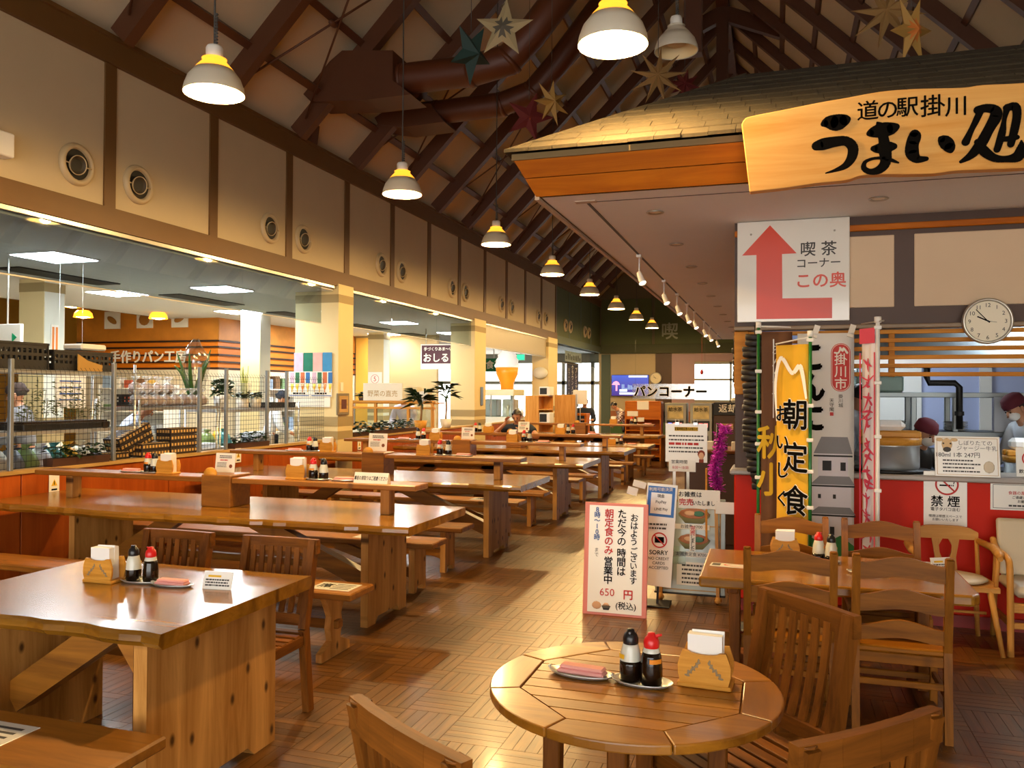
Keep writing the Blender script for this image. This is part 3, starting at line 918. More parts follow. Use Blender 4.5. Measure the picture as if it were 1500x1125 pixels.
la = thing('lattice_screen', 'orange wooden lattice screen of horizontal slats over the kitchen hatch', 'lattice', (0, YK, 0))
for k in range(6):
    z = 2.072 - k * .0605
    m = MB(); m.bbox(-.2, -.02, z - .015, 4.35, .012, z + .015, .003); m.build('slat', M['lattice'], la)
for x in (.785, 2.35, 3.9):
    m = MB(); m.bbox(x - .02, -.005, 1.75, x + .02, .03, 2.09, .003); m.build('upright', M['lattice'], la)
m = MB(); m.bbox(-.30, -.03, 1.62, -.2, .03, 2.09, .004); m.build('corner_post', M['lattice'], la)
ct = thing('serving_counter', 'long red serving counter with a grey top under the kitchen hatch', 'counter', (0, YK, 0))
m = MB(); m.bbox(-.30, 0, .09, 4.38, .055, 1.02, .01); m.build('front_panel', M['counter_red'], ct)
m = MB(); m.box(-.30, .03, 0, 4.38, .055, .09); m.build('kick_board', mat('counter_dark_red', '#8c1f16', .5), ct)
m = MB(); m.bbox(-.33, -.05, 1.02, 4.38, .42, 1.06, .01); m.build('counter_top', mat('counter_top_grey', '#9d948a', .35, noise=.1), ct)

# arrow sign
ar = thing('arrow_sign', 'square white board with a red arrow pointing up to the tea corner', 'sign', (0, YK - .03, 0))
m = MB(); m.bbox(-.279, -.018, 2.157, .502, .01, 2.905, .004); m.build('board', M['glossy_white'], ar)
m = MB(); m.prism([(-0.046, 2.872), (0.141, 2.656), (0.039, 2.655), (0.042, 2.328), (0.384, 2.323), (0.384, 2.175), (-0.141, 2.179), (-0.142, 2.656), (-0.245, 2.656)], -.0195, -.018, 'y'); m.build('arrow', M['orange_ink'], ar)
text(ar, 'lettering', '喫 茶', .112, (.29, -.02, 2.675), M['greyink'], bold=.02)
text(ar, 'lettering', 'コーナー', .078, (.29, -.02, 2.575), M['greyink'], bold=.02)
text(ar, 'lettering', 'この奥', .118, (.305, -.02, 2.445), M['orange_ink'], bold=.03)
m = MB()
for x in (-.18, .40): m.sphere((x, -.022, 2.81), .008, 8, 5)
m.build('screw', M['alu'], ar)

# wall clock
def clock(name, label, loc, r, hour, minute, numerals=True):
    t = thing(name, label, 'clock', loc)
    m = MB(); m.xf = Matrix.Rotation(PI / 2, 4, 'X')
    m.lathe([(0, -.0), (r * .97, 0), (r, .015), (r * .99, .035), (r * .93, .045), (r * .88, .038), (r * .86, .028)], 40); m.build('rim', mat('clock_rim', '#b9b4a6', .3, .7), t)
    m = MB(); m.disc((0, -.026, 0), r * .88, 40); m.build('dial', mat('clock_dial', '#e8ddc0', .5), t)
    for k, n_ in enumerate('12 1 2 3 4 5 6 7 8 9 10 11'.split()):
        a = k * PI / 6
        if numerals: text(t, 'numeral', n_, r * .24, (math.sin(a) * r * .70, -.0275, math.cos(a) * r * .70 - r * .02), M['greyink'], bold=.01)
    for nm, a, l, w in (('hour_hand', (hour + minute / 60) * PI / 6, .45, .05), ('minute_hand', minute * PI / 30, .68, .03), ('second_hand', 100 * PI / 180, .35, .012)):
        m = MB(); m.bar((math.sin(a) * -.1 * r, -.030, math.cos(a) * -.1 * r), (math.sin(a) * l * r, -.030, math.cos(a) * l * r), w * r, .002, (0, -1, 0)); m.build(nm, M['ink'], t)
    m = MB(); m.disc((0, -.0335, 0), r * .04, 12); m.build('hub', M['black'], t)
clock('wall_clock', 'round silver rimmed wall clock hanging on the brown kiosk beam', (1.374, YK - .06, 2.13), .158, 9, 53)

# downlights and track spots in the soffit
def downlight(x, y, label):
    t = thing('downlight', label, 'ceiling light', (x, y, 2.91), 0, 'downlights in the kiosk soffit')
    m = MB(); m.lathe([(.045, .0), (.06, -.002), (.064, -.006), (.058, -.011), (.046, -.008), (.040, -.002)], 20); m.build('trim_ring', M['alu'], t)
    m = MB(); m.lathe([(.04, -.004), (.024, -.0045), (0, -.0045)], 16); m.build('lamp_face', mat_dl, t)
mat_dl = mat('downlight_face', '#efe5cf', .3)
for k in range(10):
    downlight(-.82, 5.88 + 1.31 * k, '%s round downlight from the front in the left row of the kiosk soffit' % ORD[k])
downlight(.636, 5.88, 'round downlight in the soffit above the white arrow sign, right of it')
_sp = None
for k, y in enumerate((7.68, 9.46, 10.77, 12.0, 13.1, 14.9, 16.2, 18.2)):
    lab = '%s white track spotlight from the front hanging along the soffit slot' % ORD[k]
    if _sp is None:
        _sp = t = thing('track_spotlight', lab, 'spotlight', (-1.215, y, 2.91), 0, 'spotlights on the soffit track')
        m = MB(); m.box(-.02, -.05, -.025, .02, .05, 0); m.build('track_adapter', M['white'], t)
        m = MB(); m.tube([(0, 0, -.02), (0, 0, -.17)], .008, 8); m.build('stem', M['white'], t)
        m = MB(); m.xf = Matrix.Translation((.02, -.02, -.22)) @ Matrix.Rotation(2.7, 4, 'X') @ Matrix.Rotation(.35, 4, 'Y')
        m.lathe([(0, -.07), (.022, -.068), (.026, -.04), (.03, .03), (.038, .06), (.034, .06), (.03, .045)], 16); m.build('lamp_head', M['white'], t)
        m = MB(); m.xf = Matrix.Translation((.02, -.02, -.22)) @ Matrix.Rotation(2.7, 4, 'X') @ Matrix.Rotation(.35, 4, 'Y')
        m.lathe([(.031, .05), (0, .052)], 16); m.build('lens', M['spot_lens'], t)
    else:
        dup(_sp, (-1.215, y, 2.91), 0, lab)

# ---------------------------------------------------------------- kitchen behind the hatch
mb = MB(); mb.box(-.30, 10.6, 0, 4.4, 10.7, 2.9)
wk = struct('wall_kitchen', mb, M['kitchen'])
mb = MB(); mb.box(-.30, 6.6, 2.55, 4.4, 10.6, 2.6); struct('ceiling_kitchen', mb, mat('kitchen_ceiling', '#c9ccc9', .6))
for x, w_, c_ in ((.2, .8, 'steel_dull'), (1.1, .5, 'white'), (2.2, .12, 'white')):
    m = MB(); m.box(x, 10.55, .9, x + w_, 10.6, 2.2); m.build('wall_panel', M[c_], wk)
hd = thing('extractor_hood', 'stainless steel extractor hood behind the orange lattice', 'hood', (1.75, 8.2, 1.93))
m = MB(); m.prism([(-.5, 0), (.5, 0), (.35, .5), (-.35, .5)], -1.3, 1.3, 'x'); m.build('canopy', M['steel_dull'], hd)
m = MB(); m.bbox(-1.32, -.52, -.05, 1.32, .52, 0); m.build('rim', M['steel'], hd)
m = MB(); m.box(-.3, -.3, .45, .3, .3, .62); m.build('flue', M['steel_dull'], hd)
kl = thing('kitchen_light', 'white fluorescent light on the kitchen ceiling behind the lattice', 'light', (.6, 9.5, 2.55))
m = MB(); m.box(-.3, -.12, -.05, .9, .12, 0); m.build('housing', M['white'], kl)
m = MB(); m.box(-.28, -.1, -.06, .88, .1, -.05); m.build('tube', mat('fluorescent', '#ffffff', .5, emit=(.82, .92, 1, 1), es=26), kl)
kl2 = thing('kitchen_light', 'second white fluorescent light on the kitchen ceiling further right', 'light', (2.3, 7.3, 2.55))
m = MB(); m.box(-.5, -.12, -.05, .9, .12, 0); m.build('housing', M['white'], kl2)
m = MB(); m.box(-.48, -.1, -.06, .88, .1, -.05); m.build('tube', bpy.data.materials['fluorescent'], kl2)
# steel shelf rack
rk = thing('steel_shelf', 'tall stainless steel shelf rack in the middle of the kitchen', 'shelf', (1.55, 9.25, 0))
for x in (-.75, -.25, .12, .7):
    for y in (-.2, .2):
        m = MB(); m.bbox(x - .025, y - .025, 0, x + .025, y + .025, 1.62); m.build('post', M['steel_dull'], rk)
for z in (.85, 1.22, 1.60):
    m = MB(); m.bbox(-.82, -.26, z, .78, .26, z + .05); m.build('shelf_board', M['steel_dull'], rk)
tb = thing('steel_worktable', 'stainless steel worktable standing behind the red counter', 'worktable', (1.4, 8.0, 0))
m = MB(); m.bbox(-1.5, -.35, .86, 2.4, .35, .9); m.build('worktop', M['steel'], tb)
for x in (-1.4, .4, 2.3):
    m = MB(); m.bbox(x, -.3, 0, x + .05, -.25, .86); m.bbox(x, .25, 0, x + .05, .3, .86); m.build('leg', M['steel'], tb)
m = MB(); m.bbox(-1.45, -.3, .2, 2.35, .3, .23); m.build('undershelf', M['steel'], tb)
for k in range(3):
    s_ = thing('plate_stack', 'stack of white plates on the steel rack, %s from the left' % ORD[k], 'plates', (1.15 + .28 * k, 9.25, 1.272), 0, 'plate stacks on the rack')
    for q in range(5):
        m = MB(); m.lathe([(0, 0), (.07, .0), (.11, .012), (.112, .016), (.07, .006), (0, .006)], 20, (0, 0, .018 * q)); m.build('plate', M['white'], s_)
gb = thing('plastic_box', 'pale green lidded plastic box on top of the steel rack', 'box', (1.0, 9.25, 1.65))
m = MB(); m.bbox(-.22, -.15, 0, .22, .15, .17, .02); m.build('body', mat('pale_green_box', '#b9d6c8', .5), gb)
m = MB(); m.bbox(-.24, -.17, .17, .24, .17, .2, .01); m.build('lid', M['white'], gb)
gp = thing('gas_pipe', 'black gas pipe with a bend running down the kitchen', 'pipe', (0, 0, 0))
m = MB(); m.tube([(1.38, 8.80, 2.0), (1.38, 8.80, 1.80), (1.40, 8.80, 1.74), (1.62, 8.80, 1.74), (1.66, 8.80, 1.70), (1.66, 8.80, 1.3)], .03, 10); m.build('pipe_run', M['black'], gp)
m = MB()
for z in (1.9, 1.45): m.lathe([(.042, -.02), (.042, .02)], 12, (1.38 if z > 1.7 else 1.66, 8.80, z))
m.build('coupling', M['black'], gp)

def pot(loc, label, s=1.0):
    t = thing('rice_pot', label, 'pot', loc)
    m = MB(); m.lathe([(0, 0), (.19 * s, 0), (.2 * s, .02), (.2 * s, .02 + .15 * s), (.215 * s, .025 + .15 * s), (.19 * s, .03 + .15 * s)], 28); m.build('pot_body', M['steel'], t)
    m = MB(); m.lathe([(0, .03 + .15 * s), (.21 * s, .03 + .15 * s), (.215 * s, .08 + .15 * s), (0, .082 + .15 * s)], 28); m.build('wooden_lid', M['holder'], t)
    m = MB()
    m.bbox(-.2 * s, -.1 * s, .08 + .15 * s, .2 * s, -.04 * s, .13 + .15 * s, .01); m.bbox(-.2 * s, .04 * s, .08 + .15 * s, .2 * s, .1 * s, .13 + .15 * s, .01); m.build('lid_handle', M['holder'], t)
    return t
pot((.80, 6.68, 1.08), 'large steel rice pot with a wooden lid at the counter edge')
m = MB(); m.lathe([(0, 0), (.26, 0), (.27, .02), (0, .021)], 28); tag(m.build('pot_stand', M['black'], None, (.80, 6.68, 1.06)), 'round black stand under the wooden lidded rice pot', 'stand')
cl = MB(); cl.bbox(-.1, -.07, 0, .1, .07, .075, .03); tag(cl.build('folded_cloth', M['napkin'], None, (.80, 6.68, 1.36)), 'folded white cloth lying on the wooden pot lid', 'cloth')
pot((2.02, 7.95, .9), 'second rice pot with a wooden lid behind the milk sign', .9)
cl = MB(); cl.bbox(-.14, -.08, 0, .14, .08, .1, .03); tag(cl.build('folded_cloth', M['napkin'], None, (2.02, 7.95, 1.165)), 'folded white cloth on the pot behind the milk sign', 'cloth')
mw = thing('refrigerator', 'tall dark steel refrigerator at the left of the kitchen', 'refrigerator', (.35, 10.1, 0))
m = MB(); m.bbox(-.5, -.4, .0, .5, .4, 1.95, .01); m.build('cabinet', mat('dark_steel', '#586060', .4, .6), mw)
m = MB(); m.bbox(-.48, -.43, .15, -.01, -.4, 1.9); m.build('door', M['steel_dull'], mw)
m = MB(); m.bbox(.01, -.43, .15, .48, -.4, 1.9); m.build('door', M['steel_dull'], mw)
m = MB(); m.bbox(-.06, -.46, .9, -.03, -.43, 1.3); m.bbox(.03, -.46, .9, .06, -.43, 1.3); m.build('handle', M['black'], mw)
# right-hand cable and papers
cb = MB(); cb.tube(smooth_path([(2.25, 7.5, 2.54), (2.0, 7.5, 2.1), (1.88, 7.45, 1.92), (1.95, 7.4, 1.6), (2.02, 7.4, 1.25), (2.02, 7.45, 1.1)], 5), .015, 8)
tag(cb.build('cable', M['black']), 'black cable hanging down at the right side of the kitchen', 'cable')
pc = MB(); pc.bbox(1.99, 8.975, 1.27, 2.27, 8.985, 1.61); tag(pc.build('notice_sheet', M['wcloth']), 'white notice sheet hanging at the right of the kitchen rack', 'notice')

# ---------------------------------------------------------------- notices on and over the counter
def sheet(name, label, cat, loc, w, h, m_='lam', rz=0.0, tilt=0.0, frame=None, th=.003):
    t = thing(name, label, cat, loc, rz)
    t.rotation_euler = (tilt, 0, rz)
    m = MB(); m.bbox(-w / 2, 0, 0, w / 2, th, h, .001); m.build('sheet', M[m_], t)
    return t
def no_smoking(t, x, z, r, y=-.003):
    m = MB()
    n = 36
    for k in range(n):
        a, b = 2 * PI * k / n, 2 * PI * (k + 1) / n
        m.quad((x + r * math.cos(a), y, z + r * math.sin(a)), (x + r * math.cos(b), y, z + r * math.sin(b)), (x + .84 * r * math.cos(b), y, z + .84 * r * math.sin(b)), (x + .84 * r * math.cos(a), y, z + .84 * r * math.sin(a)))
    c = .70710678
    m.bar((x - .86 * r * c, y, z + .86 * r * c), (x + .86 * r * c, y, z - .86 * r * c), .14 * r, .001, (0, 1, 0)); m.build('ban_ring', M['redink'], t)
    m = MB(); m.box(x - .62 * r, y + .0006, z - .16 * r, x + .3 * r, y + .0012, z - .02 * r)
    m.box(x + .36 * r, y + .0006, z - .16 * r, x + .44 * r, y + .0012, z - .02 * r); m.box(x + .5 * r, y + .0006, z - .16 * r, x + .58 * r, y + .0012, z - .02 * r)
    m.build('cigarette', M['ink'], t)
    m = MB(); m.tube(smooth_path([(x + .55 * r, y, z + .05 * r), (x + .6 * r, y, z + .3 * r), (x + .3 * r, y, z + .36 * r), (x + .25 * r, y, z + .6 * r), (x - .05 * r, y, z + .62 * r)], 5), .035 * r, 6); m.build('smoke_curl', M['ink'], t)
a = (0.99, 1.078); b = (1.264, 0.709)
p = sheet('no_smoking_poster', 'white no smoking poster on the front of the red counter', 'poster', ((a[0] + b[0]) / 2, YK - .006, b[1]), b[0] - a[0], a[1] - b[1] + .01)
W, H = b[0] - a[0], a[1] - b[1]
no_smoking(p, .01, H * .785, .075)
text(p, 'lettering', '禁 煙', .082, (.0, -.003, H * .45), M['ink'], bold=.025)
text(p, 'lettering', '電子タバコ含む', .027, (.0, -.003, H * .31), M['ink'], bold=.01)
text(p, 'lettering', '喫煙は喫煙スペースで', .021, (.0, -.003, H * .18), M['ink'], bold=.01)
text(p, 'lettering', 'お願いいたします', .021, (.0, -.003, H * .115), M['ink'], bold=.01)
a = (1.407, 1.027)
p = sheet('request_notice', 'white framed request notice on the red counter right of the no smoking poster', 'notice', (a[0] + .23, YK - .006, a[1] - .19), .46, .19)
m = MB(); m.box(-.215, -.002, .012, -.212, -.001, .175); m.box(-.215, -.002, .172, .215, -.001, .175); m.box(.212, -.002, .012, .215, -.001, .175); m.box(-.215, -.002, .012, .215, -.001, .015); m.build('border', M['greyink'], p)
for s_, z, c_, h_ in (('※ お願い', .150, 'ink', .024), ('食器の屋外への持ち出し', .118, 'redink', .026), ('ご遠慮いただきますよう', .088, 'ink', .022), ('お願いいたします', .061, 'ink', .022)):
    text(p, 'lettering', s_, h_, (.02, -.003, z), M[c_], bold=.015)
m = MB(); lines(m, -.12, .2, .032, .012, -.0025, seed=5); m.build('fine_print', M['greyink'], p)
a = (1.061, 1.369); b = (1.464, 1.089)
p = sheet('milk_price_sign', 'cream milk price sign with a cow drawing standing on the counter', 'sign', ((a[0] + b[0]) / 2, YK - .03, 1.058), b[0] - a[0], a[1] - b[1], 'lam', 0, -.12, th=.01)
W, H = b[0] - a[0], a[1] - b[1]
m = MB()
for x0, x1, z0, z1 in ((-W / 2 + .012, W / 2 - .012, .012, .015), (-W / 2 + .012, W / 2 - .012, H - .015, H - .012), (-W / 2 + .012, -W / 2 + .015, .012, H - .012), (W / 2 - .015, W / 2 - .012, .012, H - .012)): m.box(x0, -.001, z0, x1, 0, z1)
m.build('border', M['sill'], p)
m = MB(); m.xf = Matrix.Translation((-W * .31, -.002, H * .78))
m.sphere((0, 0, .005), .042, 14, 6, .8, .03, 1); m.sphere((-.045, 0, .035), .02, 10, 5, 1.2, .05, .6); m.sphere((.045, 0, .035), .02, 10, 5, 1.2, .05, .6); m.build('cow_face', mat('cow_tan', '#d8b98a', .8), p)
m = MB(); m.sphere((-W * .31, -.0035, H * .78 - .032), .026, 12, 5, 1, .03, .7); m.sphere((-W * .31 - .022, -.0035, H * .78 + .01), .006, 8, 4, 1, .2, 1); m.sphere((-W * .31 + .022, -.0035, H * .78 + .01), .006, 8, 4, 1, .2, 1); m.build('cow_muzzle', M['greyink'], p)
text(p, 'lettering', 'しぼりたての', .036, (.05, -.002, H * .83), M['greyink'])
text(p, 'lettering', 'ジャージー牛乳', .036, (.06, -.002, H * .70), M['greyink'])
text(p, 'lettering', '180ml 1本 247円', .04, (-.06, -.002, H * .53), M['greyink'], bold=.012)
m = MB()
for k in range(4): lines(m, -W * .38, W * (.2 if k % 2 else .1), H * (.40 - .09 * k), .01, -.0015, seed=k)
m.build('fine_print', M['greyink'], p)
m = MB(); m.xf = Matrix.Translation((W * .33, -.002, H * .25)); m.sphere((0, 0, 0), .035, 12, 5, 1, .03, 1.2); m.build('bottle_drawing', mat('print_beige', '#d9cbb0', .8), p)
a = (1.586, 1.285)
p = sheet('no_smoking_card', 'small no smoking card standing at the right end of the counter', 'sign', (a[0] + .09, YK + .08, 1.062), .18, .20, 'lam', 0, -.1, th=.006)
no_smoking(p, 0, .125, .055); text(p, 'lettering', '飲酒・喫煙', .03, (0, -.002, .035), M['ink'], bold=.02)

# ---------------------------------------------------------------- banners on poles
def flag_sheet(t, p0, p1, ztop, zbot, m_, wave=.012, nx=10, nz=16, name='cloth'):
    """cloth from p0 to p1 (xy) hanging between ztop and zbot, gently waved"""
    mb = MB()
    vs, fs = [], []
    d = Vector((p1[0] - p0[0], p1[1] - p0[1], 0)); n = Vector((-d.y, d.x, 0)).normalized()
    for j in range(nz + 1):
        for i in range(nx + 1):
            u, v = i / nx, j / nz
            w = wave * (math.sin(u * 7 + v * 3) * (.3 + v) + .5 * math.sin(u * 13 + 1))
            vs.append((p0[0] + d.x * u + n.x * w, p0[1] + d.y * u + n.y * w, ztop + (zbot - ztop) * v))
    for j in range(nz):
        for i in range(nx):
            a = j * (nx + 1) + i
            fs.append((a, a + 1, a + nx + 2, a + nx + 1))
    mb.add(vs, fs, True)
    o = mb.build(name, m_, t, fix=False)
    s_ = o.modifiers.new('s', 'SOLIDIFY'); s_.thickness = .0015
    return o
def pole(t, x, y, z1, col, r=.011):
    m = MB(); m.tube([(x, y, .02), (x, y, z1)], r, 10); m.build('pole', col, t)
    m = MB(); m.tube([(x, y, z1 - .03), (x, y, z1 + .01)], r * 1.7, 10); m.build('pole_head', M['paper'], t)
    m = MB(); m.lathe([(0, 0), (.15, 0), (.15, .025), (.04, .06), (.025, .12), (0, .12)], 20, (x, y, 0)); m.build('base', M['greyink'], t)
def loops(t, pts, m_):
    for x, y, z in pts:
        m = MB(); m.bbox(x - .022, y - .014, z - .012, x + .022, y + .014, z + .012, .004); m.build('loop', m_, t)
gpole = mat('green_pole', '#1c6b2a', .35)
brown_c = mat('brown_banner_cloth', '#6f4626', .8)
yel_c = mat('yellow_banner_cloth', '#dca81e', .75)
pale_c = mat('pale_banner_cloth', '#dcdad4', .75)
pink_c = mat('pink_banner_cloth', '#e4dde0', .75)
pinkp = mat('pink_print', '#d0425c', .75)
yelp = mat('yellow_print', '#e0ae12', .75)

t = thing('banner', 'brown banner with yellow brush lettering on a green pole', 'banner', (0, 0, 0))
P0 = [-0.117, 5.951, 2.09]; P1 = (0.075, 5.98, 2.046)
pole(t, P0[0], P0[1], 2.11, gpole)
m = MB(); m.tube([(P0[0], P0[1], 2.09), (P1[0] + .02, P1[1] + .03, 2.085)], .006, 8); m.build('cross_arm', M['paper'], t)
flag_sheet(t, (P0[0] + .02, P0[1] + .01), (P1[0] + .03, P1[1]), 2.05, .45, brown_c)
loops(t, [(P0[0], P0[1], z) for z in (2.05, 1.78, 1.50, 1.28, 1.05)], M['paper'])
ang = math.atan2(P1[1] - P0[1], P1[0] - P0[0])
fx = lambda u, off=.02: (P0[0] + (P1[0] - P0[0]) * u + off * math.sin(ang), P0[1] + (P1[1] - P0[1]) * u - off * math.cos(ang))
x, y = fx(.64); text(t, 'lettering', 'あんくちで!', .085, (x, y, 1.72), M['paper'], (PI / 2, 0, ang), vert=True, line=.95)
m = MB(); x, y = fx(.50); m.xf = Matrix.Translation((x, y, 0)) @ Matrix.Rotation(ang, 4, 'Z'); m.box(-.004, -.002, 1.46, .004, 0, 2.0); m.build('print_line', M['paper'], t)
x, y = fx(.42, .025); text(t, 'lettering', '秋小', .24, (x, y, 1.15), yelp, (PI / 2, 0, ang), bold=.035, vert=True, line=1.05, sx=.8)

t = thing('banner', 'yellow breakfast banner with black brush lettering on a green pole', 'banner', (0, 0, 0))
P0 = (0.207, 5.62, 2.005); P1 = (0.017, 5.74, 1.963)
pole(t, P0[0], P0[1], 2.02, gpole)
m = MB(); m.tube([(P0[0], P0[1], 1.99), (P1[0] - .02, P1[1] + .02, 1.955)], .005, 8); m.build('cross_arm', M['paper'], t)
flag_sheet(t, (P1[0] - .02, P1[1] + .01), (P0[0] - .015, P0[1]), 1.945, .5, yel_c)
loops(t, [(P0[0], P0[1], z) for z in (1.97, 1.55, 1.33, 1.13, .9)], M['paper'])
ang = math.atan2(P0[1] - P1[1], P0[0] - P1[0])
fx = lambda u, off=.025: (P1[0] + (P0[0] - P1[0]) * u + off * math.sin(ang), P1[1] + (P0[1] - P1[1]) * u - off * math.cos(ang))
for body, u, z, sz in (('朝定食', .62, 1.20, .205), ('おいしくて', .2, 1.12, .115)):
    x, y = fx(u, .03); text(t, 'lettering_halo', body, sz, (x, y, z), M['paper'], (PI / 2, 0, ang), bold=.07, vert=True, line=1.35 if sz > .15 else 1.6, sx=.9)
    x, y = fx(u, .034); text(t, 'lettering', body, sz, (x, y, z), M['ink'], (PI / 2, 0, ang), bold=.03, vert=True, line=1.35 if sz > .15 else 1.6, sx=.9)
m = MB(); x, y = fx(.5, .028); m.xf = Matrix.Translation((x, y, 0)) @ Matrix.Rotation(ang, 4, 'Z')
brush(m, [(-.11, 1.45, .01), (-.12, 1.70, .02), (-.08, 1.86, .025), (.0, 1.76, .025), (.06, 1.80, .03), (.10, 1.6, .015)], 0); m.build('swirl', M['paper'], t)

t = thing('banner', 'pale town banner with a red badge and castle print hanging on the lattice', 'banner', (0, 6.34, 0))
xa, xb, zt, zb = 0.246, 0.527, 2.062, 0.516
xa -= .10
flag_sheet(t, (xa, 0), (xb, 0), zt, zb, pale_c, .004)
for x in (xa + .12, xb - .02):
    m = MB(); m.bar((x - .01, -.012, zt - .03), (x + .02, .05, zt + .06), .04, .006, (0, -1, 0)); m.build('clip', M['paper'], t)
# red badge
bx, bz = (0.438, 1.816)
rb = MB()
def pill(w, h, n=10):
    r = w / 2
    return [(bx + r * math.cos(PI * k / n), bz + h / 2 - r + r * math.sin(PI * k / n)) for k in range(n + 1)] + [(bx - r * math.cos(PI * k / n), bz - h / 2 + r - r * math.sin(PI * k / n)) for k in range(n + 1)]
rb.prism(pill(.13, .345), -.008, -.007, 'y'); rb.build('badge', M['redink'], t)
ol = MB(); pa, pb = pill(.12, .335), pill(.114, .329)
for i in range(len(pa)):
    j = (i + 1) % len(pa); ol.quad((pa[i][0], -.009, pa[i][1]), (pa[j][0], -.009, pa[j][1]), (pb[j][0], -.009, pb[j][1]), (pb[i][0], -.009, pb[i][1]))
ol.build('badge_outline', M['paper'], t)
text(t, 'lettering', '掛川市', .088, (bx, -.010, bz - .035), M['paper'], bold=.015, vert=True, line=.98)
m = MB(); brush(m, [(bx - .04, bz + .105, .012), (bx - .015, bz + .105, .012), (bx - .002, bz + .14, .012)], -.0095); brush(m, [(bx - .005, bz + .14, .014), (bx + .012, bz + .118, .014), (bx + .018, bz + .138, .012), (bx + .042, bz + .104, .016)], -.0095); m.build('emblem', M['paper'], t)
text(t, 'lettering', 'こんに', .22, (xa + .10, -.008, 1.66), M['ink'], bold=.085, vert=True, line=1.0, sx=.8)
text(t, 'lettering', '掛川城', .032, (bx - .0, -.008, bz - .24), M['ink'], vert=True)
text(t, 'lettering', '天守閣', .032, (bx - .06, -.008, bz - .27), M['ink'], vert=True)
m = MB(); m.box(bx - .072, -.009, bz - .345, bx - .048, -.008, bz - .32); m.build('seal', M['redink'], t)
# printed castle keep: stacked roofs, walls, windows, green mound
cg, cw_, cdk = mat('print_grey_tile', '#86878c', .8), mat('print_pale_wall', '#d7d4dc', .8), mat('print_dark', '#2c2d30', .8)
cxm = (xa + xb) / 2 + .05
m = MB()
for z0, z1, a_, b_ in ((1.02, 1.22, -.10, .10), (.80, 1.0, -.14, .12), (.60, .78, -.16, .13)):
    m.box(cxm + a_, -.0078, z0, cxm + b_, -.007, z1)
m.build('castle_wall', cw_, t)
for z, a_, b_, h_ in ((1.20, -.13, .13, .12), (.98, -.15, .145, .06), (.77, -.16, .15, .05)):
    m = MB(); m.prism([(cxm + a_, z), (cxm + b_, z), (cxm + b_ * .75, z + h_), (cxm + a_ * .6, z + h_)], -.0088, -.0079, 'y'); m.build('castle_roof', cg, t)
m = MB()
for x0, z0, w_, h_ in ((-.07, 1.08, .06, .07), (.05, 1.08, .035, .06), (.0, .88, .02, .03), (-.1, .88, .02, .03), (-.02, .62, .03, .06), (.06, .66, .02, .03)):
    m.box(cxm + x0, -.0096, z0, cxm + x0 + w_, -.0089, z0 + h_)
for z, a_, b_ in ((1.19, -.13, .13), (.975, -.15, .145), (.765, -.16, .15)): m.box(cxm + a_, -.0096, z - .012, cxm + b_, -.0089, z)
m.build('castle_window', cdk, t)
m = MB(); m.prism([(cxm - .16, .45), (cxm + .14, .45), (cxm + .14, .55), (cxm + .05, .62), (cxm - .05, .56), (cxm - .16, .6)], -.0099, -.0090, 'y'); m.build('green_mound', mat('print_green', '#2f7d46', .8), t)
text(t, 'lettering', '城下米で', .06, (cxm + .0, -.01, .40), M['greyink'], bold=.01)

t = thing('banner', 'narrow pink and white banner on a white pole before the counter', 'banner', (0, 0, 0))
P0 = (0.629, 5.85, 2.094); P1 = (0.543, 5.98, 2.052)
pole(t, P0[0], P0[1], 2.12, M['white'], .013)
m = MB(); m.tube([(P0[0] + .03, P0[1] - .05, 2.1), (P1[0], P1[1], 2.095)], .005, 8); m.build('cross_arm', M['alu'], t)
flag_sheet(t, (P1[0], P1[1]), (P0[0] - .012, P0[1]), 2.06, .45, pink_c, .008)
ang = math.atan2(P0[1] - P1[1], P0[0] - P1[0])
fx = lambda u, off=.02: (P1[0] + (P0[0] - P1[0]) * u + off * math.sin(ang), P1[1] + (P0[1] - P1[1]) * u - off * math.cos(ang))
Lf = math.hypot(P0[0] - P1[0], P0[1] - P1[1])
x, y = fx(.5, .018); m = MB(); m.xf = Matrix.Translation((x, y, 0)) @ Matrix.Rotation(ang, 4, 'Z')
m.box(-Lf * .48, -.001, 1.96, Lf * .46, 0, 2.06)
rg = random.Random(11)
for k in range(13):
    z = 1.80 - k * .1
    z += rg.uniform(-.03, .03)
    brush(m, [(rg.uniform(-.38, -.1) * Lf, z + rg.uniform(.02, .06), .008), (rg.uniform(-.15, .15) * Lf, z + .03, rg.uniform(.01, .03)), (rg.uniform(.1, .38) * Lf, z + rg.uniform(.0, .06), .008)], -.001)
    brush(m, [(rg.uniform(-.1, .2) * Lf, z + .06, .012), (rg.uniform(-.05, .1) * Lf, z + .01, .018), (rg.uniform(-.38, .2) * Lf, z - rg.uniform(.02, .06), .006)], -.001)
    if k % 3: brush(m, [(rg.uniform(-.2, .1) * Lf, z + .02, .008), (rg.uniform(.0, .3) * Lf, z - .01, .02), (rg.uniform(.1, .38) * Lf, z - rg.uniform(.0, .05), .01)], -.001)
for s_ in (-1, 1): m.box(s_ * Lf * .44 - .006, -.001, .5, s_ * Lf * .44 + .006, 0, 1.9)
m.build('pink_print', pinkp, t)
loops(t, [(P0[0], P0[1], z) for z in (2.06, 1.7, 1.35, 1.0)], M['white'])

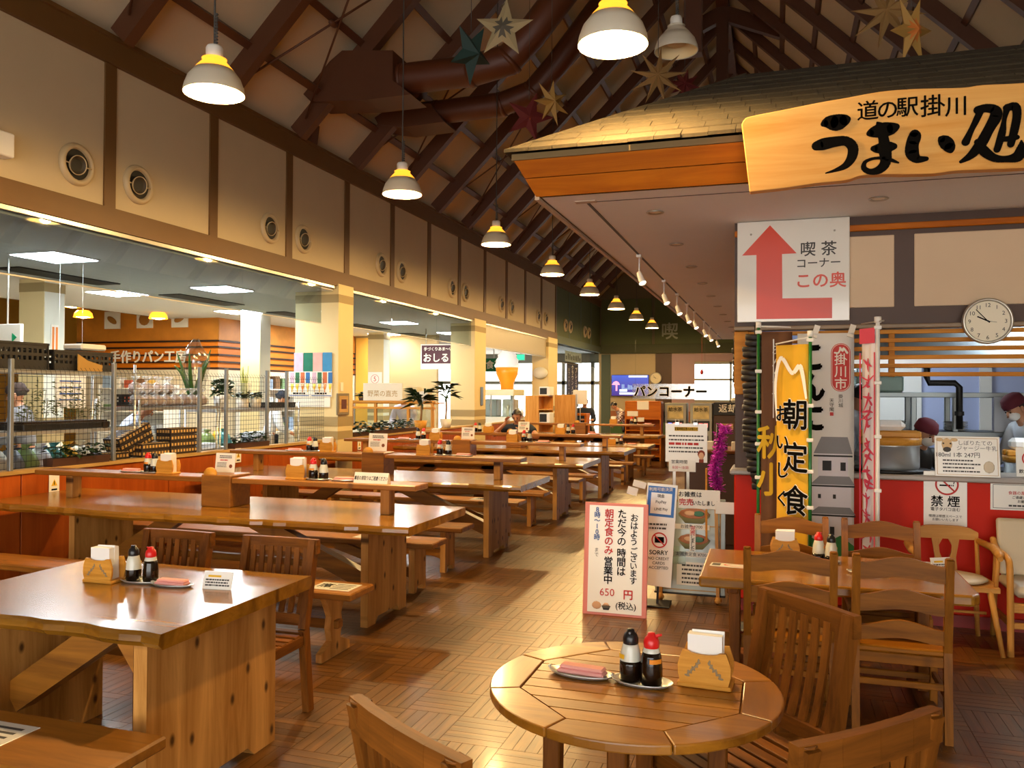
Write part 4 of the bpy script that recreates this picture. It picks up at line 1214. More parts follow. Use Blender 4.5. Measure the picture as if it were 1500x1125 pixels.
# ---------------------------------------------------------------- hanging black ribbed bundles and tinsel at the kiosk corner
def bundle(name, label, x, y, z1, z0, r, n, m_):
    t = thing(name, label, 'hanging decoration', (x, y, 0))
    m = MB(); m.tube([(0, 0, z1), (.0, 0, z1 + .07), (.0, .1, z1 + .075)], .004, 6); m.build('hook_cord', M['black'], t)
    rg = random.Random(5)
    h = (z1 - z0) / n
    for k in range(n):
        z = z1 - (k + .5) * h
        rr_ = r * (1.0 if k < n * .72 else max(.2, 1 - (k / n - .72) * 2.2)) * (.7 + .3 * min(1, k / 4))
        m = MB(); m.xf = Matrix.Translation((rg.uniform(-.008, .008) + .03 * k / n, 0, z)) @ Matrix.Rotation(rg.uniform(-.16, .12), 4, 'Y') @ Matrix.Rotation(rg.uniform(-.1, .1), 4, 'X')
        m.lathe([(0, h * .5), (rr_ * .96, h * .47), (rr_, h * .2), (rr_ * .99, -h * .3), (rr_ * .9, -h * .5), (0, -h * .5)], 14, sx=1, sy=.8)
        m.build('rib', m_, t)
char = mat('black_hanging_ribs', '#1c1714', .55, noise=.3, nscale=20)
bundle('hanging_bundle', 'tall black ribbed bundle hanging from a hook at the kiosk corner', -.15, 6.30, 2.06, .93, .10, 26, char)
bundle('hanging_bundle', 'thin black beaded string hanging behind the ribbed bundle', -.30, 6.75, 2.08, 1.25, .035, 18, char)

# ---------------------------------------------------------------- pendant lamps
def make_pendant(label, loc, lit=True, top=6.6):
    t = thing('pendant_lamp', label, 'lamp', loc, 0, 'enamel pendant lamps')
    m = MB(); m.lathe([(.205, 0), (.208, .006), (.200, .05), (.178, .11), (.135, .165), (.130, .165), (.172, .108), (.194, .05), (.200, .004), (.205, 0)], 36); m.build('shade', M['shade'], t)
    m = MB(); m.lathe([(.1995, .006), (.193, .05), (.171, .108), (.128, .163), (.06, .168), (0, .168)], 36); m.build('shade_lining', M['shade_in'], t)
    m = MB(); m.lathe([(.136, .163), (.128, .175), (.085, .222), (.078, .238), (.085, .245), (.07, .252), (.04, .252)], 30); m.build('collar', M['collar'] if lit else M['shade'], t)
    m = MB(); m.lathe([(.055, .245), (.058, .25), (.058, .32), (.05, .335), (.012, .34), (0, .34)], 24); m.build('socket_cup', M['white'], t)
    m = MB(); m.lathe([(0, .165), (.03, .16), (.035, .13), (.075, .11), (.10, .085), (.08, .07), (0, .065)], 24); m.build('bulb', M['bulb'] if lit else M['shade_in'], t)
    m = MB(); m.tube([(0, 0, .335), (0, 0, .6), (.004, 0, top - loc[2])], .007, 6); m.build('cord', M['greyink'], t)
    m = MB()
    for k in range(10): m.lathe([(.006, -.008), (.013, 0), (.006, .008)], 8, (.016, 0, .36 + k * .022))
    m.build('chain', M['greyink'], t)
    return t
def roof_z(x):
    return 5.0 + (x + 6.15) * 1.0 if x < -1.1 else 10.05 - (x + 1.1) * .95
LAMPS = [(-3.75, 4.86 + 3.06 * k, 3.70) for k in range(8)]
for k, (x, y, z) in enumerate(LAMPS):
    make_pendant('%s lit pendant lamp from the camera in the row above the long tables' % ORD[k], (x, y, z), True, roof_z(x) + .14)
make_pendant('lit pendant lamp hanging high beside the kiosk roof, above the aisle', (-.92, 4.80, 3.67), True, 9.7)
make_pendant('unlit pendant lamp hanging high behind the bright one near the kiosk roof', (-.92, 8.0, 4.90), False, 9.7)
LAMPS.append((-.92, 4.80, 3.67))
for x, y, z in LAMPS:
    ld = bpy.data.lights.new('lamp_light', 'POINT'); ld.energy = LAMP_W; ld.color = LAMP_COL; ld.shadow_soft_size = .06
    lo = bpy.data.objects.new('lamp_light', ld); lo.location = (x, y, z + .035); COL.objects.link(lo)

for y in (7.68, 9.46, 10.77, 12.0, 13.1, 14.9, 16.2, 18.2):
    ld = bpy.data.lights.new('track_light', 'SPOT'); ld.energy = 45.0; ld.spot_size = 1.5; ld.spot_blend = .7; ld.color = (1, .78, .5); ld.shadow_soft_size = .03
    lo = bpy.data.objects.new('track_light', ld); lo.location = (-1.25, y - .05, 2.58); lo.rotation_euler = (-.25, -.45, 0); COL.objects.link(lo)

# market ceiling panels
def panel_light(x, y, label, s=.6):
    t = thing('ceiling_panel_light', label, 'ceiling light', (x, y, 3.1), 0, 'square light panels in the market ceiling')
    m = MB(); m.box(-s / 2 - .02, -s / 2 - .02, -.015, s / 2 + .02, s / 2 + .02, 0); m.build('frame', M['white'], t)
    m = MB(); m.box(-s / 2, -s / 2, -.02, s / 2, s / 2, -.015); m.build('diffuser', M['panel_light'], t)
for x, rowname in ((-7.58, 'near'), (-9.45, 'far')):
    for k, y in enumerate((7.15, 10.05, 13.0, 15.9, 18.95)):
        if (x, y) == (-7.58, 13.0) or (x < -9 and y < 9): continue
        panel_light(x, y, 'bright square market ceiling panel in the %s row, %s from the front' % (rowname, ORD[k]))
def small_pendant(x, y, z, label):
    t = thing('market_lamp', label, 'lamp', (x, y, z), 0, 'small bakery pendant lamps')
    m = MB(); m.lathe([(.17, 0), (.15, .08), (.10, .13), (.095, .13), (.145, .08), (.165, 0)], 24); m.build('shade', M['collar'], t)
    m = MB(); m.lathe([(0, .09), (.10, .05), (.12, .01), (0, -.02)], 20); m.build('bulb', M['bulb'], t)
    m = MB(); m.tube([(0, 0, .12), (0, 0, 4.2 - z)], .008, 6); m.build('cord', M['black'], t)
small_pendant(*(-12.506, 12.2, 3.177), 'left of the two bakery lamps beside the pale column')
small_pendant(*(-12.247, 12.2, 2.98), 'right and lower of the two bakery lamps beside the pale column')
small_pendant(*(-11.073, 12.8, 2.981), 'single bakery lamp above the orange bakery sign')

# ducts under the roof
def duct(label, pts, r, plate):
    t = thing('air_duct', label, 'duct', (0, 0, 0), 0, 'brown round ducts under the roof')
    m = MB(); m.tube(pts, r, 20); m.build('duct_pipe', M['duct'], t)
    for k in (1, 2, 3):
        a, b = Vector(pts[k]), Vector(pts[k + 1]); d = (b - a).normalized() * .03
        m = MB(); m.tube([a - d, a + d], r * 1.05, 20); m.build('joint_ring', M['duct'], t)
    m = MB(); m.prism(plate, -.25, .25, 'y'); o = m.build('bulkhead', M['beam'], t, (0, pts[0][1], 0))
    return t
Y1, Y2 = 9.6, 11.2
duct('nearer brown round duct bending up towards the ridge', [(-5.431, 9.6, 5.61), (-4.549, 9.6, 5.62), (-3.62, 9.6, 5.62), (-3.13, 9.6, 5.698), (-2.87, 9.6, 5.943), (-1.99, 9.6, 6.97)], .19,
     [(-5.919, 5.553), (-5.284, 5.978), (-4.571, 5.894), (-4.568, 5.517), (-4.32, 5.317), (-4.953, 5.311), (-5.732, 5.371)])
duct('farther brown round duct below the nearer one', [(-5.64, 11.2, 5.747), (-4.754, 11.2, 5.732), (-3.751, 11.2, 5.752), (-3.293, 11.2, 5.88), (-2.946, 11.2, 6.228), (-2.081, 11.2, 7.257)], .17,
     [(-5.64, 5.665), (-5.304, 5.837), (-4.755, 5.783), (-4.537, 5.501), (-5.191, 5.48), (-5.582, 5.557)])

# paper star lanterns
def star(name, label, loc, R1, r1, n, d, m_, rot, top, ring=None):
    top = roof_z(loc[0]) - .12
    t = thing(name, label, 'star decoration', loc, 0, 'paper stars hanging from the roof')
    X = Euler(rot).to_matrix().to_4x4()
    for k in range(n):
        m = MB(); m.xf = X
        a = PI / 2 + 2 * PI * k / n
        c, b1, b2 = (R1 * math.cos(a), 0, R1 * math.sin(a)), a - PI / n, a + PI / n
        p1, p2 = (r1 * math.cos(b1), 0, r1 * math.sin(b1)), (r1 * math.cos(b2), 0, r1 * math.sin(b2))
        m.add([c, p1, (0, -d, 0), p2, (0, d, 0)], [(0, 1, 2), (0, 2, 3), (0, 4, 1), (0, 3, 4)])
        m.build('star_point', m_, t)
        if ring:
            m = MB(); m.xf = X; k1 = .55
            q = lambda f, e: tuple((Vector(c) * f + Vector(e) * (1 - f)))
            m.add([tuple(Vector(c) * .62 + Vector((0, -.004, 0))), tuple(Vector(p1) * .62 + Vector((0, -d * .5 - .004, 0))), (0, -d - .004, 0), tuple(Vector(p2) * .62 + Vector((0, -d * .5 - .004, 0)))], [(0, 1, 2), (0, 2, 3)])
            m.build('star_inlay', ring, t)
    m = MB(); m.tube([(0, 0, R1 * .7), (0, 0, top - loc[2])], .003, 5); m.build('thread', M['greyink'], t)
    return t
sc_ = mat('cream_star_paper', '#9c8b66', .8); sd_ = mat('dark_star_inlay', '#4f4a3e', .8); sr_ = mat('dark_red_star', '#5e1514', .7); sg_ = mat('dark_teal_star', '#16322e', .7); st_ = mat('tan_star', '#94703f', .8); sy_ = mat('gold_star', '#a87f3c', .7); so_ = mat('orange_inlay', '#c8702a', .7)
P = (-2.196, 6.6, 4.695); star('paper_star', 'cream five pointed star with dark inlays near the top of the picture', P, .26, .105, 5, .06, sc_, (0, .1, .1), 8.6, sd_)
P = (-2.49, 6.6, 4.522); star('paper_star', 'dark teal star seen edge on beside the cream inlaid star', P, .26, .11, 5, .1, sg_, (.3, .35, 1.32), 8.2)
P = (-2.206, 8.2, 4.612); star('paper_star', 'small gold star turned sideways left of the kiosk roof corner', P, .24, .09, 7, .06, sy_, (0, .1, .95), 9.0)
P = (-2.447, 8.2, 4.48); star('paper_star', 'dark red star below the ducts', P, .26, .1, 5, .06, sr_, (.2, .3, .4), 8.9)
P = (-1.036, 7.6, 4.529); star('paper_star', 'tan nine pointed star under the unlit pendant lamp', P, .27, .085, 9, .06, st_, (0, .1, .1), 9.6)
P = (-0.859, 8.2, 4.649); star('paper_star', 'small dark red star just above the shingles behind the tan star', P, .16, .07, 8, .05, sr_, (0, .2, .3), 9.6)
P = (0.809, 6.9, 4.561); star('paper_star', 'tan star above the kiosk roof, left of the pair at the top right', P, .28, .085, 8, .06, st_, (0, .25, -.2), 8.4)
P = (0.947, 6.7, 4.316); star('paper_star', 'cream star with orange inlays, right of the pair at the top right', P, .26, .1, 6, .06, sy_, (.1, .3, .9), 8.3, so_)

# ---------------------------------------------------------------- long picnic tables with a middle shelf and benches
TZ = .74
def live_top(x0, x1, y0, y1, z, th, seed, amp=.018, step=.09, right_live=False):
    """slab with wavy, slightly undercut long edges"""
    rg = random.Random(seed)
    n = int((x1 - x0) / step)
    front, back = [], []
    a = b = 0.0
    for i in range(n + 1):
        x = x0 + (x1 - x0) * i / n
        a = a * .6 + rg.uniform(-amp, amp); b = b * .6 + rg.uniform(-amp * .6, amp * .6)
        front.append((x, y0 + a + .02 * math.sin(x * 2.1 + seed))); back.append((x, y1 + b))
    ring = front + back[::-1]
    m = MB()
    N = len(ring)
    cy = (y0 + y1) / 2
    def lay(k, zz): return [(p[0], p[1] + (k if p[1] < cy else -k), zz) for p in ring]
    L = [lay(.022, z - th), lay(.0, z - th * .62), lay(.004, z - th * .25), lay(.012, z)]
    vs = sum(L, [])
    fs = [tuple(range(N))[::-1], tuple(range(3 * N, 4 * N))]
    for q in range(3):
        for i in range(N):
            j = (i + 1) % N
            fs.append((q * N + i, q * N + j, (q + 1) * N + j, (q + 1) * N + i))
    m.add(vs, fs)
    return m
def panel_leg(m, x, y0, y1, z1, th=.055, notch=True):
    """upright board with a notch cut in its foot"""
    c, h = (y0 + y1) / 2, (y1 - y0) / 2
    poly = [(y0, 0), (c - h * .62, 0), (c - h * .5, .045), (c + h * .5, .045), (c + h * .62, 0), (y1, 0), (y1, z1), (y0, z1)]
    m.prism(poly, x - th / 2, x + th / 2, 'x')
    return m
BANDS = 0
def long_table(idx, x0, x1, yc, z, label, half=.54, shelf=True, px0=None):
    t = thing('picnic_table', label, 'table', (0, yc, 0), 0, 'long wooden tables in rows along the left wall')
    live_top(x0, x1, -half, half, z, .06, idx).build('tabletop', M['top'], t)
    for x in (x0 + .75, x1 - .42):
        panel_leg(MB(), 0, -.31, .31, z - .06).build('leg_panel', M['plankz'], t, (x, 0, 0))
    xm = (x0 + x1) / 2
    for s, xl in ((-1, x0 + .78), (1, x1 - .45)):
        m = MB(); m.bar((xm + s * .35, 0, z - .10), (xl, 0, .20), .09, .12, (0, 0, 1)); m.build('brace', M['plankx'], t)
    m = MB(); m.bar((x0 + .78, 0, z - .105), (x1 - .45, 0, z - .105), .09, .085); m.build('stretcher', M['plankx'], t)
    if shelf:
        bx0, bx1 = -4.19, -3.93
        m = MB(); m.bbox(bx0, -.13, z, bx1, .13, z + .245, .006); bxo = m.build('centre_box', M['plankx'], t)
        m = MB(); m.lathe([(0, 0), (.055, 0), (.055, .02), (0, .02)], 18); o = m.build('knob', M['holder'], bxo, ((bx0 + bx1) / 2 - .06, -.10, z + .245), (PI / 2, 0, 0))
        zs = z + .185
        m = MB(); m.bbox(x0 + .15, -.115, zs, bx0 - .002, .115, zs + .04, .006); m.build('shelf_plank', M['plankx'], t)
        m = MB(); m.bbox(bx1 + .002, -.115, zs, x1 - .13, .115, zs + .04, .006); m.build('shelf_plank', M['plankx'], t)
        for xp in (x0 + .45, x1 - .40):
            m = MB(); m.bbox(xp - .035, -.05, z, xp + .035, .05, zs, .004); m.build('shelf_post', M['plankz'], t)
    return t
def bench(x0, x1, yc, label, z=.42, w=.30, style='panel', note=None):
    t = thing('bench', label, 'bench', (0, yc, 0), 0, 'long wooden benches at the tables')
    m = MB(); m.bbox(x0, -w / 2, z - .045, x1, w / 2, z, .008); m.build('seat_plank', M['plankx'], t)
    for i, x in enumerate((x0 + .4, x1 - .2)):
        if style == 'panel':
            panel_leg(MB(), 0, -.115, .115, z - .045, .05).build('leg_panel', M['plankz'], t, (x, 0, 0))
        else:
            half = [(.05, .10), (.075, .18), (.06, .25), (.10, .33), (.13, z - .045)]
            poly = [(.17, 0), (.17, .05), (.09, .085)] + half
            poly = poly + [(-a, b) for a, b in poly[::-1]]
            m = MB(); m.prism(poly, x - .02, x + .02, 'x'); m.build('leg_panel', M['plankz'], t)
            m = MB(); m.bbox(x - .035, -.05 + .02, .17, x + .05, .01 + .02, .22, .004); m.build('tenon', M['plankx'], t)
    m = MB(); m.bar((x0 + .42, 0, .16 if style == 'panel' else .195), (x1 - .22, 0, .16 if style == 'panel' else .195), .05, .06); m.build('stretcher', M['plankx'], t)
    if style == 'panel':
        m = MB(); m.bar((x1 - .95, 0, z - .08), (x1 - .22, 0, .13), .04, .075); m.build('brace', M['plankx'], t)
    if note:
        m = MB(); m.bbox(note[0], -.09, z, note[0] + note[1], .09, z + .002, .0005)
        n = m.build('seat_notice', M['lam'], None, (0, yc, 0)); tag(n, note[2], 'notice', 'seat notices on the benches')
        text(n, 'print', '席', .1, (note[0] + note[1] * .25, 0, z + .003), M['ink'], (0, 0, 0), bold=.02)
        m = MB()
        for q in range(4): m.box(note[0] + note[1] * .45, -.06 + q * .035, z + .0021, note[0] + note[1] * .92, -.045 + q * .035, z + .0024)
        m.build('fine_print', M['greyink'], n)
    return t
ROWN = ['first', 'second', 'third', 'fourth', 'fifth', 'sixth']
ROWS = [(-6.0, -2.28, 5.45, .74), (-6.0, -2.30, 8.02, .74), (-6.0, -2.28, 10.60, .74), (-6.0, -2.18, 12.95, .74), (-6.0, -2.22, 15.6, .655), (-5.9, -2.33, 17.7, .74)]
for i, (x0, x1, yc, z) in enumerate(ROWS):
    long_table(i + 1, x0, x1, yc, z, '%s long live-edge table from the camera, with a shelf along its middle' % ROWN[i] if i != 4 else 'fifth long table from the camera, lower and without a shelf', shelf=(i != 4), half=.54 if i < 4 else .48)
bench(-6.0, -2.40, 4.55, 'bench with curved trestle legs in front of the first long table', .42, .30, 'trestle', (-2.72, .27, 'white notice on the end of the bench before the first long table'))
bench(-6.0, -2.60, 6.25, 'bench behind the first long table', .415, .32, 'panel', (-3.35, .45, 'white notice on the bench behind the first long table'))
bench(-6.0, -2.66, 7.05, 'bench before the second long table', .415, .32, 'panel', (-3.9, .5, 'white notice on the bench before the second long table'))
bench(-6.0, -2.70, 8.88, 'bench behind the second long table', .415, .32, 'panel', (-3.3, .4, 'white notice on the bench behind the second long table'))
bench(-6.0, -2.66, 9.78, 'bench before the third long table', .415, .32)
bench(-6.0, -2.62, 11.45, 'bench behind the third long table', .415, .32)
bench(-6.0, -2.55, 12.12, 'bench before the fourth long table', .415, .30)
bench(-6.0, -2.45, 13.80, 'bench behind the fourth long table', .415, .30)
bench(-6.0, -2.4, 14.75, 'bench before the fifth, lower long table', .40, .30)
bench(-6.0, -2.3, 16.5, 'bench behind the fifth, lower long table', .40, .30)
bench(-5.9, -2.5, 18.6, 'bench behind the sixth long table', .40, .30)

# the bench corner at the bottom left, before the near table
bench(-4.4, -2.02, 2.22, 'bench at the bottom left corner, before the near square table', .42, .36, 'panel', (-2.95, .46, 'white notice on the bench at the bottom left corner'))
# near table
t = thing('slab_table', 'near amber slab table on two broad knotty panels at the left', 'table', (0, 2.995, 0))
live_top(-3.42, -2.12, -.51, .51, .74, .06, 21, .012).build('tabletop', M['top'], t)
panel_leg(MB(), 0, -.47, .36, .68, .06).build('leg_panel', M['plankz'], t, (-2.25, 0, 0))
panel_leg(MB(), 0, -.40, .36, .68, .06).build('leg_panel', M['plankz'], t, (-3.25, 0, 0))
m = MB(); m.bar((-2.62, -.12, .66), (-3.22, -.12, .26), .10, .13); m.build('brace', M['plankx'], t)
m = MB(); m.bar((-3.22, .0, .635), (-2.28, .0, .635), .09, .085); m.build('stretcher', M['plankx'], t)
for x in (-2.30,):
    m = MB(); m.prism([(x, .68), (x - .09, .68), (x, .56)], -.45, -.40, 'y'); m.build('corner_bracket', M['plankx'], t)

# ---------------------------------------------------------------- slatted teak chairs
def slat_chair(label, loc, rz):
    """faces +y; origin between the feet"""
    t = thing('slatted_chair', label, 'chair', loc, rz, 'slatted teak chairs')
    W, D = .43, .46
    back = lambda z: -.20 - .03 * max(0, (.45 - z)) / .45 * 1.6 - max(0, z - .45) * .20   # y of the back line at height z
    for s in (-1, 1):
        pts = [(s * (W / 2 - .02), back(z) - .0, z) for z in (0, .15, .3, .45, .6, .75, .90)]
        m = MB()
        for a, b in zip(pts, pts[1:]): m.bar(a, b, .038, .048, (0, 1, 0))
        m.tube([pts[-1], (pts[-1][0], pts[-1][1], .905)], .022, 8)
        m.build('back_post', M['teakz'], t)
        m = MB(); m.bbox(s * (W / 2 - .02) - .02, .20, 0, s * (W / 2 - .02) + .02, .24, .42, .004); m.build('front_leg', M['teakz'], t)
        m = MB(); m.bbox(s * (W / 2 - .02) - .012, -.20, .365, s * (W / 2 - .02) + .012, .21, .42, .003); m.build('side_rail', M['teaky'], t)
    m = MB()
    P = [(x, back(.87) - .015 * (1 - (x / .23) ** 2), .87) for x in (-.225, -.11, 0, .11, .225)]
    for a, b in zip(P, P[1:]): m.bar(a, b, .03, .075, (0, 0, 1))
    m.build('top_rail', M['teakx'], t)
    m = MB(); m.bar((-.21, back(.50), .50), (.21, back(.50), .50), .025, .05); m.build('lower_rail', M['teakx'], t)
    for k in range(7):
        x = -.156 + k * .052
        m = MB()
        Z = (.50, .60, .70, .79, .86)
        for a, b in zip(Z, Z[1:]):
            dy = lambda z: .012 * math.sin((z - .5) / .36 * PI)
            m.bar((x, back(a) - dy(a), a), (x, back(b) - dy(b), b), .029, .012, (0, 1, 0))
        m.build('back_slat', M['teakz'], t)
    for k in range(8):
        y = -.185 + k * .058
        dz = -.014 * math.sin(k / 7 * PI)
        m = MB(); m.bbox(-W / 2 + .01, y - .023, .42 + dz, W / 2 - .01, y + .023, .438 + dz, .003); m.build('seat_slat', M['teakx'], t)
    m = MB(); m.bbox(-W / 2 + .04, .205, .36, W / 2 - .04, .225, .42, .003); m.build('front_rail', M['teakx'], t)
    return t
for lab_, x_ in (('slatted teak chair behind the near slab table, nearer the left edge', -3.10), ('slatted teak chair behind the near slab table, at its right corner', -2.46)):
    slat_chair(lab_, (x_, 3.47, 0), PI).scale = (1, 1, .95)
import math as _m
def face(px_, py_, tx, ty): return _m.atan2(ty - py_, tx - px_) - PI / 2
slat_chair('slatted teak chair beyond the round table, turned towards it', (-.11, 2.86, 0), face(.09, 3.05, -.45, 2.55))
slat_chair('slatted teak chair at the bottom right corner, back to the camera', (-.01, 2.15, 0), face(.19, 1.98, -.42, 2.58))
slat_chair('slatted teak chair cut by the bottom edge, left of the round table', (-.60, 1.87, 0), -.583)

# ---------------------------------------------------------------- round table
RT = (-.42, 2.57)
t = thing('round_table', 'round golden slatted wooden table in the foreground', 'table', (RT[0], RT[1], 0))
R_, ap = .445, .325
V = [(ap / math.cos(PI / 8) * math.cos(PI / 8 + k * PI / 4), ap / math.cos(PI / 8) * math.sin(PI / 8 + k * PI / 4)) for k in range(8)]
for k in range(8):
    a0, a1 = PI / 8 + k * PI / 4, PI / 8 + (k + 1) * PI / 4
    arc = [(R_ * math.cos(a0 + .004 + (a1 - a0 - .008) * i / 8), R_ * math.sin(a0 + .004 + (a1 - a0 - .008) * i / 8)) for i in range(9)]
    m = MB(); m.prism([V[k]] + arc + [V[(k + 1) % 8]], .692, .72, 'z')
    o = m.build('rim_segment', M['roundy'] if k % 4 in (3, 0 + 3) or k in (7, 3) else M['roundx'], t)
    md = o.modifiers.new('b', 'BEVEL'); md.width = .005; md.segments = 2; md.limit_method = 'ANGLE'
def oct_x(y):   # half width of the octagon at y
    tq = ap * math.tan(PI / 8)
    return ap if abs(y) <= tq else ap - (abs(y) - tq)
ns = 9
for k in range(ns):
    y0, y1 = -ap + 2 * ap * k / ns + .003, -ap + 2 * ap * (k + 1) / ns - .003
    a, b = oct_x(y0) - .004, oct_x(y1) - .004
    pts = [(-a, y0), (a, y0)]
    tq = ap * math.tan(PI / 8)
    for yb in (-tq, tq):
        if y0 < yb < y1: pts.append((oct_x(yb) - .004, yb))
    pts += [(b, y1), (-b, y1)]
    for yb in (tq, -tq):
        if y0 < yb < y1: pts.append((-(oct_x(yb) - .004), yb))
    m = MB(); m.prism(pts, .696, .7185, 'z'); m.build('slat', M['roundx'], t)
m = MB(); m.bbox(-.30, -.025, .655, .30, .025, .695, .004); m.build('batten', M['teakx'], t)
m = MB(); m.bbox(-.025, -.30, .655, .025, .30, .695, .004); m.build('batten', M['teaky'], t)
for k in range(4):
    a = k * PI / 2
    x, y = .255 * math.cos(a), .255 * math.sin(a)
    m = MB(); m.bbox(x - .028, y - .028, 0, x + .028, y + .028, .695, .005); m.build('leg', M['teakz'], t)
for k in range(4):
    a, b = k * PI / 2, (k + 1) * PI / 2
    m = MB(); m.bar((.255 * math.cos(a), .255 * math.sin(a), .655), (.255 * math.cos(b), .255 * math.sin(b), .655), .022, .07); m.build('apron', M['teakx'], t)

# ---------------------------------------------------------------- plank table with ladder-back chairs
t = thing('trestle_table', 'thick pine plank table on trestles in front of the banners', 'table', (0, 4.86, 0))
m = MB(); m.prism([(-.385, -.42), (.90, -.42), (.94, -.36), (.945, .42), (-.395, .42)], .61, .665, 'z')
o = m.build('tabletop', M['top'], t); md = o.modifiers.new('b', 'BEVEL'); md.width = .012; md.segments = 2; md.limit_method = 'ANGLE'
for x in (-.22, .74):
    m = MB(); m.bbox(x - .03, -.05, .06, x + .03, .05, .61, .004); m.build('leg', M['teakz'], t)
    m = MB(); m.bbox(x - .035, -.32, 0, x + .035, .32, .07, .012); m.build('foot', M['teaky'], t)
    m = MB(); m.bbox(x - .03, -.30, .56, x + .03, .30, .61, .006); m.build('bearer', M['teaky'], t)
m = MB(); m.bbox(-.32, -.025, .20, .86, .025, .28, .004); m.build('stretcher', M['ladx'], t)
def ladder_chair(label, loc, rz):
    t = thing('ladder_back_chair', label, 'chair', loc, rz, 'pine ladder-back chairs')
    W = .40
    back = lambda z: -.18 - max(0, z - .42) * .13 - (.42 - z if z < .42 else 0) * .06
    for s in (-1, 1):
        m = MB(); Z = (0, .2, .42, .65, .86)
        for a, b in zip(Z, Z[1:]): m.bar((s * W / 2, back(a), a), (s * W / 2, back(b), b), .036, .036, (0, 1, 0))
        m.tube([(s * W / 2, back(.86), .86), (s * W / 2, back(.86), .868)], .017, 8)
        m.build('back_post', M['ladz'], t)
        m = MB(); m.bbox(s * W / 2 - .018, .17, 0, s * W / 2 + .018, .206, .40, .004); m.build('front_leg', M['ladz'], t)
        m = MB(); m.bbox(s * W / 2 - .01, back(.2) + .02, .19, s * W / 2 + .01, .18, .22, .003); m.build('side_stretcher', M['teaky'], t)
    for z, h in ((.80, .085), (.645, .085), (.50, .075)):
        n = 12
        top = [(-W / 2 + .015 + (W - .03) * i / n, z + h / 2 + .018 * math.cos((i / n - .5) * 2 * PI * .95)) for i in range(n + 1)]
        bot = [(-W / 2 + .015 + (W - .03) * i / n, z - h / 2 + .010 * math.cos((i / n - .5) * 2 * PI)) for i in range(n, -1, -1)]
        m = MB(); m.prism(top + bot, back(z) - .01, back(z) + .01, 'y'); m.build('ladder_rail', M['ladx'], t)
    m = MB(); m.bbox(-W / 2 - .01, -.19, .395, W / 2 + .01, .22, .425, .008); m.build('seat', M['ladx'], t)
    m = MB(); m.bbox(-W / 2 + .01, .18, .345, W / 2 - .01, .20, .395, .003); m.build('front_rail', M['ladx'], t)
    m = MB(); m.bbox(-W / 2 + .01, -.19, .345, W / 2 - .01, -.17, .395, .003); m.build('rear_rail', M['ladx'], t)
    m = MB(); m.bbox(-W / 2 + .01, .18, .17, W / 2 - .01, .20, .20, .003); m.build('front_stretcher', M['ladx'], t)
    m = MB(); m.bbox(-W / 2 + .01, -.195, .24, W / 2 - .01, -.175, .27, .003); m.build('rear_stretcher', M['ladx'], t)
    return t
ladder_chair('pine ladder-back chair on the camera side of the plank table, its left one', (.065, 4.50, 0), 0)
ladder_chair('pine ladder-back chair on the camera side of the plank table, its right one', (.565, 4.50, 0), 0)
ladder_chair('pine ladder-back chair on the far side, in front of the yellow banner', (.09, 5.22, 0), PI)
ladder_chair('pine ladder-back chair on the far side, in front of the red counter', (.60, 5.22, 0), PI)

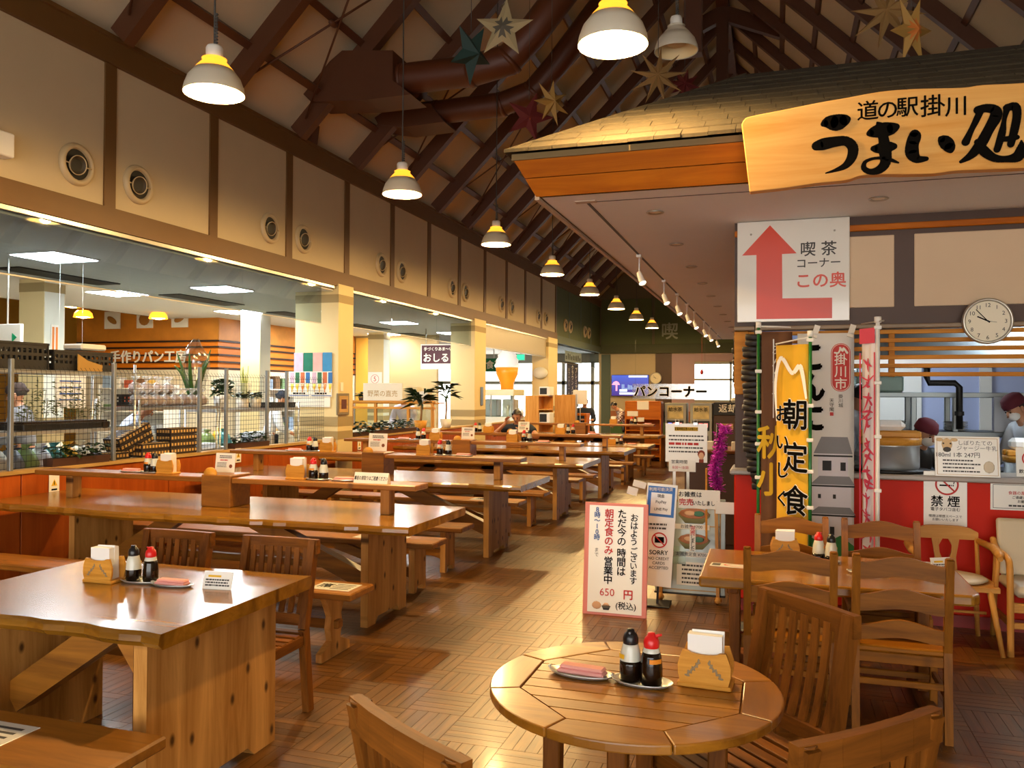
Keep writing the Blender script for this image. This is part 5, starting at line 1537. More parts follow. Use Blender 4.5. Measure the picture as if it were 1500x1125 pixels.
# ---------------------------------------------------------------- two light armchairs by the counter
def arm_chair(label, loc, rz, upholstered):
    t = thing('armchair', label, 'chair', loc, rz)
    W = .50
    if not upholstered:
        for s in (-1, 1):
            m = MB(); m.tube([(s * .18, .20, .40), (s * .24, .26, 0)], [.02, .014], 10); m.build('front_leg', M['lightz'], t)
            m = MB(); m.tube([(s * .17, -.16, .40), (s * .20, -.22, 0)], [.02, .014], 10); m.build('rear_leg', M['lightz'], t)
            m = MB(); m.tube([(s * .22, .17, .40), (s * .235, .17, .60)], .013, 8); m.build('arm_post', M['lightz'], t)
            m = MB(); m.tube([(s * .20, -.2, .64), (s * .255, -.05, .625), (s * .25, .12, .61), (s * .235, .22, .60)], [.02, .026, .028, .016], 10); m.build('arm', M['lightx'], t)
            m = MB(); m.tube([(s * .19, -.17, .42), (s * .19, -.21, .66)], .014, 8); m.build('back_post', M['lightz'], t)
        m = MB(); m.tube([(-.21, -.03, .2), (.21, -.03, .2)], .01, 8); m.build('stretcher', M['lightx'], t)
        n = 10
        top = [(-.20 + .40 * i / n, .735 - .04 * (abs(i / n - .5) * 2) ** 4) for i in range(n + 1)]
        bot = [(-.20 + .40 * i / n, .645) for i in range(n, -1, -1)]
        m = MB(); m.prism(top + bot, -.235, -.205, 'y'); m.build('crest_rail', M['lightx'], t)
        for s in (-1, 1):
            m = MB(); m.prism([(s * .02, .42), (s * .075, .42), (s * .065, .52), (s * .085, .645), (s * .018, .645), (s * .04, .60), (s * .035, .55), (s * .015, .50)], -.22, -.205, 'y'); m.build('back_splat', M['lightz'], t)
        m = MB(); m.prism([(-.22, -.20), (.22, -.20), (.24, .0), (.235, .22), (-.235, .22), (-.24, 0)], .385, .415, 'z'); m.build('seat', M['lightx'], t)
        m = MB(); m.sphere((0, .02, .432), .21, 18, 8, 1, .95, .14); m.build('cushion', M['beige_vinyl'], t)
    else:
        for s in (-1, 1):
            m = MB(); m.tube(smooth_path([(s * .27, .24, 0), (s * .27, .235, .35), (s * .27, .22, .55), (s * .27, .15, .60), (s * .27, -.1, .61), (s * .27, -.2, .66)], 4), .02, 10); m.build('arm_frame', M['lightz'], t)
            m = MB(); m.tube([(s * .25, -.18, .60), (s * .26, -.26, 0)], [.02, .016], 10); m.build('rear_leg', M['lightz'], t)
            m = MB(); m.bbox(s * .26 - .012, -.22, .17, s * .26 + .012, .23, .21, .004); m.build('side_stretcher', M['lightx'], t)
        m = MB(); m.bbox(-.26, .20, .27, .26, .235, .33, .006); m.build('front_rail', M['lightx'], t)
        m = MB(); m.bbox(-.26, .21, .17, .26, .235, .21, .006); m.build('front_stretcher', M['lightx'], t)
        m = MB(); m.bbox(-.25, -.20, .36, .25, .24, .44, .03); o = m.build('seat_cushion', M['beige_vinyl'], t); md = o.modifiers.new('b', 'BEVEL'); md.width = .02; md.segments = 3
        m = MB(); m.prism([(-.17, .44), (-.10, .44), (-.19, .80), (-.235, .80)], -.25, .25, 'x'); o = m.build('back_cushion', M['beige_vinyl'], t); md = o.modifiers.new('b', 'BEVEL'); md.width = .02; md.segments = 3
    return t
M['beige_vinyl'] = mat('beige_vinyl', '#c6b79a', .45)
arm_chair('light beech armchair with a round seat cushion below the no smoking poster', (1.10, 6.08, 0), PI, False)
arm_chair('light armchair with beige vinyl seat and back at the right edge', (1.66, 6.10, 0), PI, True)

# ---------------------------------------------------------------- table condiments
def napkin_holder(loc, rz, label, detail=True):
    t = thing('napkin_holder', label, 'napkin holder', loc, rz, 'wooden napkin holders')
    m = MB(); m.bbox(-.082, -.05, 0, .082, .05, .014, .003); m.build('base', M['holder'], t)
    for s in (-1, 1):
        n = 8
        side = [(.072, .014), (.079, .04), (.080, .07), (.072, .095), (.066, .112)]
        top = [(.066 * (1 - 2 * i / 14), .112 - .010 * math.sin(i / 14 * PI) * (1 if .2 < i / 14 < .8 else .3)) for i in range(1, 14)]
        poly = side + top + [(-a, b) for a, b in side[::-1]]
        m = MB(); m.prism(poly, s * .042 - .005, s * .042 + .005, 'y'); o = m.build('side_panel', M['holder'], t)
        if detail and s < 0:
            m = MB(); rg = random.Random(2)
            for k in range(18):
                u = (k % 9) / 8
                sg = -1 if k < 9 else 1
                a_ = .4 + u * 2.6
                m.xf = Matrix.Translation((sg * (.034 + .018 * math.cos(a_)), -.0475, .036 + .045 * u)) @ Matrix.Rotation(sg * (.9 - u * 1.5) + (.8 if k % 2 else -.5), 4, 'Y')
                m.sphere((0, 0, 0), .0052, 8, 4, .7, .12, 1.7)
            m.xf = None
            m.build('carved_vine', mat('carved_dark', '#8f7a58', .7) if 'carved_dark' not in bpy.data.materials else bpy.data.materials['carved_dark'], o)
    m = MB()
    m.box(-.052, -.03, .014, .052, .012, .158)
    m.add([(-.05, .0, .014), (.05, .0, .014), (.05, .034, .014), (-.05, .034, .014), (-.044, .004, .165), (.056, .0, .168), (.054, .026, .160), (-.046, .03, .158)], [(0, 1, 2, 3), (4, 5, 6, 7), (0, 1, 5, 4), (1, 2, 6, 5), (2, 3, 7, 6), (3, 0, 4, 7)])
    o = m.build('napkins', M['napkin'], t)
    return t
def soy_bottle(loc, rz, label, red=True, fill=.6):
    t = thing('soy_sauce_bottle', label, 'sauce bottle', loc, rz, 'soy sauce bottles on the tables')
    f = fill
    zf = .012 + .092 * f
    prof = [(.0, 0), (.031, 0), (.0345, .008), (.0345, .05), (.031, .085), (.025, .108), (.022, .115)]
    def rad(z):
        for (r0, z0), (r1, z1) in zip(prof[1:], prof[2:]):
            if z0 <= z <= z1 and z1 > z0: return r0 + (r1 - r0) * (z - z0) / (z1 - z0)
        return .022
    low = [p for p in prof if p[1] < zf] + [(rad(zf), zf)]
    up = [(rad(zf), zf)] + [p for p in prof if p[1] > zf]
    m = MB(); m.lathe(low + [(0, zf)], 20); m.build('soy_sauce', M['soy'], t)
    m = MB(); m.lathe(up + [(0, .115)], 20); m.build('bottle_body', M['bottle'], t)
    m = MB(); m.lathe([(.0235, .113), (.0245, .117), (.0245, .130), (.020, .143), (.013, .150), (.011, .158), (0, .160)], 16)
    o = m.build('cap', M['redcap'] if red else M['blackcap'], t)
    m = MB(); m.tube([(.008, 0, .145), (.022, 0, .151), (.032, 0, .153)], [.007, .005, .0035], 8); m.build('spout', M['redcap'] if red else M['blackcap'], o)
    m = MB(); m.add([(math.cos(a) * .0352, -math.sin(a) * .0352, z) for z in (.07, .084) for a in (.5, .8, 1.1, 1.4, 1.7)], [(0, 1, 6, 5), (1, 2, 7, 6), (2, 3, 8, 7), (3, 4, 9, 8)])
    m.build('label', M['yellow'] if not red else mat_or, t)
    return t
mat_or = mat('orange_label', '#e08a1e', .6)
def tray(loc, rz, label, L=.10, Wd=.055):
    t = thing('steel_tray', label, 'tray', loc, rz, 'small oval steel trays')
    m = MB(); m.lathe([(0, .003), (L * .82, .003), (L, .012), (L * 1.03, .013), (L * 1.02, .009), (L * .85, 0), (0, 0)], 28, (0, 0, 0), 1, Wd / L); m.build('dish', M['steel'], t)
    m = MB(); m.tube([(-L * 1.0, 0, .012), (-L * 1.06, 0, .014), (-L * 1.06, .012, .014), (-L, .012, .012)], .003, 6); m.build('lug', M['steel'], t)
    return t
def pink_cloth(loc, rz, label):
    m = MB()
    m.bbox(-.078, -.026, 0, .078, .026, .014, .005); m.bbox(-.07, -.022, .0135, .076, .024, .026, .006)
    o = m.build('folded_pink_cloth', M['pink'], None, loc, (0, 0, rz))
    return tag(o, label, 'cloth', 'folded pink cloths on trays')
def condiments(where, yc, z, xh, xr, xb, xt, first='holder', detail=False, rz=0):
    """napkin holder, tray with two bottles, tray with a pink cloth"""
    if xh is not None: napkin_holder((xh, yc, z), rz, 'wooden napkin holder on %s' % where, detail)
    if xr is not None:
        tray(((xr + xb) / 2, yc - .005, z), rz, 'steel tray under the bottles on %s' % where, .095, .05)
        soy_bottle((xr, yc, z + .004), -.4, 'red capped soy sauce bottle on %s' % where, True, .62)
        soy_bottle((xb, yc, z + .004), -2.6, 'black capped soy sauce bottle on %s' % where, False, .45)
    if xt is not None:
        tray((xt, yc - .01, z), rz + .05, 'steel tray under the pink cloth on %s' % where, .105, .045)
        pink_cloth((xt, yc - .01, z + .005), rz + .05, 'folded pink cloth on its tray on %s' % where)
ZS = .74 + .225
condiments('the left shelf plank of the first long table', 5.45, ZS, -4.603, -4.80, -4.735, -4.956)
condiments('the right shelf plank of the first long table', 5.45, ZS, -3.422, -3.293, -3.205, -3.03)
condiments('the left shelf plank of the second long table', 8.02, ZS, -4.668, -4.898, -4.825, -5.079)
condiments('the right shelf plank of the second long table', 8.02, ZS, -3.516, -3.346, -3.25, -3.079)
condiments('the left shelf plank of the third long table', 10.6, ZS, -4.483, -4.67, -4.75, -4.97)
condiments('the right shelf plank of the third long table', 10.6, ZS, -3.363, -3.21, -3.13, -2.935)
condiments('the left shelf plank of the fourth long table', 12.95, ZS, -4.536, -4.765, -4.69, None)
condiments('the right shelf plank of the fourth long table', 12.95, ZS, -3.301, -3.10, -3.18, -2.75)
condiments('the fifth, lower long table', 15.6, .655, -2.972, -2.80, -2.88, -2.6)
condiments('the shelf of the sixth long table', 17.7, ZS, -3.343, -2.95, -2.87, -2.6)
condiments('the near slab table', 3.12, .74, None, None, None, -2.60)
napkin_holder((-2.96, 3.09, .74), .02, 'wooden napkin holder with a carved vine on the near slab table')
tray((-2.79, 3.13, .74), .0, 'oval steel tray under the sauce bottles on the near slab table', .105, .055)
soy_bottle((-2.842, 3.14, .744), 2.6, 'black capped soy sauce bottle on the near slab table', False, .42)
soy_bottle((-2.745, 3.14, .744), 2.8, 'red capped soy sauce bottle on the near slab table', True, .92)
tray((-.593, 2.60, .72), -.12, 'oval steel tray under the pink cloth on the round table', .105, .05)
pink_cloth((-.59, 2.60, .725), -.12, 'folded pink cloth on its tray on the round table')
tray((-.395, 2.585, .72), -.1, 'oval steel tray under the sauce bottles on the round table', .095, .055)
soy_bottle((-.434, 2.60, .724), -1.5, 'black capped soy sauce bottle on the round table', False, .55)
soy_bottle((-.366, 2.58, .724), .1, 'red capped soy sauce bottle on the round table', True, .95)
napkin_holder((-.206, 2.645, .72), -.06, 'wooden napkin holder with a carved vine on the round table')
napkin_holder((.05, 5.12, .665), .05, 'wooden napkin holder on the plank table before the banners')
soy_bottle((.235, 5.10, .669), 1, 'red capped soy sauce bottle on the plank table', True, .3)
soy_bottle((.30, 5.05, .669), 2, 'black capped soy sauce bottle on the plank table', False, .3)
tray((.267, 5.07, .665), -.5, 'oval steel tray under the sauce bottles on the plank table', .09, .05)
tray((.47, 4.80, .665), -.1, 'oval steel tray on the plank table in front of the right chair', .10, .05)

# standing cards
def card(label, loc, w, h, rz=0, tilt=-.12, kind='menu', name='menu_card'):
    t = thing(name, label, 'card', loc, rz, 'white menu cards on the tables' if kind == 'menu' else None)
    t.rotation_euler = (0, 0, rz)
    m = MB(); m.add([(-w / 2, 0, 0), (w / 2, 0, 0), (w / 2, -tilt * h, h), (-w / 2, -tilt * h, h), (-w / 2, .004, 0), (w / 2, .004, 0), (w / 2, -tilt * h + .004, h), (-w / 2, -tilt * h + .004, h)], [(0, 1, 2, 3), (7, 6, 5, 4), (0, 4, 5, 1), (1, 5, 6, 2), (2, 6, 7, 3), (3, 7, 4, 0)])
    m.build('card_sheet', M['lam'], t)
    m = MB(); m.xf = Matrix.Rotation(tilt, 4, 'X')
    if kind == 'menu':
        for q in range(2): lines(m, -w * .3, w * .33, h * (.86 - .09 * q), h * .05, -.0015, seed=q)
        for q in range(4): lines(m, -w * .4, w * .1, h * (.5 - .07 * q), h * .03, -.0015, seed=q + 5)
        m.build('fine_print', M['greyink'], t)
        m = MB(); m.xf = Matrix.Rotation(tilt, 4, 'X'); lines(m, -w * .25, w * .2, h * .64, h * .06, -.0015, seed=9); m.build('red_print', M['redink'], t)
        m = MB(); m.xf = Matrix.Rotation(tilt, 4, 'X'); m.disc((w * .3, -.0015, h * .33), h * .1, 14); m.build('round_picture', M['bread'], t)
    else:
        m.box(-w * .35, -.0015, h * .70, w * .1, -.001, h * .82); m.build('yellow_print', M['yellow'], t)
        m = MB(); m.xf = Matrix.Rotation(tilt, 4, 'X')
        for q in range(3): lines(m, -w * .42, w * .42, h * (.55 - .16 * q), h * .09, -.0015, seed=q)
        m.build('fine_print', M['greyink'], t)
    return t
card('white menu card standing on the centre box of the first long table', (-4.13, 5.52, .985), .18, .15)
card('white menu card standing on the centre box of the second long table', (-4.11, 8.10, .985), .22, .19)
card('white menu card standing on the centre box of the third long table', (-4.05, 10.70, .985), .19, .16)
card('white menu card standing in front of the seated man on the fourth table', (-3.93, 12.95, .985), .19, .17)
card('small white price card leaning at the right end of the near slab table', (-2.37, 3.12, .74), .14, .075, .12, -.3, 'notice', 'table_card')
card('cream price card standing at the right end of the plank table', (.86, 4.98, .665), .12, .075, .5, -.3, 'notice', 'table_card')
n = MB(); n.bbox(-.12, -.045, 0, .12, .045, .002, .0005); o = n.build('table_notice', M['lam'], None, (-.23, 4.78, .665), (0, 0, -.08)); tag(o, 'flat red and white notice lying at the left end of the plank table', 'notice')
m = MB(); m.lathe([(.028, .0022), (.033, .0026), (.028, .003)], 24, (.03, 0, 0), 2.4, 1); m.build('red_ring', M['redink'], o)
m = MB(); m.box(-.11, -.03, .0021, -.065, .03, .0026); m.build('photo_print', M['greyink'], o)
t = thing('tent_sign', 'long white seat notice standing on the right shelf plank of the first table', 'sign', (-2.78, 5.40, ZS))
m = MB(); m.prism([(-.03, 0), (.03, 0), (.004, .075), (-.004, .075)], -.135, .135, 'x'); m.build('tent_card', M['lam'], t)
text(t, 'lettering', '事前の席取りはご遠慮ください', .034, (0, -.0185, .034), M['ink'], (PI / 2 - .33, 0, 0), bold=.03, sx=.56)

# ---------------------------------------------------------------- morning set sign board
t = thing('sign_board', 'white sign board with a pink border and vertical lettering standing in the aisle', 'sign', (-1.122, 5.99, 0))
tl = -.10
X = Matrix.Rotation(tl, 4, 'X')
W, H = .47, .815
m = MB(); m.xf = X; m.bbox(-W / 2, 0, .0, W / 2, .02, H, .003); m.build('board', mat('pink_board_edge', '#dd8478', .5), t)
m = MB(); m.xf = X; m.box(-W / 2 + .035, -.003, .02, W / 2 - .035, 0, H - .02); m.build('poster_sheet', M['lam'], t)
m = MB(); m.bar((-.17, .26, 0), (-.17, .10, .74), .03, .02, (1, 0, 0)); m.bar((.17, .26, 0), (.17, .10, .74), .03, .02, (1, 0, 0)); m.build('rear_strut', M['lightz'], t)
def on(tx, nm, body, size, x, z, mm, **k):
    return text(t, nm, body, size, tuple(X @ Vector((x, -.006, z))), mm, (PI / 2 + tl, 0, 0), **k)
on(t, 'lettering', 'おはよう', .062, .135, .625, M['ink'], vert=True, line=.92, bold=.025)
on(t, 'lettering', 'ございます', .058, .135, .365, M['ink'], vert=True, line=.92, bold=.025)
on(t, 'lettering', 'ただ今の', .07, .045, .635, M['ink'], vert=True, line=.95, bold=.03)
on(t, 'lettering', '時間は', .07, .045, .385, M['ink'], vert=True, line=.95, bold=.03)
on(t, 'lettering', '朝定食のみ', .07, -.05, .60, M['redink'], vert=True, line=.95, bold=.035)
on(t, 'lettering', '営業中', .07, -.05, .32, M['ink'], vert=True, line=.95, bold=.035)
on(t, 'lettering', '8時〜10時', .048, -.14, .66, M['blue_ink'], vert=True, line=.85, bold=.03)
on(t, 'lettering', 'まで', .034, -.14, .45, M['greyink'], vert=True)
on(t, 'lettering', '650', .075, -.055, .165, M['redink'])
on(t, 'lettering', '円', .075, .10, .155, M['redink'], bold=.04)
on(t, 'lettering', '(税込)', .058, .085, .075, M['ink'], bold=.02)
m = MB(); m.xf = X
m.lathe([(0, 0), (.02, .0), (.034, .03), (0, .03)], 14, (-.06, -.004, .04), 1, .05); m.build('bowl_picture', M['greyink'], t)
m = MB(); m.xf = X; m.lathe([(0, 0), (.028, 0), (.012, .02), (0, .02)], 14, (-.06, -.004, .07), 1, .05); m.sphere((-.13, -.004, .07), .035, 12, 5, 1, .05, .8); m.build('food_picture', mat('food_tan', '#cfa27c', .7), t)

# menu board with glossy cover
t = thing('menu_board', 'glossy menu board with soup bowl pictures leaning on an easel by the kiosk', 'sign', (-.645, 6.62, 0))
tl = -.08; X = Matrix.Rotation(tl, 4, 'X')
m = MB(); m.xf = X; m.bbox(-.27, 0, .05, .27, .03, .80, .004); m.build('board', mat('board_grey_green', '#a9b3a6', .25, coat=.4), t)
m = MB(); m.xf = X
for x in (-.235, .225): m.box(x, -.002, .08, x + .012, 0, .78)
for z in (.08, .36, .58, .77): m.box(-.235, -.002, z, .235, 0, z + .008)
m.build('gold_border', M['sill'], t)
def bowl_pic(x, z, r):
    m = MB(); m.xf = X; m.lathe([(0, -.5 * r), (r * .55, -.5 * r), (r * .95, -.05 * r), (r, .12 * r), (0, .12 * r)], 20, (x, -.005, z), 1, .03); m.build('bowl_picture', mat_bowl, t)
    m = MB(); m.xf = X; m.sphere((x, -.012, z + .12 * r), r * .93, 18, 6, 1, .02, .36); o = m.build('soup_picture', mat_soup, t)
    m = MB(); m.xf = X; m.sphere((x + r * .3, -.018, z + .12 * r), r * .35, 10, 5, 1, .03, .5); m.build('greens_picture', mat_greens, t)
    m = MB(); m.xf = X; m.sphere((x - r * .25, -.018, z + .14 * r), r * .3, 10, 5, 1.2, .03, .5); m.build('topping_picture', mat_top, t)
mat_bowl = mat('print_bowl', '#8d8a5c', .5); mat_soup = mat('print_soup', '#a8683a', .5, noise=.4, nscale=60); mat_greens = mat('print_greens', '#2f6b45', .5); mat_top = mat('print_topping', '#d9a877', .5)
bowl_pic(.03, .665, .125); bowl_pic(.03, .465, .125)
for z, nm in ((.575, 'お雑煮 ¥700'), (.36, 'お雑煮定食 ¥700')):
    m = MB(); m.xf = X; m.box(-.13, -.004, z - .02, .15, -.002, z + .02); m.build('price_strip', M['paper'], t)
    text(t, 'lettering', nm, .032, tuple(X @ Vector((.01, -.006, z))), M['greyink'], (PI / 2 + tl, 0, 0), bold=.01)
m = MB(); m.xf = X; m.box(-.1, -.004, .12, .2, -.002, .30); o = m.build('lower_sheet', M['paper'], t)
m = MB(); m.xf = X
for q in range(5): lines(m, -.06, .16, .275 - .033 * q, .014, -.005, seed=q)
m.build('fine_print', M['greyink'], t)
m = MB(); m.xf = X; m.box(-.235, -.004, .28, -.03, -.002, .42); m.build('green_sheet', mat('pale_green_sheet', '#9fb59f', .2, coat=.4), t)
m = MB(); m.xf = X; m.box(.0, -.028, .39, .045, -.024, .58); m.build('sold_out_strip', M['paper'], t)
text(t, 'lettering', '完売', .04, tuple(X @ Vector((.0225, -.03, .545))), M['redink'], (PI / 2 + tl, 0, 0), vert=True, bold=.03, line=.9)
text(t, 'lettering', 'しました', .036, tuple(X @ Vector((.0225, -.03, .45))), M['ink'], (PI / 2 + tl, 0, 0), vert=True, bold=.02, line=.85)
for s in (-1, 1):
    m = MB(); m.bar((s * .22, -.03, 0), (s * .2, .02, .8), .03, .025, (1, 0, 0)); m.sphere((s * .22, -.04, .03), .03, 10, 6); m.build('easel_leg', M['lightz'], t)
m = MB(); m.bar((0, .35, 0), (0, .06, .8), .03, .025, (1, 0, 0)); m.build('easel_leg', M['lightz'], t)
m = MB(); m.xf = X; m.bbox(-.275, -.012, .045, .275, .035, .06); m.build('easel_ledge', M['black'], t)
s2 = thing('sold_out_sign', 'white sold out sign on a wooden stick above the menu board', 'sign', (-.53, 6.50, 0))
m = MB(); m.bbox(-.19, 0, .74, .125, .008, .885, .002); m.build('sign_card', M['paper'], s2)
m = MB(); m.bar((.02, .05, .50), (.02, .02, 1.05), .032, .014, (1, 0, 0)); m.build('stick', M['lattice'], s2)
m = MB(); m.bbox(.09, -.004, .71, .235, .0, .80, .001); m.build('small_card', M['paper'], s2)
text(s2, 'lettering', 'お雑煮は', .045, (-.10, -.002, .845), M['ink'], bold=.025)
text(s2, 'lettering', '完売', .055, (-.13, -.002, .785), M['redink'], bold=.04)
text(s2, 'lettering', 'いたしました', .04, (.02, -.002, .782), M['ink'], bold=.025, sx=.85)
s3 = thing('payment_notice', 'tall white notice with a blue frame and no cards symbol beside the menu board', 'notice', (-.885, 6.38, 0), .04)
m = MB(); m.xf = Matrix.Rotation(-.05, 4, 'X') @ Matrix.Rotation(.06, 4, 'Y'); m.bbox(-.115, 0, .15, .115, .004, .93, .001); m.build('sheet', M['lam'], s3)
m = MB(); m.xf = Matrix.Rotation(-.05, 4, 'X') @ Matrix.Rotation(.06, 4, 'Y')
m.box(-.105, -.002, .68, .10, -.001, .91); m.build('blue_frame', mat('notice_blue', '#2a6fc0', .5), s3)
m = MB(); m.xf = Matrix.Rotation(-.05, 4, 'X') @ Matrix.Rotation(.06, 4, 'Y'); m.box(-.08, -.003, .70, .078, -.002, .86); m.build('white_field', M['lam'], s3)
for body, z, sz, mm in (('利用可能決済', .885, .03, 'paper'), ('現金', .835, .028, 'ink'), ('PayPay', .79, .03, 'greyink'), ('LINE Pay', .735, .028, 'greyink')):
    text(s3, 'lettering', body, sz, (.045, -.008 + z * .05, z), M[mm], (PI / 2 - .05, 0.0, 0), bold=.02)
no_x = .035
m = MB()
no_smoking_ring = None
n_ = 28
for k in range(n_):
    a, b = 2 * PI * k / n_, 2 * PI * (k + 1) / n_
    m.quad((no_x + .06 * math.cos(a), .018, .50 + .06 * math.sin(a)), (no_x + .06 * math.cos(b), .018, .50 + .06 * math.sin(b)), (no_x + .05 * math.cos(b), .018, .50 + .05 * math.sin(b)), (no_x + .05 * math.cos(a), .018, .50 + .05 * math.sin(a)))
m.bar((no_x - .04, .018, .54), (no_x + .04, .018, .46), .009, .001, (0, 1, 0)); m.build('ban_ring', M['redink'], s3)
m = MB(); m.box(no_x - .035, .0185, .48, no_x + .035, .019, .525); m.build('card_symbol', M['ink'], s3)
text(s3, 'lettering', 'SORRY', .046, (.03, .012, .405), M['ink'], (PI / 2 - .05, 0, 0), bold=.03)
for body, z in (('NO CREDIT', .36), ('CARDS', .325), ('ACCEPTED', .29)):
    text(s3, 'lettering', body, .03, (.03, .010, z), M['greyink'], (PI / 2 - .05, 0, 0), bold=.02)
m = MB(); lines(m, -.06, .1, .62, .014, .023, seed=3); lines(m, -.06, .1, .59, .014, .021, seed=4); m.build('fine_print', M['greyink'], s3)
m = MB(); m.xf = Matrix.Translation((-.12, -.004, .90)) @ Matrix.Rotation(.25, 4, 'Y'); m.bbox(-.05, -.002, 0, .05, 0, .05, .001); m.bbox(-.08, -.004, -.07, .0, -.002, -.01, .001); m.build('stuck_note', M['paper'], s3)
m = MB(); m.bar((0.02, .03, 0), (.05, .06, .9), .02, .015, (1, 0, 0)); m.bbox(-.1, -.06, 0, .12, .16, .015); m.build('stand', M['black'], s3)

# hours notice on a stand, with clips
a = (-0.945, 1.357); b = (-0.579, 1.014)
t = thing('hours_notice', 'white opening hours notice clipped on a thin stand behind the menu board', 'notice', ((a[0] + b[0]) / 2, 7.5, 0))
W, H = b[0] - a[0], a[1] - b[1]
m = MB(); m.bbox(-W / 2, 0, b[1], W / 2, .006, a[1], .001); m.build('sheet', M['lam'], t)
m = MB(); m.bbox(-W / 2 + .03, -.003, b[1] - .085, W / 2 - .1, .003, b[1] + .02, .001); m.build('lower_sheet', M['lam'], t)
m = MB(); m.box(-W * .28, -.001, a[1] - .065, W * .28, 0, a[1] - .03); m.build('yellow_band', M['yellow'], t)
text(t, 'lettering', '営業時間変更のお知らせ', .03, (0, -.003, a[1] - .05), M['ink'], bold=.03, sx=.62)
m = MB()
for q in range(5):
    if q != 2: lines(m, -W * .42, W * .42, a[1] - .11 - .035 * q, .013, -.001, seed=q)
m.build('fine_print', M['greyink'], t)
m = MB()
for q in (2,): lines(m, -W * .42, W * .3, a[1] - .11 - .035 * q, .022, -.001, seed=q)
m.build('red_print', M['redink'], t)
m = MB(); m.sphere((W * .36, -.003, b[1] + .06), .03, 12, 6, .8, .06, 1.1); m.build('girl_face_print', mat('print_skin', '#e0b08c', .8), t)
m = MB(); m.sphere((W * .36, -.002, b[1] + .075), .036, 12, 6, .9, .05, 1); m.box(W * .36 - .02, -.002, b[1] - .0, W * .36 + .02, -.001, b[1] + .03); m.build('girl_hair_print', mat('print_auburn', '#8c3a26', .8), t)
text(t, 'lettering', '営業時間', .036, (-.06, -.006, b[1] + .0), M['greyink'], bold=.01)
text(t, 'lettering', '8:00〜18:00', .036, (-.05, -.006, b[1] - .05), M['redink'], sx=.8)
for s in (-1, 1):
    m = MB(); m.bbox(s * .08 - .02, -.008, a[1] - .015, s * .08 + .02, .012, a[1] + .012, .003); m.tube([(s * .08 - .015, 0, a[1] + .01), (s * .08 - .015, 0, a[1] + .035), (s * .08 + .015, 0, a[1] + .035), (s * .08 + .015, 0, a[1] + .01)], .003, 6); m.build('clip', M['steel'], t)
m = MB(); m.bbox(-.12, .006, 0, -.09, .02, a[1], .003); m.bbox(.0, .006, 0, .03, .02, a[1], .003); m.bbox(-.16, -.12, 0, .08, .16, .02, .004); m.build('stand', M['alu'], t)

# purple tinsel garland on a thin post and a dark side counter
t = thing('tinsel_garland', 'shiny purple tinsel garland hanging beside the kiosk', 'garland', (-.50, 7.9, 0))
mt = mat('purple_tinsel', '#e040d0', .35, .25)
rg = random.Random(4)
mb_ = MB()
for k in range(1500):
    u = rg.random()
    z = 1.33 - .60 * u
    cx_ = .06 * (1 if u < .12 else 0) - .02 + .03 * math.sin(u * 6) + (.07 * max(0, u - .6))
    a = rg.uniform(0, 2 * PI); l = rg.uniform(.03, .075); dz = rg.uniform(-.03, .03)
    c = Vector((cx_, 0, z)); e = c + Vector((math.cos(a) * l, math.sin(a) * l * .8, dz))
    n_ = Vector((-math.sin(a), math.cos(a), rg.uniform(-1, 1))).normalized() * .004
    mb_.add([c - n_, c + n_, e + n_, e - n_], [(0, 1, 2, 3)])
o = mb_.build('tinsel_strands', mt, t, fix=False); tag(o, kind='stuff')
m = MB(); m.tube([(-.02, 0, 0), (-.02, 0, 1.34)], .01, 8); m.lathe([(0, 0), (.12, 0), (.12, .015), (0, .02)], 18, (-.02, 0, 0)); m.build('post', M['black'], t)
t = thing('side_cabinet', 'dark brown side cabinet by the kiosk wall behind the tinsel', 'cabinet', (-.62, 9.3, 0))
m = MB(); m.bbox(-.30, -.4, 0, .30, .4, 1.0, .006); m.build('body', M['dark_trim'], t)
m = MB(); m.bbox(-.32, -.42, 1.0, .32, .42, 1.03, .004); m.build('top', M['teakx'], t)
for s in (-1, 1):
    m = MB(); m.bbox(s * .15 - .14, -.415, .06, s * .15 + .14, -.4, .94, .004); d = m.build('door', M['dark_trim'], t)
    m = MB(); m.tube([(s * .04, -.425, .5), (s * .04, -.425, .6)], .006, 6); m.build('handle', M['alu'], d)
for k in range(4):
    m = MB(); m.bbox(-.05, -.035, 0, .05, .035, .06 + .03 * (k % 2), .004); tag(m.build('price_card_block', M['paper'] if k % 2 else M['black'], None, (-.82 + .14 * k, 9.05, 1.03)), 'small %s card block on the dark side cabinet, %s from the left' % (('black', 'white')[k % 2], ORD[k]), 'card')

# ---------------------------------------------------------------- wire mesh fence on the sill, shelves behind it
PY_ = [5.37, 6.51, 7.77, 8.24, 9.06, 9.50, 10.6]
for i, y in enumerate(PY_[:-1]):
    t = tag(MB().bbox(-.018, -.018, .94, .018, .018, 1.89, .003).build('mesh_post', M['grey_post'], None, (XW + .0, y, 0)), 'upright galvanised post on the sill, %s from the left' % ORD[i], 'post', 'galvanised posts of the mesh fence')
wire = mat('black_wire', '#2a2a2a', .4, .5)
for i, (a, b) in enumerate(((4.2, 5.35), (5.39, 6.49), (6.53, 7.75), (7.79, 9.04), (9.08, 10.5))):
    t = thing('wire_mesh_panel', 'black wire mesh panel on the sill, %s from the left' % ORD[i], 'wire mesh', (XW - .03, 0, 0), 0, 'wire mesh panels on the sill')
    m = MB()
    n = int((b - a) / .052)
    for k in range(n + 1):
        y = a + .01 + (b - a - .02) * k / n
        m.tube([(0, y, .95), (0, y, 1.74), (-.012, y, 1.80), (-.04, y, 1.835)], .0021, 4, False)
    for k in range(17):
        z = .955 + k * .0525
        m.bar((0, a, z), (0, b, z), .0042, .0042)
    o = m.build('wire_grid', wire, t, fix=False); tag(o, kind='stuff')
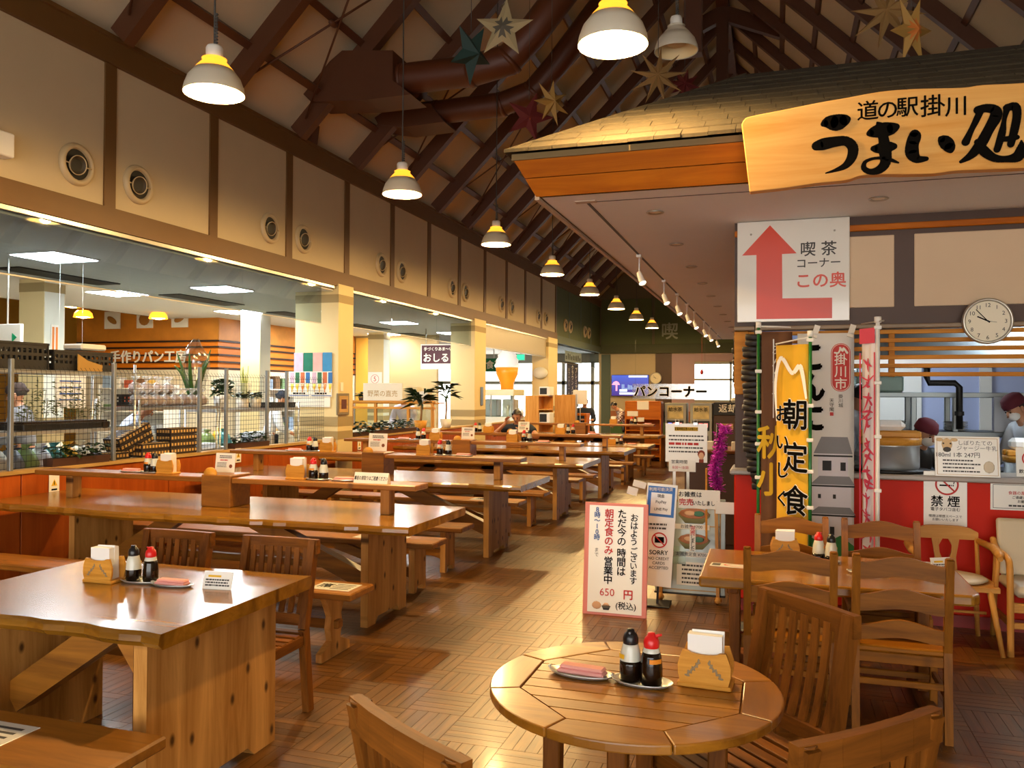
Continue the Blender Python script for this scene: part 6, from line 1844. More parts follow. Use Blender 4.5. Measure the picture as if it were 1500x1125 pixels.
def wire_shelf(label, y0, y1, levels, x0=-6.85, x1=-6.28):
    t = thing('wire_shelf', label, 'shelf', (0, 0, 0), 0, 'steel wire shelves behind the mesh')
    for x in (x0, x1):
        for y in (y0, y1):
            m = MB(); m.tube([(x, y, 0), (x, y, max(levels) + .1)], .013, 8); m.build('post', M['steel'], t)
    for z in levels:
        m = MB()
        for x in (x0, x1): m.bar((x, y0, z), (x, y1, z), .008, .03)
        for y in (y0, y1): m.bar((x0, y, z), (x1, y, z), .008, .03)
        k = 0
        y = y0
        while y < y1:
            m.bar((x0, y, z + .005), (x1, y, z + .005), .004, .004); y += .05
        for x in (x1 + .0,):
            y = y0
            while y < y1 - .05:
                m.bar((x, y, z - .013), (x, y + .05, z + .013), .004, .004); y += .05
        o = m.build('shelf_board', M['steel'], t); tag(o, kind='stuff')
    return t
wire_shelf('steel wire shelf with black crates on its top tier', 5.0, 6.95, (1.24, 1.79), -6.85, -6.30)
wire_shelf('steel wire shelf carrying bagged bread loaves', 7.0, 8.3, (1.435,), -6.85, -6.28)
wire_shelf('steel wire shelf carrying potted plants beside the near column', 8.4, 10.2, (1.385,), -6.85, -6.40)
def crate(label, loc, lx, ly, h, rz=0, group='black plastic crates'):
    t = thing('plastic_crate', label, 'crate', loc, rz, group)
    m = MB(); m.box(-lx / 2, -ly / 2, 0, lx / 2, ly / 2, .012); m.build('bottom', M['crate'], t)
    for s in (-1, 1):
        m = MB()
        for z0, z1 in ((0, h * .35), (h * .5, h * .62), (h * .78, h)): m.box(s * lx / 2 - .006, -ly / 2, z0, s * lx / 2 + .006, ly / 2, z1)
        k = int(ly / .05)
        for q in range(k + 1):
            y = -ly / 2 + ly * q / k; m.box(s * lx / 2 - .005, y - .012, 0, s * lx / 2 + .005, y + .012, h)
        m.build('side_wall', M['crate'], t)
        m = MB()
        for z0, z1 in ((0, h * .35), (h * .5, h * .62), (h * .78, h)): m.box(-lx / 2, s * ly / 2 - .006, z0, lx / 2, s * ly / 2 + .006, z1)
        k = int(lx / .07)
        for q in range(k + 1):
            x = -lx / 2 + lx * q / k; m.box(x - .012, s * ly / 2 - .005, 0, x + .012, s * ly / 2 + .005, h)
        m.build('end_wall', M['crate'], t)
    m = MB(); m.box(-lx / 2 - .012, -ly / 2 - .012, h - .02, lx / 2 + .012, -ly / 2 + .006, h); m.box(-lx / 2 - .012, ly / 2 - .006, h - .02, lx / 2 + .012, ly / 2 + .012, h)
    m.box(-lx / 2 - .012, -ly / 2, h - .02, -lx / 2 + .006, ly / 2, h); m.box(lx / 2 - .006, -ly / 2, h - .02, lx / 2 + .012, ly / 2, h); m.build('rim', M['crate'], t)
    return t
crate('black plastic crate at the left edge, on the top wire shelf', (-6.55, 5.62, 1.81), .40, .60, .24)
crate('longer black plastic crate on the top wire shelf, right of another', (-6.55, 6.36, 1.81), .36, .70, .19)
m = MB(); m.prism([(0, 0), (.30, 0), (.30, .06), (.12, .10), (0, .16)], -.01, 0, 'x'); tag(m.build('cardboard_sheet', mat('cardboard', '#a8813f', .8), None, (-6.33, 6.25, 1.81)), 'torn cardboard piece leaning on the black crate', 'cardboard')
m = MB(); m.bbox(-.12, -.16, 0, .12, .16, .06, .015); tag(m.build('white_tray', M['white'], None, (-6.55, 6.55, 2.02)), 'white tray lying on the long black crate', 'tray')
crate('black crate behind the bread bags on the middle wire shelf', (-6.66, 7.62, 1.455), .36, .70, .13)
rg = random.Random(8)
def clump(t, n, c, spread, h, lw, ll, m_, seed, name='foliage', up=.6):
    r = random.Random(seed)
    mb = MB()
    for k in range(n):
        a = r.uniform(0, 2 * PI)
        b = Vector((c[0] + r.uniform(-spread[0], spread[0]), c[1] + r.uniform(-spread[1], spread[1]), c[2] + r.uniform(0, h)))
        d = Vector((math.cos(a), math.sin(a), r.uniform(-.2, up))).normalized()
        s_ = d.cross(Vector((0, 0, 1))).normalized()
        L_, W_ = ll * r.uniform(.6, 1.1), lw * r.uniform(.7, 1.1)
        mid = b + d * L_ * .5 + Vector((0, 0, L_ * .10)); tip = b + d * L_ - Vector((0, 0, L_ * .18))
        mb.add([b, mid - s_ * W_ / 2, tip, mid + s_ * W_ / 2, b + d * L_ * .25 + s_ * W_ * .38 + Vector((0, 0, L_ * .06)), b + d * L_ * .25 - s_ * W_ * .38 + Vector((0, 0, L_ * .06))], [(0, 5, 1, 2, 3, 4)], True)
    o = mb.build(name, m_, t, fix=False)
    return tag(o, kind='stuff')
def planter(label, loc, L, Wd, h, n, seed, lh=.10, lw=.05, ll=.10, m_='leafd'):
    t = thing('planter_box', label, 'planter', loc, 0, 'brown planter troughs on the sill')
    m = MB(); m.prism([(-Wd / 2 * .85, 0), (Wd / 2 * .85, 0), (Wd / 2, h), (-Wd / 2, h)], -L / 2, L / 2, 'y'); m.v = [(x, y, z) for x, y, z in m.v]; o = m.build('trough', M['planter'], t)
    m = MB(); m.box(-Wd / 2 + .01, -L / 2 + .01, h - .004, Wd / 2 - .01, L / 2 - .01, h + .003); m.build('soil', M['soil'], t)
    clump(t, n, (0, 0, h), (Wd * .4, L * .45), lh, lw, ll, M[m_], seed)
    return t
planter('brown planter trough with dark leaves on the sill, left of the checkered baskets', (-6.17, 6.1, .94), .66, .12, .07, 90, 1)
planter('brown planter trough with dark leaves on the sill beside the near column', (-6.17, 8.72, .94), .70, .12, .06, 100, 2)
planter('long brown planter trough with pointed leaves on the sill behind the second table', (-6.17, 12.45, .94), 2.3, .13, .06, 190, 3, .12, .05, .17)
# seedling tray
t = thing('seedling_tray', 'dark tray of leggy seedlings on the left wire shelf', 'seedlings', (-6.50, 6.15, 1.26))
m = MB(); m.bbox(-.18, -.5, 0, .18, .5, .06, .008); m.build('tray', M['crate'], t)
m = MB(); m.box(.182, .40, -.01, .186, .46, .06); m.box(-.16, -.48, .06, .16, .48, .075); m.build('soil', M['soil'], t)
m = MB(); r = random.Random(5); lf = MB()
for k in range(34):
    x, y = r.uniform(-.15, .15), r.uniform(-.45, .45); h = r.uniform(.12, .42)
    m.tube([(x, y, .07), (x + r.uniform(-.02, .02), y + r.uniform(-.02, .02), .07 + h)], .003, 4, False)
    for q in range(7):
        a = r.uniform(0, 6.3); z = .07 + h * (q + 2) / 9; l = .05
        lf.add([(x, y, z), (x + math.cos(a) * l * .5 + .008, y + math.sin(a) * l * .5, z + .02), (x + math.cos(a) * l, y + math.sin(a) * l, z + .015), (x + math.cos(a) * l * .5 - .008, y + math.sin(a) * l * .5, z + .01)], [(0, 1, 2, 3)])
tag(m.build('stems', mat('olive_stem', '#6b6a36', .7), t), kind='stuff'); tag(lf.build('leaves', mat('olive_leaf', '#566030', .6), t, fix=False), kind='stuff')
# bread in plastic bags
r = random.Random(6)
for k in range(12):
    y = 7.09 + k * .142 if k < 8 else 7.36 + (k - 8) * .17
    zb = 1.452 if k < 8 else 1.582
    t = thing('bagged_bread', 'bread loaf in a knotted clear bag, lower layer, %s from the left' % ORD[k] if k < 8 else 'bread loaf in a clear bag, upper layer, %s from the left' % ORD[k - 8], 'bread', (-6.385 if k < 8 else -6.66, y, zb + .003), r.uniform(-.4, .4), 'bagged bread loaves')
    m = MB(); m.sphere((0, 0, .055), .055, 12, 8, 1.5, 1, 1); m.build('loaf', M['bread'], t)
    m = MB(); m.lathe([(.02, .001), (.075, .02), (.082, .06), (.06, .11), (.018, .135), (.012, .145), (.035, .175), (.05, .20), (.02, .19)], 12, (0, 0, 0), 1.2, 1); m.v = [(x + .008 * math.sin(40 * z + 9 * x), y_ + .008 * math.sin(31 * z), z) for x, y_, z in m.v]; m.build('bag', M['bag'], t)
# checkered baskets
ck = mat('basket_dark', '#2a1a12', .6); cl_ = mat('basket_pale', '#c9a25e', .6)
def basket(label, loc, n, rz, tilt=0, L=.62):
    t = thing('checkered_basket', label, 'basket', loc, rz, 'brown and cream checkered baskets'); t.rotation_euler = (tilt, 0, rz)
    for k in range(n):
        m = MB(); m.bbox(-.10, -L / 2, k * .07, .10, L / 2, k * .07 + .067, .004); m.build('dark_tray', ck, t)
        m = MB(); q = int(L / .042)
        for j in range(q):
            y = -L / 2 + L * (j + .5) / q
            m.box(.10, y - .013, k * .07 + .022, .1025, y + .013, k * .07 + .05)
            if k == n - 1: m.box(.03, y - .011, k * .07 + .067, .09, y + .011, k * .07 + .069)
        for x in (-.07, -.035, 0, .035, .07): m.box(x - .011, -L / 2 - .0025, k * .07 + .022, x + .011, -L / 2, k * .07 + .05)
        tag(m.build('pale_weave', cl_, t), kind='stuff')
    return t
basket('tall stack of checkered baskets on the sill, the right one', (-6.27, 7.55, .942), 4, 0, 0, .42)
basket('low stack of checkered baskets on the sill before the tilted ones', (-6.25, 7.10, .942), 2, 0, 0, .40)
basket('tilted checkered baskets leaning on the stack', (-6.35, 6.97, 1.02), 3, 0, .35, .46)
basket('flat checkered basket beside the left planter on the sill', (-6.30, 6.60, .942), 1, 0, 0, .34)
# potted plants on the right shelf
def pot_plant(label, loc, r_, h, n, lh, lw, ll, m_, seed, potm='whitebag', sp=.08, stem=0):
    t = thing('potted_plant', label, 'potted plant', loc)
    m = MB(); m.lathe([(0, 0), (r_ * .75, 0), (r_, h), (r_ * .9, h), (r_ * .88, h * .9), (0, h * .9)], 18); m.build('pot', M[potm], t)
    if stem:
        m = MB(); m.tube([(0, 0, h * .8), (.01, .01, h + stem * .5), (0, .02, h + stem)], [.022, .02, .018], 8); m.build('stem', mat('tan_stem', '#8a6a44', .8) if 'tan_stem' not in bpy.data.materials else bpy.data.materials['tan_stem'], t)
    clump(t, n, (0, 0, h + stem * .9), (sp, sp), lh, lw, ll, M[m_], seed, up=.8 if not stem else .9)
    return t
pot_plant('bushy ivy in a pale pot on the right wire shelf', (-6.5, 8.62, 1.405), .10, .16, 110, .18, .07, .12, 'leaf', 11)
pot_plant('small leafy plant in a pale pot beside the bushy ivy', (-6.5, 9.05, 1.405), .08, .13, 50, .06, .05, .09, 'leafd', 12, 'napkin')
pot_plant('small leafy plant in a beige pot, second right of the bushy ivy', (-6.5, 9.32, 1.405), .08, .13, 50, .06, .05, .09, 'leafd', 13, 'paper')
t = thing('aloe_plant', 'aloe stalks wrapped in a tall clear bag above the bread shelf', 'plant', (-6.55, 8.15, 1.455))
m = MB(); m.lathe([(0, 0), (.08, 0), (.10, .12), (0, .12)], 16); m.build('pot', M['black'], t)
r = random.Random(3)
for k in range(7):
    m = MB(); a = r.uniform(0, 6.3); b_ = .12 + .06 * r.random()
    m.tube(smooth_path([(0.02 * math.cos(a), .02 * math.sin(a), .1), (b_ * .6 * math.cos(a), b_ * .8 * math.sin(a), .35), (b_ * 1.2 * math.cos(a), b_ * 1.4 * math.sin(a), .45 + .25 * r.random())], 4), [.03, .028, .026, .024, .022, .018, .014, .010, .004], 8); m.build('leaf', M['leaf'], t)
m = MB(); m.lathe([(.09, .1), (.13, .3), (.17, .48), (.17, .58), (.09, .70), (.03, .79)], 14, (0, .05, 0), .9, 1); m.v = [(x + .014 * math.sin(23 * z + 11 * y), y + .014 * math.sin(17 * z + 9 * x), z) for x, y, z in m.v]; m.build('clear_wrap', M['film'], t)
t = thing('leek_bundle', 'bundle of green leeks standing in a bag on the right wire shelf', 'vegetables', (-6.6, 9.2, 1.405))
for k in range(9):
    m = MB(); m.tube([(-.03 + .007 * k, .02 * math.sin(k), .0), (-.05 + .012 * k, .05 * math.sin(k * 2), .5 + .06 * math.sin(k * 3))], [.012, .004], 6); m.build('leek', mat('leek_green', '#9aa84a', .6) if k == 0 else bpy.data.materials['leek_green'], t)
m = MB(); m.lathe([(.06, 0), (.09, .2), (.10, .33)], 12); m.build('bag', M['bag'], t)
crate('low black crate at the right end of the right wire shelf', (-6.6, 9.85, 1.405), .34, .55, .07)
# goods tables and bags in the market
def goods(label, loc, sx, sy, h, m_='tilefloor'):
    t = thing('market_table', label, 'table', loc)
    m = MB(); m.bbox(-sx / 2, -sy / 2, h - .04, sx / 2, sy / 2, h, .005); m.build('table_top', M['white'], t)
    for a in (-1, 1):
        for b in (-1, 1):
            m = MB(); m.bbox(a * (sx / 2 - .04) - .02, b * (sy / 2 - .04) - .02, 0, a * (sx / 2 - .04) + .02, b * (sy / 2 - .04) + .02, h - .04); m.build('leg', M['grey_post'], t)
    return t
goods('white market table with vegetables behind the first mesh panels', (-7.42, 6.2, 0), 1.0, 2.2, .85)
goods('white market table with bags behind the right mesh panels', (-7.85, 9.6, 0), 1.0, 1.8, .85)
r = random.Random(14)
cols = [('green lettuce bag', '#7f9a5a'), ('white bag', '#dfe4ea'), ('teal bag', '#2f7f86'), ('yellow bag', '#d9a91e'), ('pale bag', '#c9c7b4'), ('grey bag', '#7a828c')]
for k in range(22):
    nm, hx = cols[k % 6]
    y, x = (5.3 + (k % 11) * .165, -7.0 - .3 * (k // 11)) if k < 14 else (8.95 + (k - 14) * .18, -7.52 - .22 * (k % 2))
    m = MB(); m.lathe([(0, 0), (.09, .0), (.11, .05), (.10, .13), (.05, .19), (.02, .20), (.045, .24)], 10, (0, 0, 0), 1, 1.1); m.v = [(a + .012 * math.sin(30 * c + 20 * b), b + .012 * math.sin(25 * c + 15 * a), c) for a, b, c in m.v]
    o = m.build('produce_bag', mat('bag_' + nm.replace(' ', '_'), hx, .35) if 'bag_' + nm.replace(' ', '_') not in bpy.data.materials else bpy.data.materials['bag_' + nm.replace(' ', '_')], None, (x, y, .852))
    tag(o, '%s of produce behind the mesh, %s along its row' % (nm, ORD[k % 11] if k < 14 else ORD[k - 14]), 'bag', 'produce bags on the market tables')
for k, (x, y, w_, h_) in enumerate(((-7.08, 9.0, .42, .95), (-7.06, 10.15, .5, 1.05))):
    m = MB(); m.bbox(-.16, -w_ / 2, 0, .16, w_ / 2, h_, .06); m.v = [(a + .015 * math.sin(9 * c + 5 * b), b + .02 * math.sin(8 * c), c) for a, b, c in m.v]
    o = m.build('covered_cart', mat('grey_cover', '#a7acb0', .6) if k == 0 else bpy.data.materials['grey_cover'], None, (x, y, 0)); tag(o, 'cart under a grey sheet standing behind the mesh, the %s one' % ('left', 'right')[k], 'cart')
# goods shelves against the bakery walls
r = random.Random(31)
gc = [mat('goods_%d' % q, hx, .6) for q, hx in enumerate(('#e6e3da', '#8fa6c4', '#d8b25a', '#b8573f', '#6f8f63', '#c9d2dc', '#7a5636'))]
gn = ['white', 'blue', 'yellow', 'red', 'green', 'pale blue', 'brown']
for q, (x, y) in enumerate(((-12.2, 13.55), (-10.35, 15.3), (-10.35, 17.2))):
    t = thing('goods_shelf', 'white goods shelf against the bakery wall, %s from the left' % ORD[q], 'shelf', (x, y, 0), 0 if q == 0 else PI / 2, 'goods shelves by the bakery')
    m = MB(); m.bbox(-.8, .2, 0, .8, .23, 1.75); m.build('back_board', M['white'], t)
    for z in (.3, .75, 1.2, 1.65):
        m = MB(); m.bbox(-.8, -.2, z, .8, .2, z + .03); m.build('shelf_board', M['white'], t)
    for s in (-1, 1):
        m = MB(); m.bbox(s * .8 - .015, -.2, 0, s * .8 + .015, .23, 1.75); m.build('side_board', M['white'], t)
    for lv, z in enumerate((.78, 1.23, 1.68)):
        for k in range(6):
            c = r.randrange(7); w_, h_ = r.uniform(.14, .22), r.uniform(.12, .3)
            m = MB(); m.bbox(-w_ / 2, -.1, 0, w_ / 2, .1, h_, .01)
            dx, dy = -.66 + k * .265, -.04
            px2, py2 = (x + dx, y + dy) if q == 0 else (x - dy, y + dx)
            o = m.build('goods_box', gc[c], None, (px2, py2, z), (0, 0, 0 if q == 0 else PI / 2))
            tag(o, '%s goods box, %s on the %s tier of the %s bakery shelf' % (gn[c], ORD[k], ('low', 'middle', 'top')[lv], ORD[q]), 'box', 'goods boxes on the bakery shelves')
# framed sheets seen through the mesh
m = MB(); m.bbox(-7.62, 7.2, 1.42, -7.60, 7.62, 1.80, .002); m.box(-7.611, 7.25, 1.8, -7.610, 7.251, 3.1); m.box(-7.611, 7.57, 1.8, -7.610, 7.571, 3.1); o = m.build('hanging_notice', M['lam']); tag(o, 'white notice with blue and red print hanging in the market behind the mesh', 'notice')
m = MB()
for q in range(4): m.box(-7.599, 7.25, 1.72 - .07 * q, -7.597, 7.55, 1.735 - .07 * q)
m.build('print', M['blue_ink'], o)

# columns: posters, frame, strips
t = thing('beer_poster', 'pale drinks poster with a row of glasses on the near column', 'poster', (0, 10.71, 0))
x0, x1, z0, z1 = -6.90, -6.17, 1.55, 1.92
m = MB(); m.bbox(x0, -.008, z0, x1, -.004, z1, .001); m.build('sheet', M['lam'], t)
m = MB(); m.bbox(x0 + .09, -.003, 1.40, x1 - .03, 0, 1.56, .001); m.build('lower_sheet', M['paper'], t)
cc = ['#c9a8bd', '#2c6a48', '#c4683f', '#2f6aa8']
for q in range(8):
    x = x0 + .03 + q * .088 + (.02 if q > 3 else 0)
    nm = 'print_col_%d' % (q % 4)
    mm = mat(nm, cc[q % 4], .5) if q < 4 else bpy.data.materials[nm]
    m = MB(); m.box(x, -.0095, 1.75, x + .07, -.0085, 1.91); m.build('colour_block', mm, t)
    m = MB(); m.lathe([(0, 0), (.014, 0), (.006, .01), (.006, .03), (.02, .06), (.025, .12), (0, .12)], 12, (x + .035, -.0105, 1.62), 1, .05); m.build('glass_print', M['yellow'] if q % 4 != 2 else M['bread_or'], t)
for s in (0, 1):
    m = MB(); m.box(x0 + .02 + s * .37, -.0095, 1.562, x0 + .35 + s * .37, -.0085, 1.572); m.build('blue_rule', M['blue_ink'], t)
    m = MB(); lines(m, x0 + .08 + s * .37, x0 + .30 + s * .37, 1.60, .022, -.0095, seed=s); m.build('brush_print', M['ink'], t)
t = thing('colour_strip_poster', 'row of four coloured strips above the drinks poster on the near column', 'poster', (0, 10.71, 0))
for q in range(4):
    x = -6.81 + q * .16
    m = MB(); m.bbox(x, -.004, 1.92, x + .155, -.001, 2.20, .001); m.build('strip', mat('strip_%d' % q, ('#c9b0c4', '#1f6e58', '#d8a8a0', '#3a86b8')[q], .4, noise=.3, nscale=9), t)
t = thing('picture_frame', 'small wooden framed picture hanging on the aisle face of the near column', 'picture', (-6.076, 10.83, 1.445))
m = MB(); m.bbox(0, -.17, -.16, .03, .17, .16, .008); m.build('frame', mat('frame_grey_wood', '#7d715c', .6), t)
m = MB(); m.bbox(.03, -.13, -.12, .034, .13, .12, .002); m.build('mount', M['sill'], t)
m = MB(); m.bbox(.034, -.075, -.07, .036, .075, .07, .001); m.build('print', mat('print_maroon', '#5a2416', .5, noise=.6, nscale=18), t)
m = MB(); m.bbox(-.0, -.05, .19, .006, .03, .32, .002); m.build('small_card', M['paper'], t)
# warning cards on the partition
for k, (y, z) in enumerate(((5.78, .80), (8.42, .86), (11.43, .82))):
    t = thing('warning_card', 'small cream card with a yellow warning triangle on the partition, %s from the left' % ORD[k], 'card', (XW + .042, y, z), 0, 'warning cards on the partition')
    m = MB(); m.bbox(0, -.055, -.085, .003, .055, .085, .001); m.build('card_sheet', M['paper'], t)
    m = MB(); m.prism([(-.032, -.025), (.032, -.025), (0, .035)], .003, .004, 'x'); m.build('triangle', M['yellow'], t)
    m = MB(); m.box(.004, -.004, -.015, .005, .004, .018); m.box(.003, -.03, -.065, .004, .03, -.05); m.build('fine_print', M['ink'], t)
# long orange-black banner strip on the second row near column
t = thing('strip_banner', 'narrow orange banner strip on the pale column at the left', 'banner', (-9.19, 8.68, 0))
m = MB(); m.bbox(0, -.06, 2.02, .004, .06, 2.50, .001); m.build('sheet', M['lam'], t)
m = MB(); m.box(.004, -.045, 2.05, .006, -.012, 2.47); m.box(.004, .012, 2.05, .006, .045, 2.47); m.build('orange_stripe', M['bread_or'], t)
# register sign, display case, dracaenas
t = thing('register_sign', 'white cash register sign with a red circled five on the middle column', 'sign', (-9.41, 18.40, 0))
m = MB(); m.bbox(-.19, -.01, 1.38, .19, -.004, 2.12, .002); m.build('sheet', M['lam'], t)
m = MB()
for k in range(24):
    a, b = 2 * PI * k / 24, 2 * PI * (k + 1) / 24
    m.quad((.11 * math.cos(a), -.012, 1.95 + .11 * math.sin(a)), (.11 * math.cos(b), -.012, 1.95 + .11 * math.sin(b)), (.1 * math.cos(b), -.012, 1.95 + .1 * math.sin(b)), (.1 * math.cos(a), -.012, 1.95 + .1 * math.sin(a)))
m.build('circle', M['redink'], t)
text(t, 'lettering', '5', .17, (0, -.013, 1.945), M['redink'])
text(t, 'lettering', 'レジ', .20, (0, -.013, 1.65), M['ink'], bold=.01)
t = thing('display_case', 'long wooden framed glass display case behind the planter trough', 'display case', (0, 14.6, 0))
for x in (-7.97, -7.45, -6.75, -6.25):
    m = MB(); m.bbox(x - .025, -.03, .5, x + .025, .03, 1.44, .004); m.build('post', M['lightz'], t)
for z in (.9, 1.30, 1.42):
    m = MB(); m.bbox(-8.0, -.035, z, -6.2, .035, z + .04 if z > 1 else z + .06, .004); m.build('rail', M['lightx'], t)
for a, b in ((-7.95, -7.47), (-7.43, -6.77), (-6.73, -6.27)):
    m = MB(); m.box(a, .0, .96, b, .005, 1.30); m.build('glass_pane', M['clear'], t)
m = MB(); m.bbox(-8.0, -.03, 0, -6.2, .6, .9); m.build('base_cabinet', M['whitecol'], t)
m = MB(); m.bbox(-8.0, .0, 1.40, -6.2, .5, 1.425); m.build('top_shelf', M['lightx'], t)
pot_plant('dark green melon plant on the display case, at its left', (-7.8, 14.75, 1.425), .1, .1, 50, .08, .06, .12, 'leafd', 21, 'planter')
t = thing('white_sign_board', 'white sign board with faint brush letters standing on the display case', 'sign', (-7.30, 14.6, 1.46))
m = MB(); m.bbox(-.42, -.01, 0, .42, .01, .34, .004); m.build('board', M['lam'], t)
text(t, 'lettering', '野菜の直売', .13, (0, -.014, .13), mat('faint_brown_ink', '#b79a6a', .7), bold=.01)
for k, (x, w_, h_, hx) in enumerate(((-6.75, .32, .30, '#cbbf9a'), (-6.48, .2, .22, '#d7d8d6'))):
    m = MB(); m.bbox(-w_ / 2, -.12, 0, w_ / 2, .12, h_, .01); o = m.build('carton_box', mat('carton_%d' % k, hx, .6), None, (x, 14.78, 1.426)); tag(o, ('cream carton box on the display case', 'small white carton at the right end of the display case')[k], 'box')
t = thing('register_lamp', 'small red lamp on a stalk above the register', 'lamp', (-6.937, 15.45, 1.414))
m = MB(); m.tube([(0, 0, -1.4), (0, 0, .17)], .008, 6); m.build('stalk', M['alu'], t)
m = MB(); m.sphere((0, 0, .2), .04, 12, 8); m.build('bulb', mat('red_lamp', '#d81f1a', .3, emit=(1, .05, .03, 1), es=1.5), t)
m = MB(); m.bbox(-.06, -.06, -1.46, .06, .06, -1.40); m.build('foot', M['black'], t)
pot_plant('dracaena with drooping leaves in a cream pot on the sill, the left of two', (-6.16, 13.85, .942), .12, .17, 46, .22, .055, .40, 'leafd', 31, 'holder', .05, .28)
pot_plant('dracaena with drooping leaves in a white pot on the sill before the middle column', (-6.16, 15.05, .942), .12, .17, 34, .25, .05, .38, 'leafd', 32, 'napkin', .04, .42)
t = thing('maroon_sign', 'maroon hanging sign with white lettering left of the middle column', 'sign', (-7.42, 17.6, 0))
x0, x1, z0, z1 = -.42, .46, 2.26, 2.74
m = MB(); m.bbox(x0, 0, z0 - .1, x1, .06, z1, .004); m.build('light_box', M['white'], t)
m = MB(); m.box(x0 + .03, -.003, z0 + .03, x1, 0, z1 - .03); m.build('face', mat('sign_maroon', '#4a1420', .5), t)
text(t, 'lettering', 'おしるこ', .22, (.08, -.006, z0 + .15), M['paper'], bold=.04)
text(t, 'lettering', '手づくりあま〜い', .09, (.02, -.006, z0 + .36), M['paper'], bold=.04)
m = MB(); m.tube([(-.3, .03, z1), (-.3, .03, 3.1)], .01, 6); m.tube([(.35, .03, z1), (.35, .03, 3.1)], .01, 6); m.build('hanger', M['alu'], t)
t = thing('green_sign', 'green hanging sign with white letters between the middle and far columns', 'sign', (-9.15, 26, 0))
m = MB(); m.bbox(-.75, 0, 2.33, .36, .05, 2.77, .004); m.build('face', mat('sign_green', '#12784a', .4), t)
text(t, 'lettering', '出入口食事', .3, (-.22, -.004, 2.54), M['paper'], bold=.04)
m = MB(); m.bbox(-.3, .0, 2.77, -.28, .05, 3.1); m.bbox(.2, 0, 2.77, .22, .05, 3.1); m.build('hanger', M['alu'], t)
t = thing('exit_sign', 'small green emergency exit light near the far glazing', 'sign', (-8.0, 26, 0))
m = MB(); m.bbox(-.14, 0, 2.70, .14, .05, 2.90, .004); m.build('housing', M['white'], t)
m = MB(); m.box(-.13, -.003, 2.71, .13, 0, 2.89); m.build('face', mat('exit_green', '#1aa060', .5, emit=(.05, .8, .4, 1), es=.8), t)
m = MB(); m.bbox(-.02, .01, 2.9, .02, .04, 3.3); m.build('hanger', M['alu'], t)
t = thing('wall_sign', 'white emergency light box at the left edge on the upper wall', 'sign', (XW + .02, 5.15, 3.64))
m = MB(); m.bbox(0, -.3, -.1, .12, .11, .1, .01); m.build('housing', M['white'], t)
t = thing('exit_board', 'white exit sign with a green arrow at the left edge in the market', 'sign', (-8.0, 7.1, 0))
m = MB(); m.bbox(-.35, -.02, 2.05, .02, .02, 2.36, .004); m.build('face', M['lam'], t)
m = MB(); m.prism([(-.1, 2.16), (-.03, 2.21), (-.1, 2.26)], -.024, -.021, 'y'); m.build('arrow', mat('exit_arrow', '#16a06a', .5), t)
m = MB(); m.bbox(-.2, -.01, 2.36, -.18, .01, 3.1); m.build('hanger', M['alu'], t)
# soft ice cream model on its booth
t = thing('ice_cream_model', 'giant soft ice cream cone model with an orange base', 'ice cream model', (-7.02, 21.55, 1.72))
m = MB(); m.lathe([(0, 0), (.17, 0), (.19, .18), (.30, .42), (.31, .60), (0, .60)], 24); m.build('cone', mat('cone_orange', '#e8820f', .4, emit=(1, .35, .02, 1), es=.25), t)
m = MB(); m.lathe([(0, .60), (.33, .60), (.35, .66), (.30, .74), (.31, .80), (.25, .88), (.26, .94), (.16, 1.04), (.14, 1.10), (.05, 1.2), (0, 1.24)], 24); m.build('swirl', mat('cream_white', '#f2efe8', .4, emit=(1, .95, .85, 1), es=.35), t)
t = thing('ice_cream_booth', 'white ice cream booth with glass sides under the cone model', 'booth', (-7.02, 21.55, 0))
m = MB(); m.bbox(-.9, -.5, 0, .55, .6, .98, .01); m.build('counter', M['whitecol'], t)
m = MB(); m.bbox(-.9, -.5, 1.55, .35, .5, 1.72, .01); m.build('roof_box', mat('booth_yellow', '#d9d7b4', .5), t)
for x in (-.88, -.3, .33):
    m = MB(); m.bbox(x - .02, -.48, .98, x + .02, -.44, 1.55); m.build('post', M['alu'], t)
m = MB(); m.box(-.86, -.46, .98, .31, -.455, 1.55); m.build('pane', M['clear'], t)
for k in range(2):
    m = MB(); m.bbox(-.6 + k * .5, -.1, .98, -.25 + k * .5, .3, 1.45, .02); m.tube([(-.43 + k * .5, -.15, 1.3), (-.43 + k * .5, -.15, 1.15)], .03, 8); o = m.build('soft_serve_machine', M['steel'], t)
r = random.Random(9)
for k in range(7):
    m = MB(); m.lathe([(0, 0), (.05, 0), (.055, .15), (.02, .2), (.02, .24), (0, .24)], 10); o = m.build('syrup_bottle', M['bottle'] if k % 2 else M['whitebag'], None, (-6.98 + .08 * k, 21.25, .98)); tag(o, 'syrup bottle on the ice cream booth counter, %s from the left' % ORD[k], 'bottle', 'syrup bottles on the booth')
# cabinets and boards by the far column
t = thing('shelf_cabinet', 'tall light wooden shelf cabinet with a microwave beside the far column', 'cabinet', (-5.72, 20.2, 0))
m = MB(); m.bbox(-.30, -.25, 0, .06, .25, 1.56, .004); m.build('side_body', M['lightz'], t)
for z in (.05, .45, .85, 1.2, 1.54):
    m = MB(); m.bbox(.06, -.25, z, .30, .25, z + .025, .003); m.build('shelf_board', M['lightx'], t)
m = MB(); m.bbox(.06, .23, 0, .30, .25, 1.56); m.build('back_board', M['lightz'], t)
for k, (z, h_, l_) in enumerate(((1.565, .22, 'white microwave on top of the light shelf cabinet'), (.875, .26, 'white microwave in the middle of the light shelf cabinet'))):
    mw_ = thing('microwave', l_, 'microwave', (-5.52, 20.18, z))
    m = MB(); m.bbox(-.14, -.2, 0, .14, .18, h_, .008); m.build('housing', M['white'], mw_)
    m = MB(); m.bbox(-.12, -.205, .03, .06, -.2, h_ - .03, .003); m.build('door', M['black'], mw_)
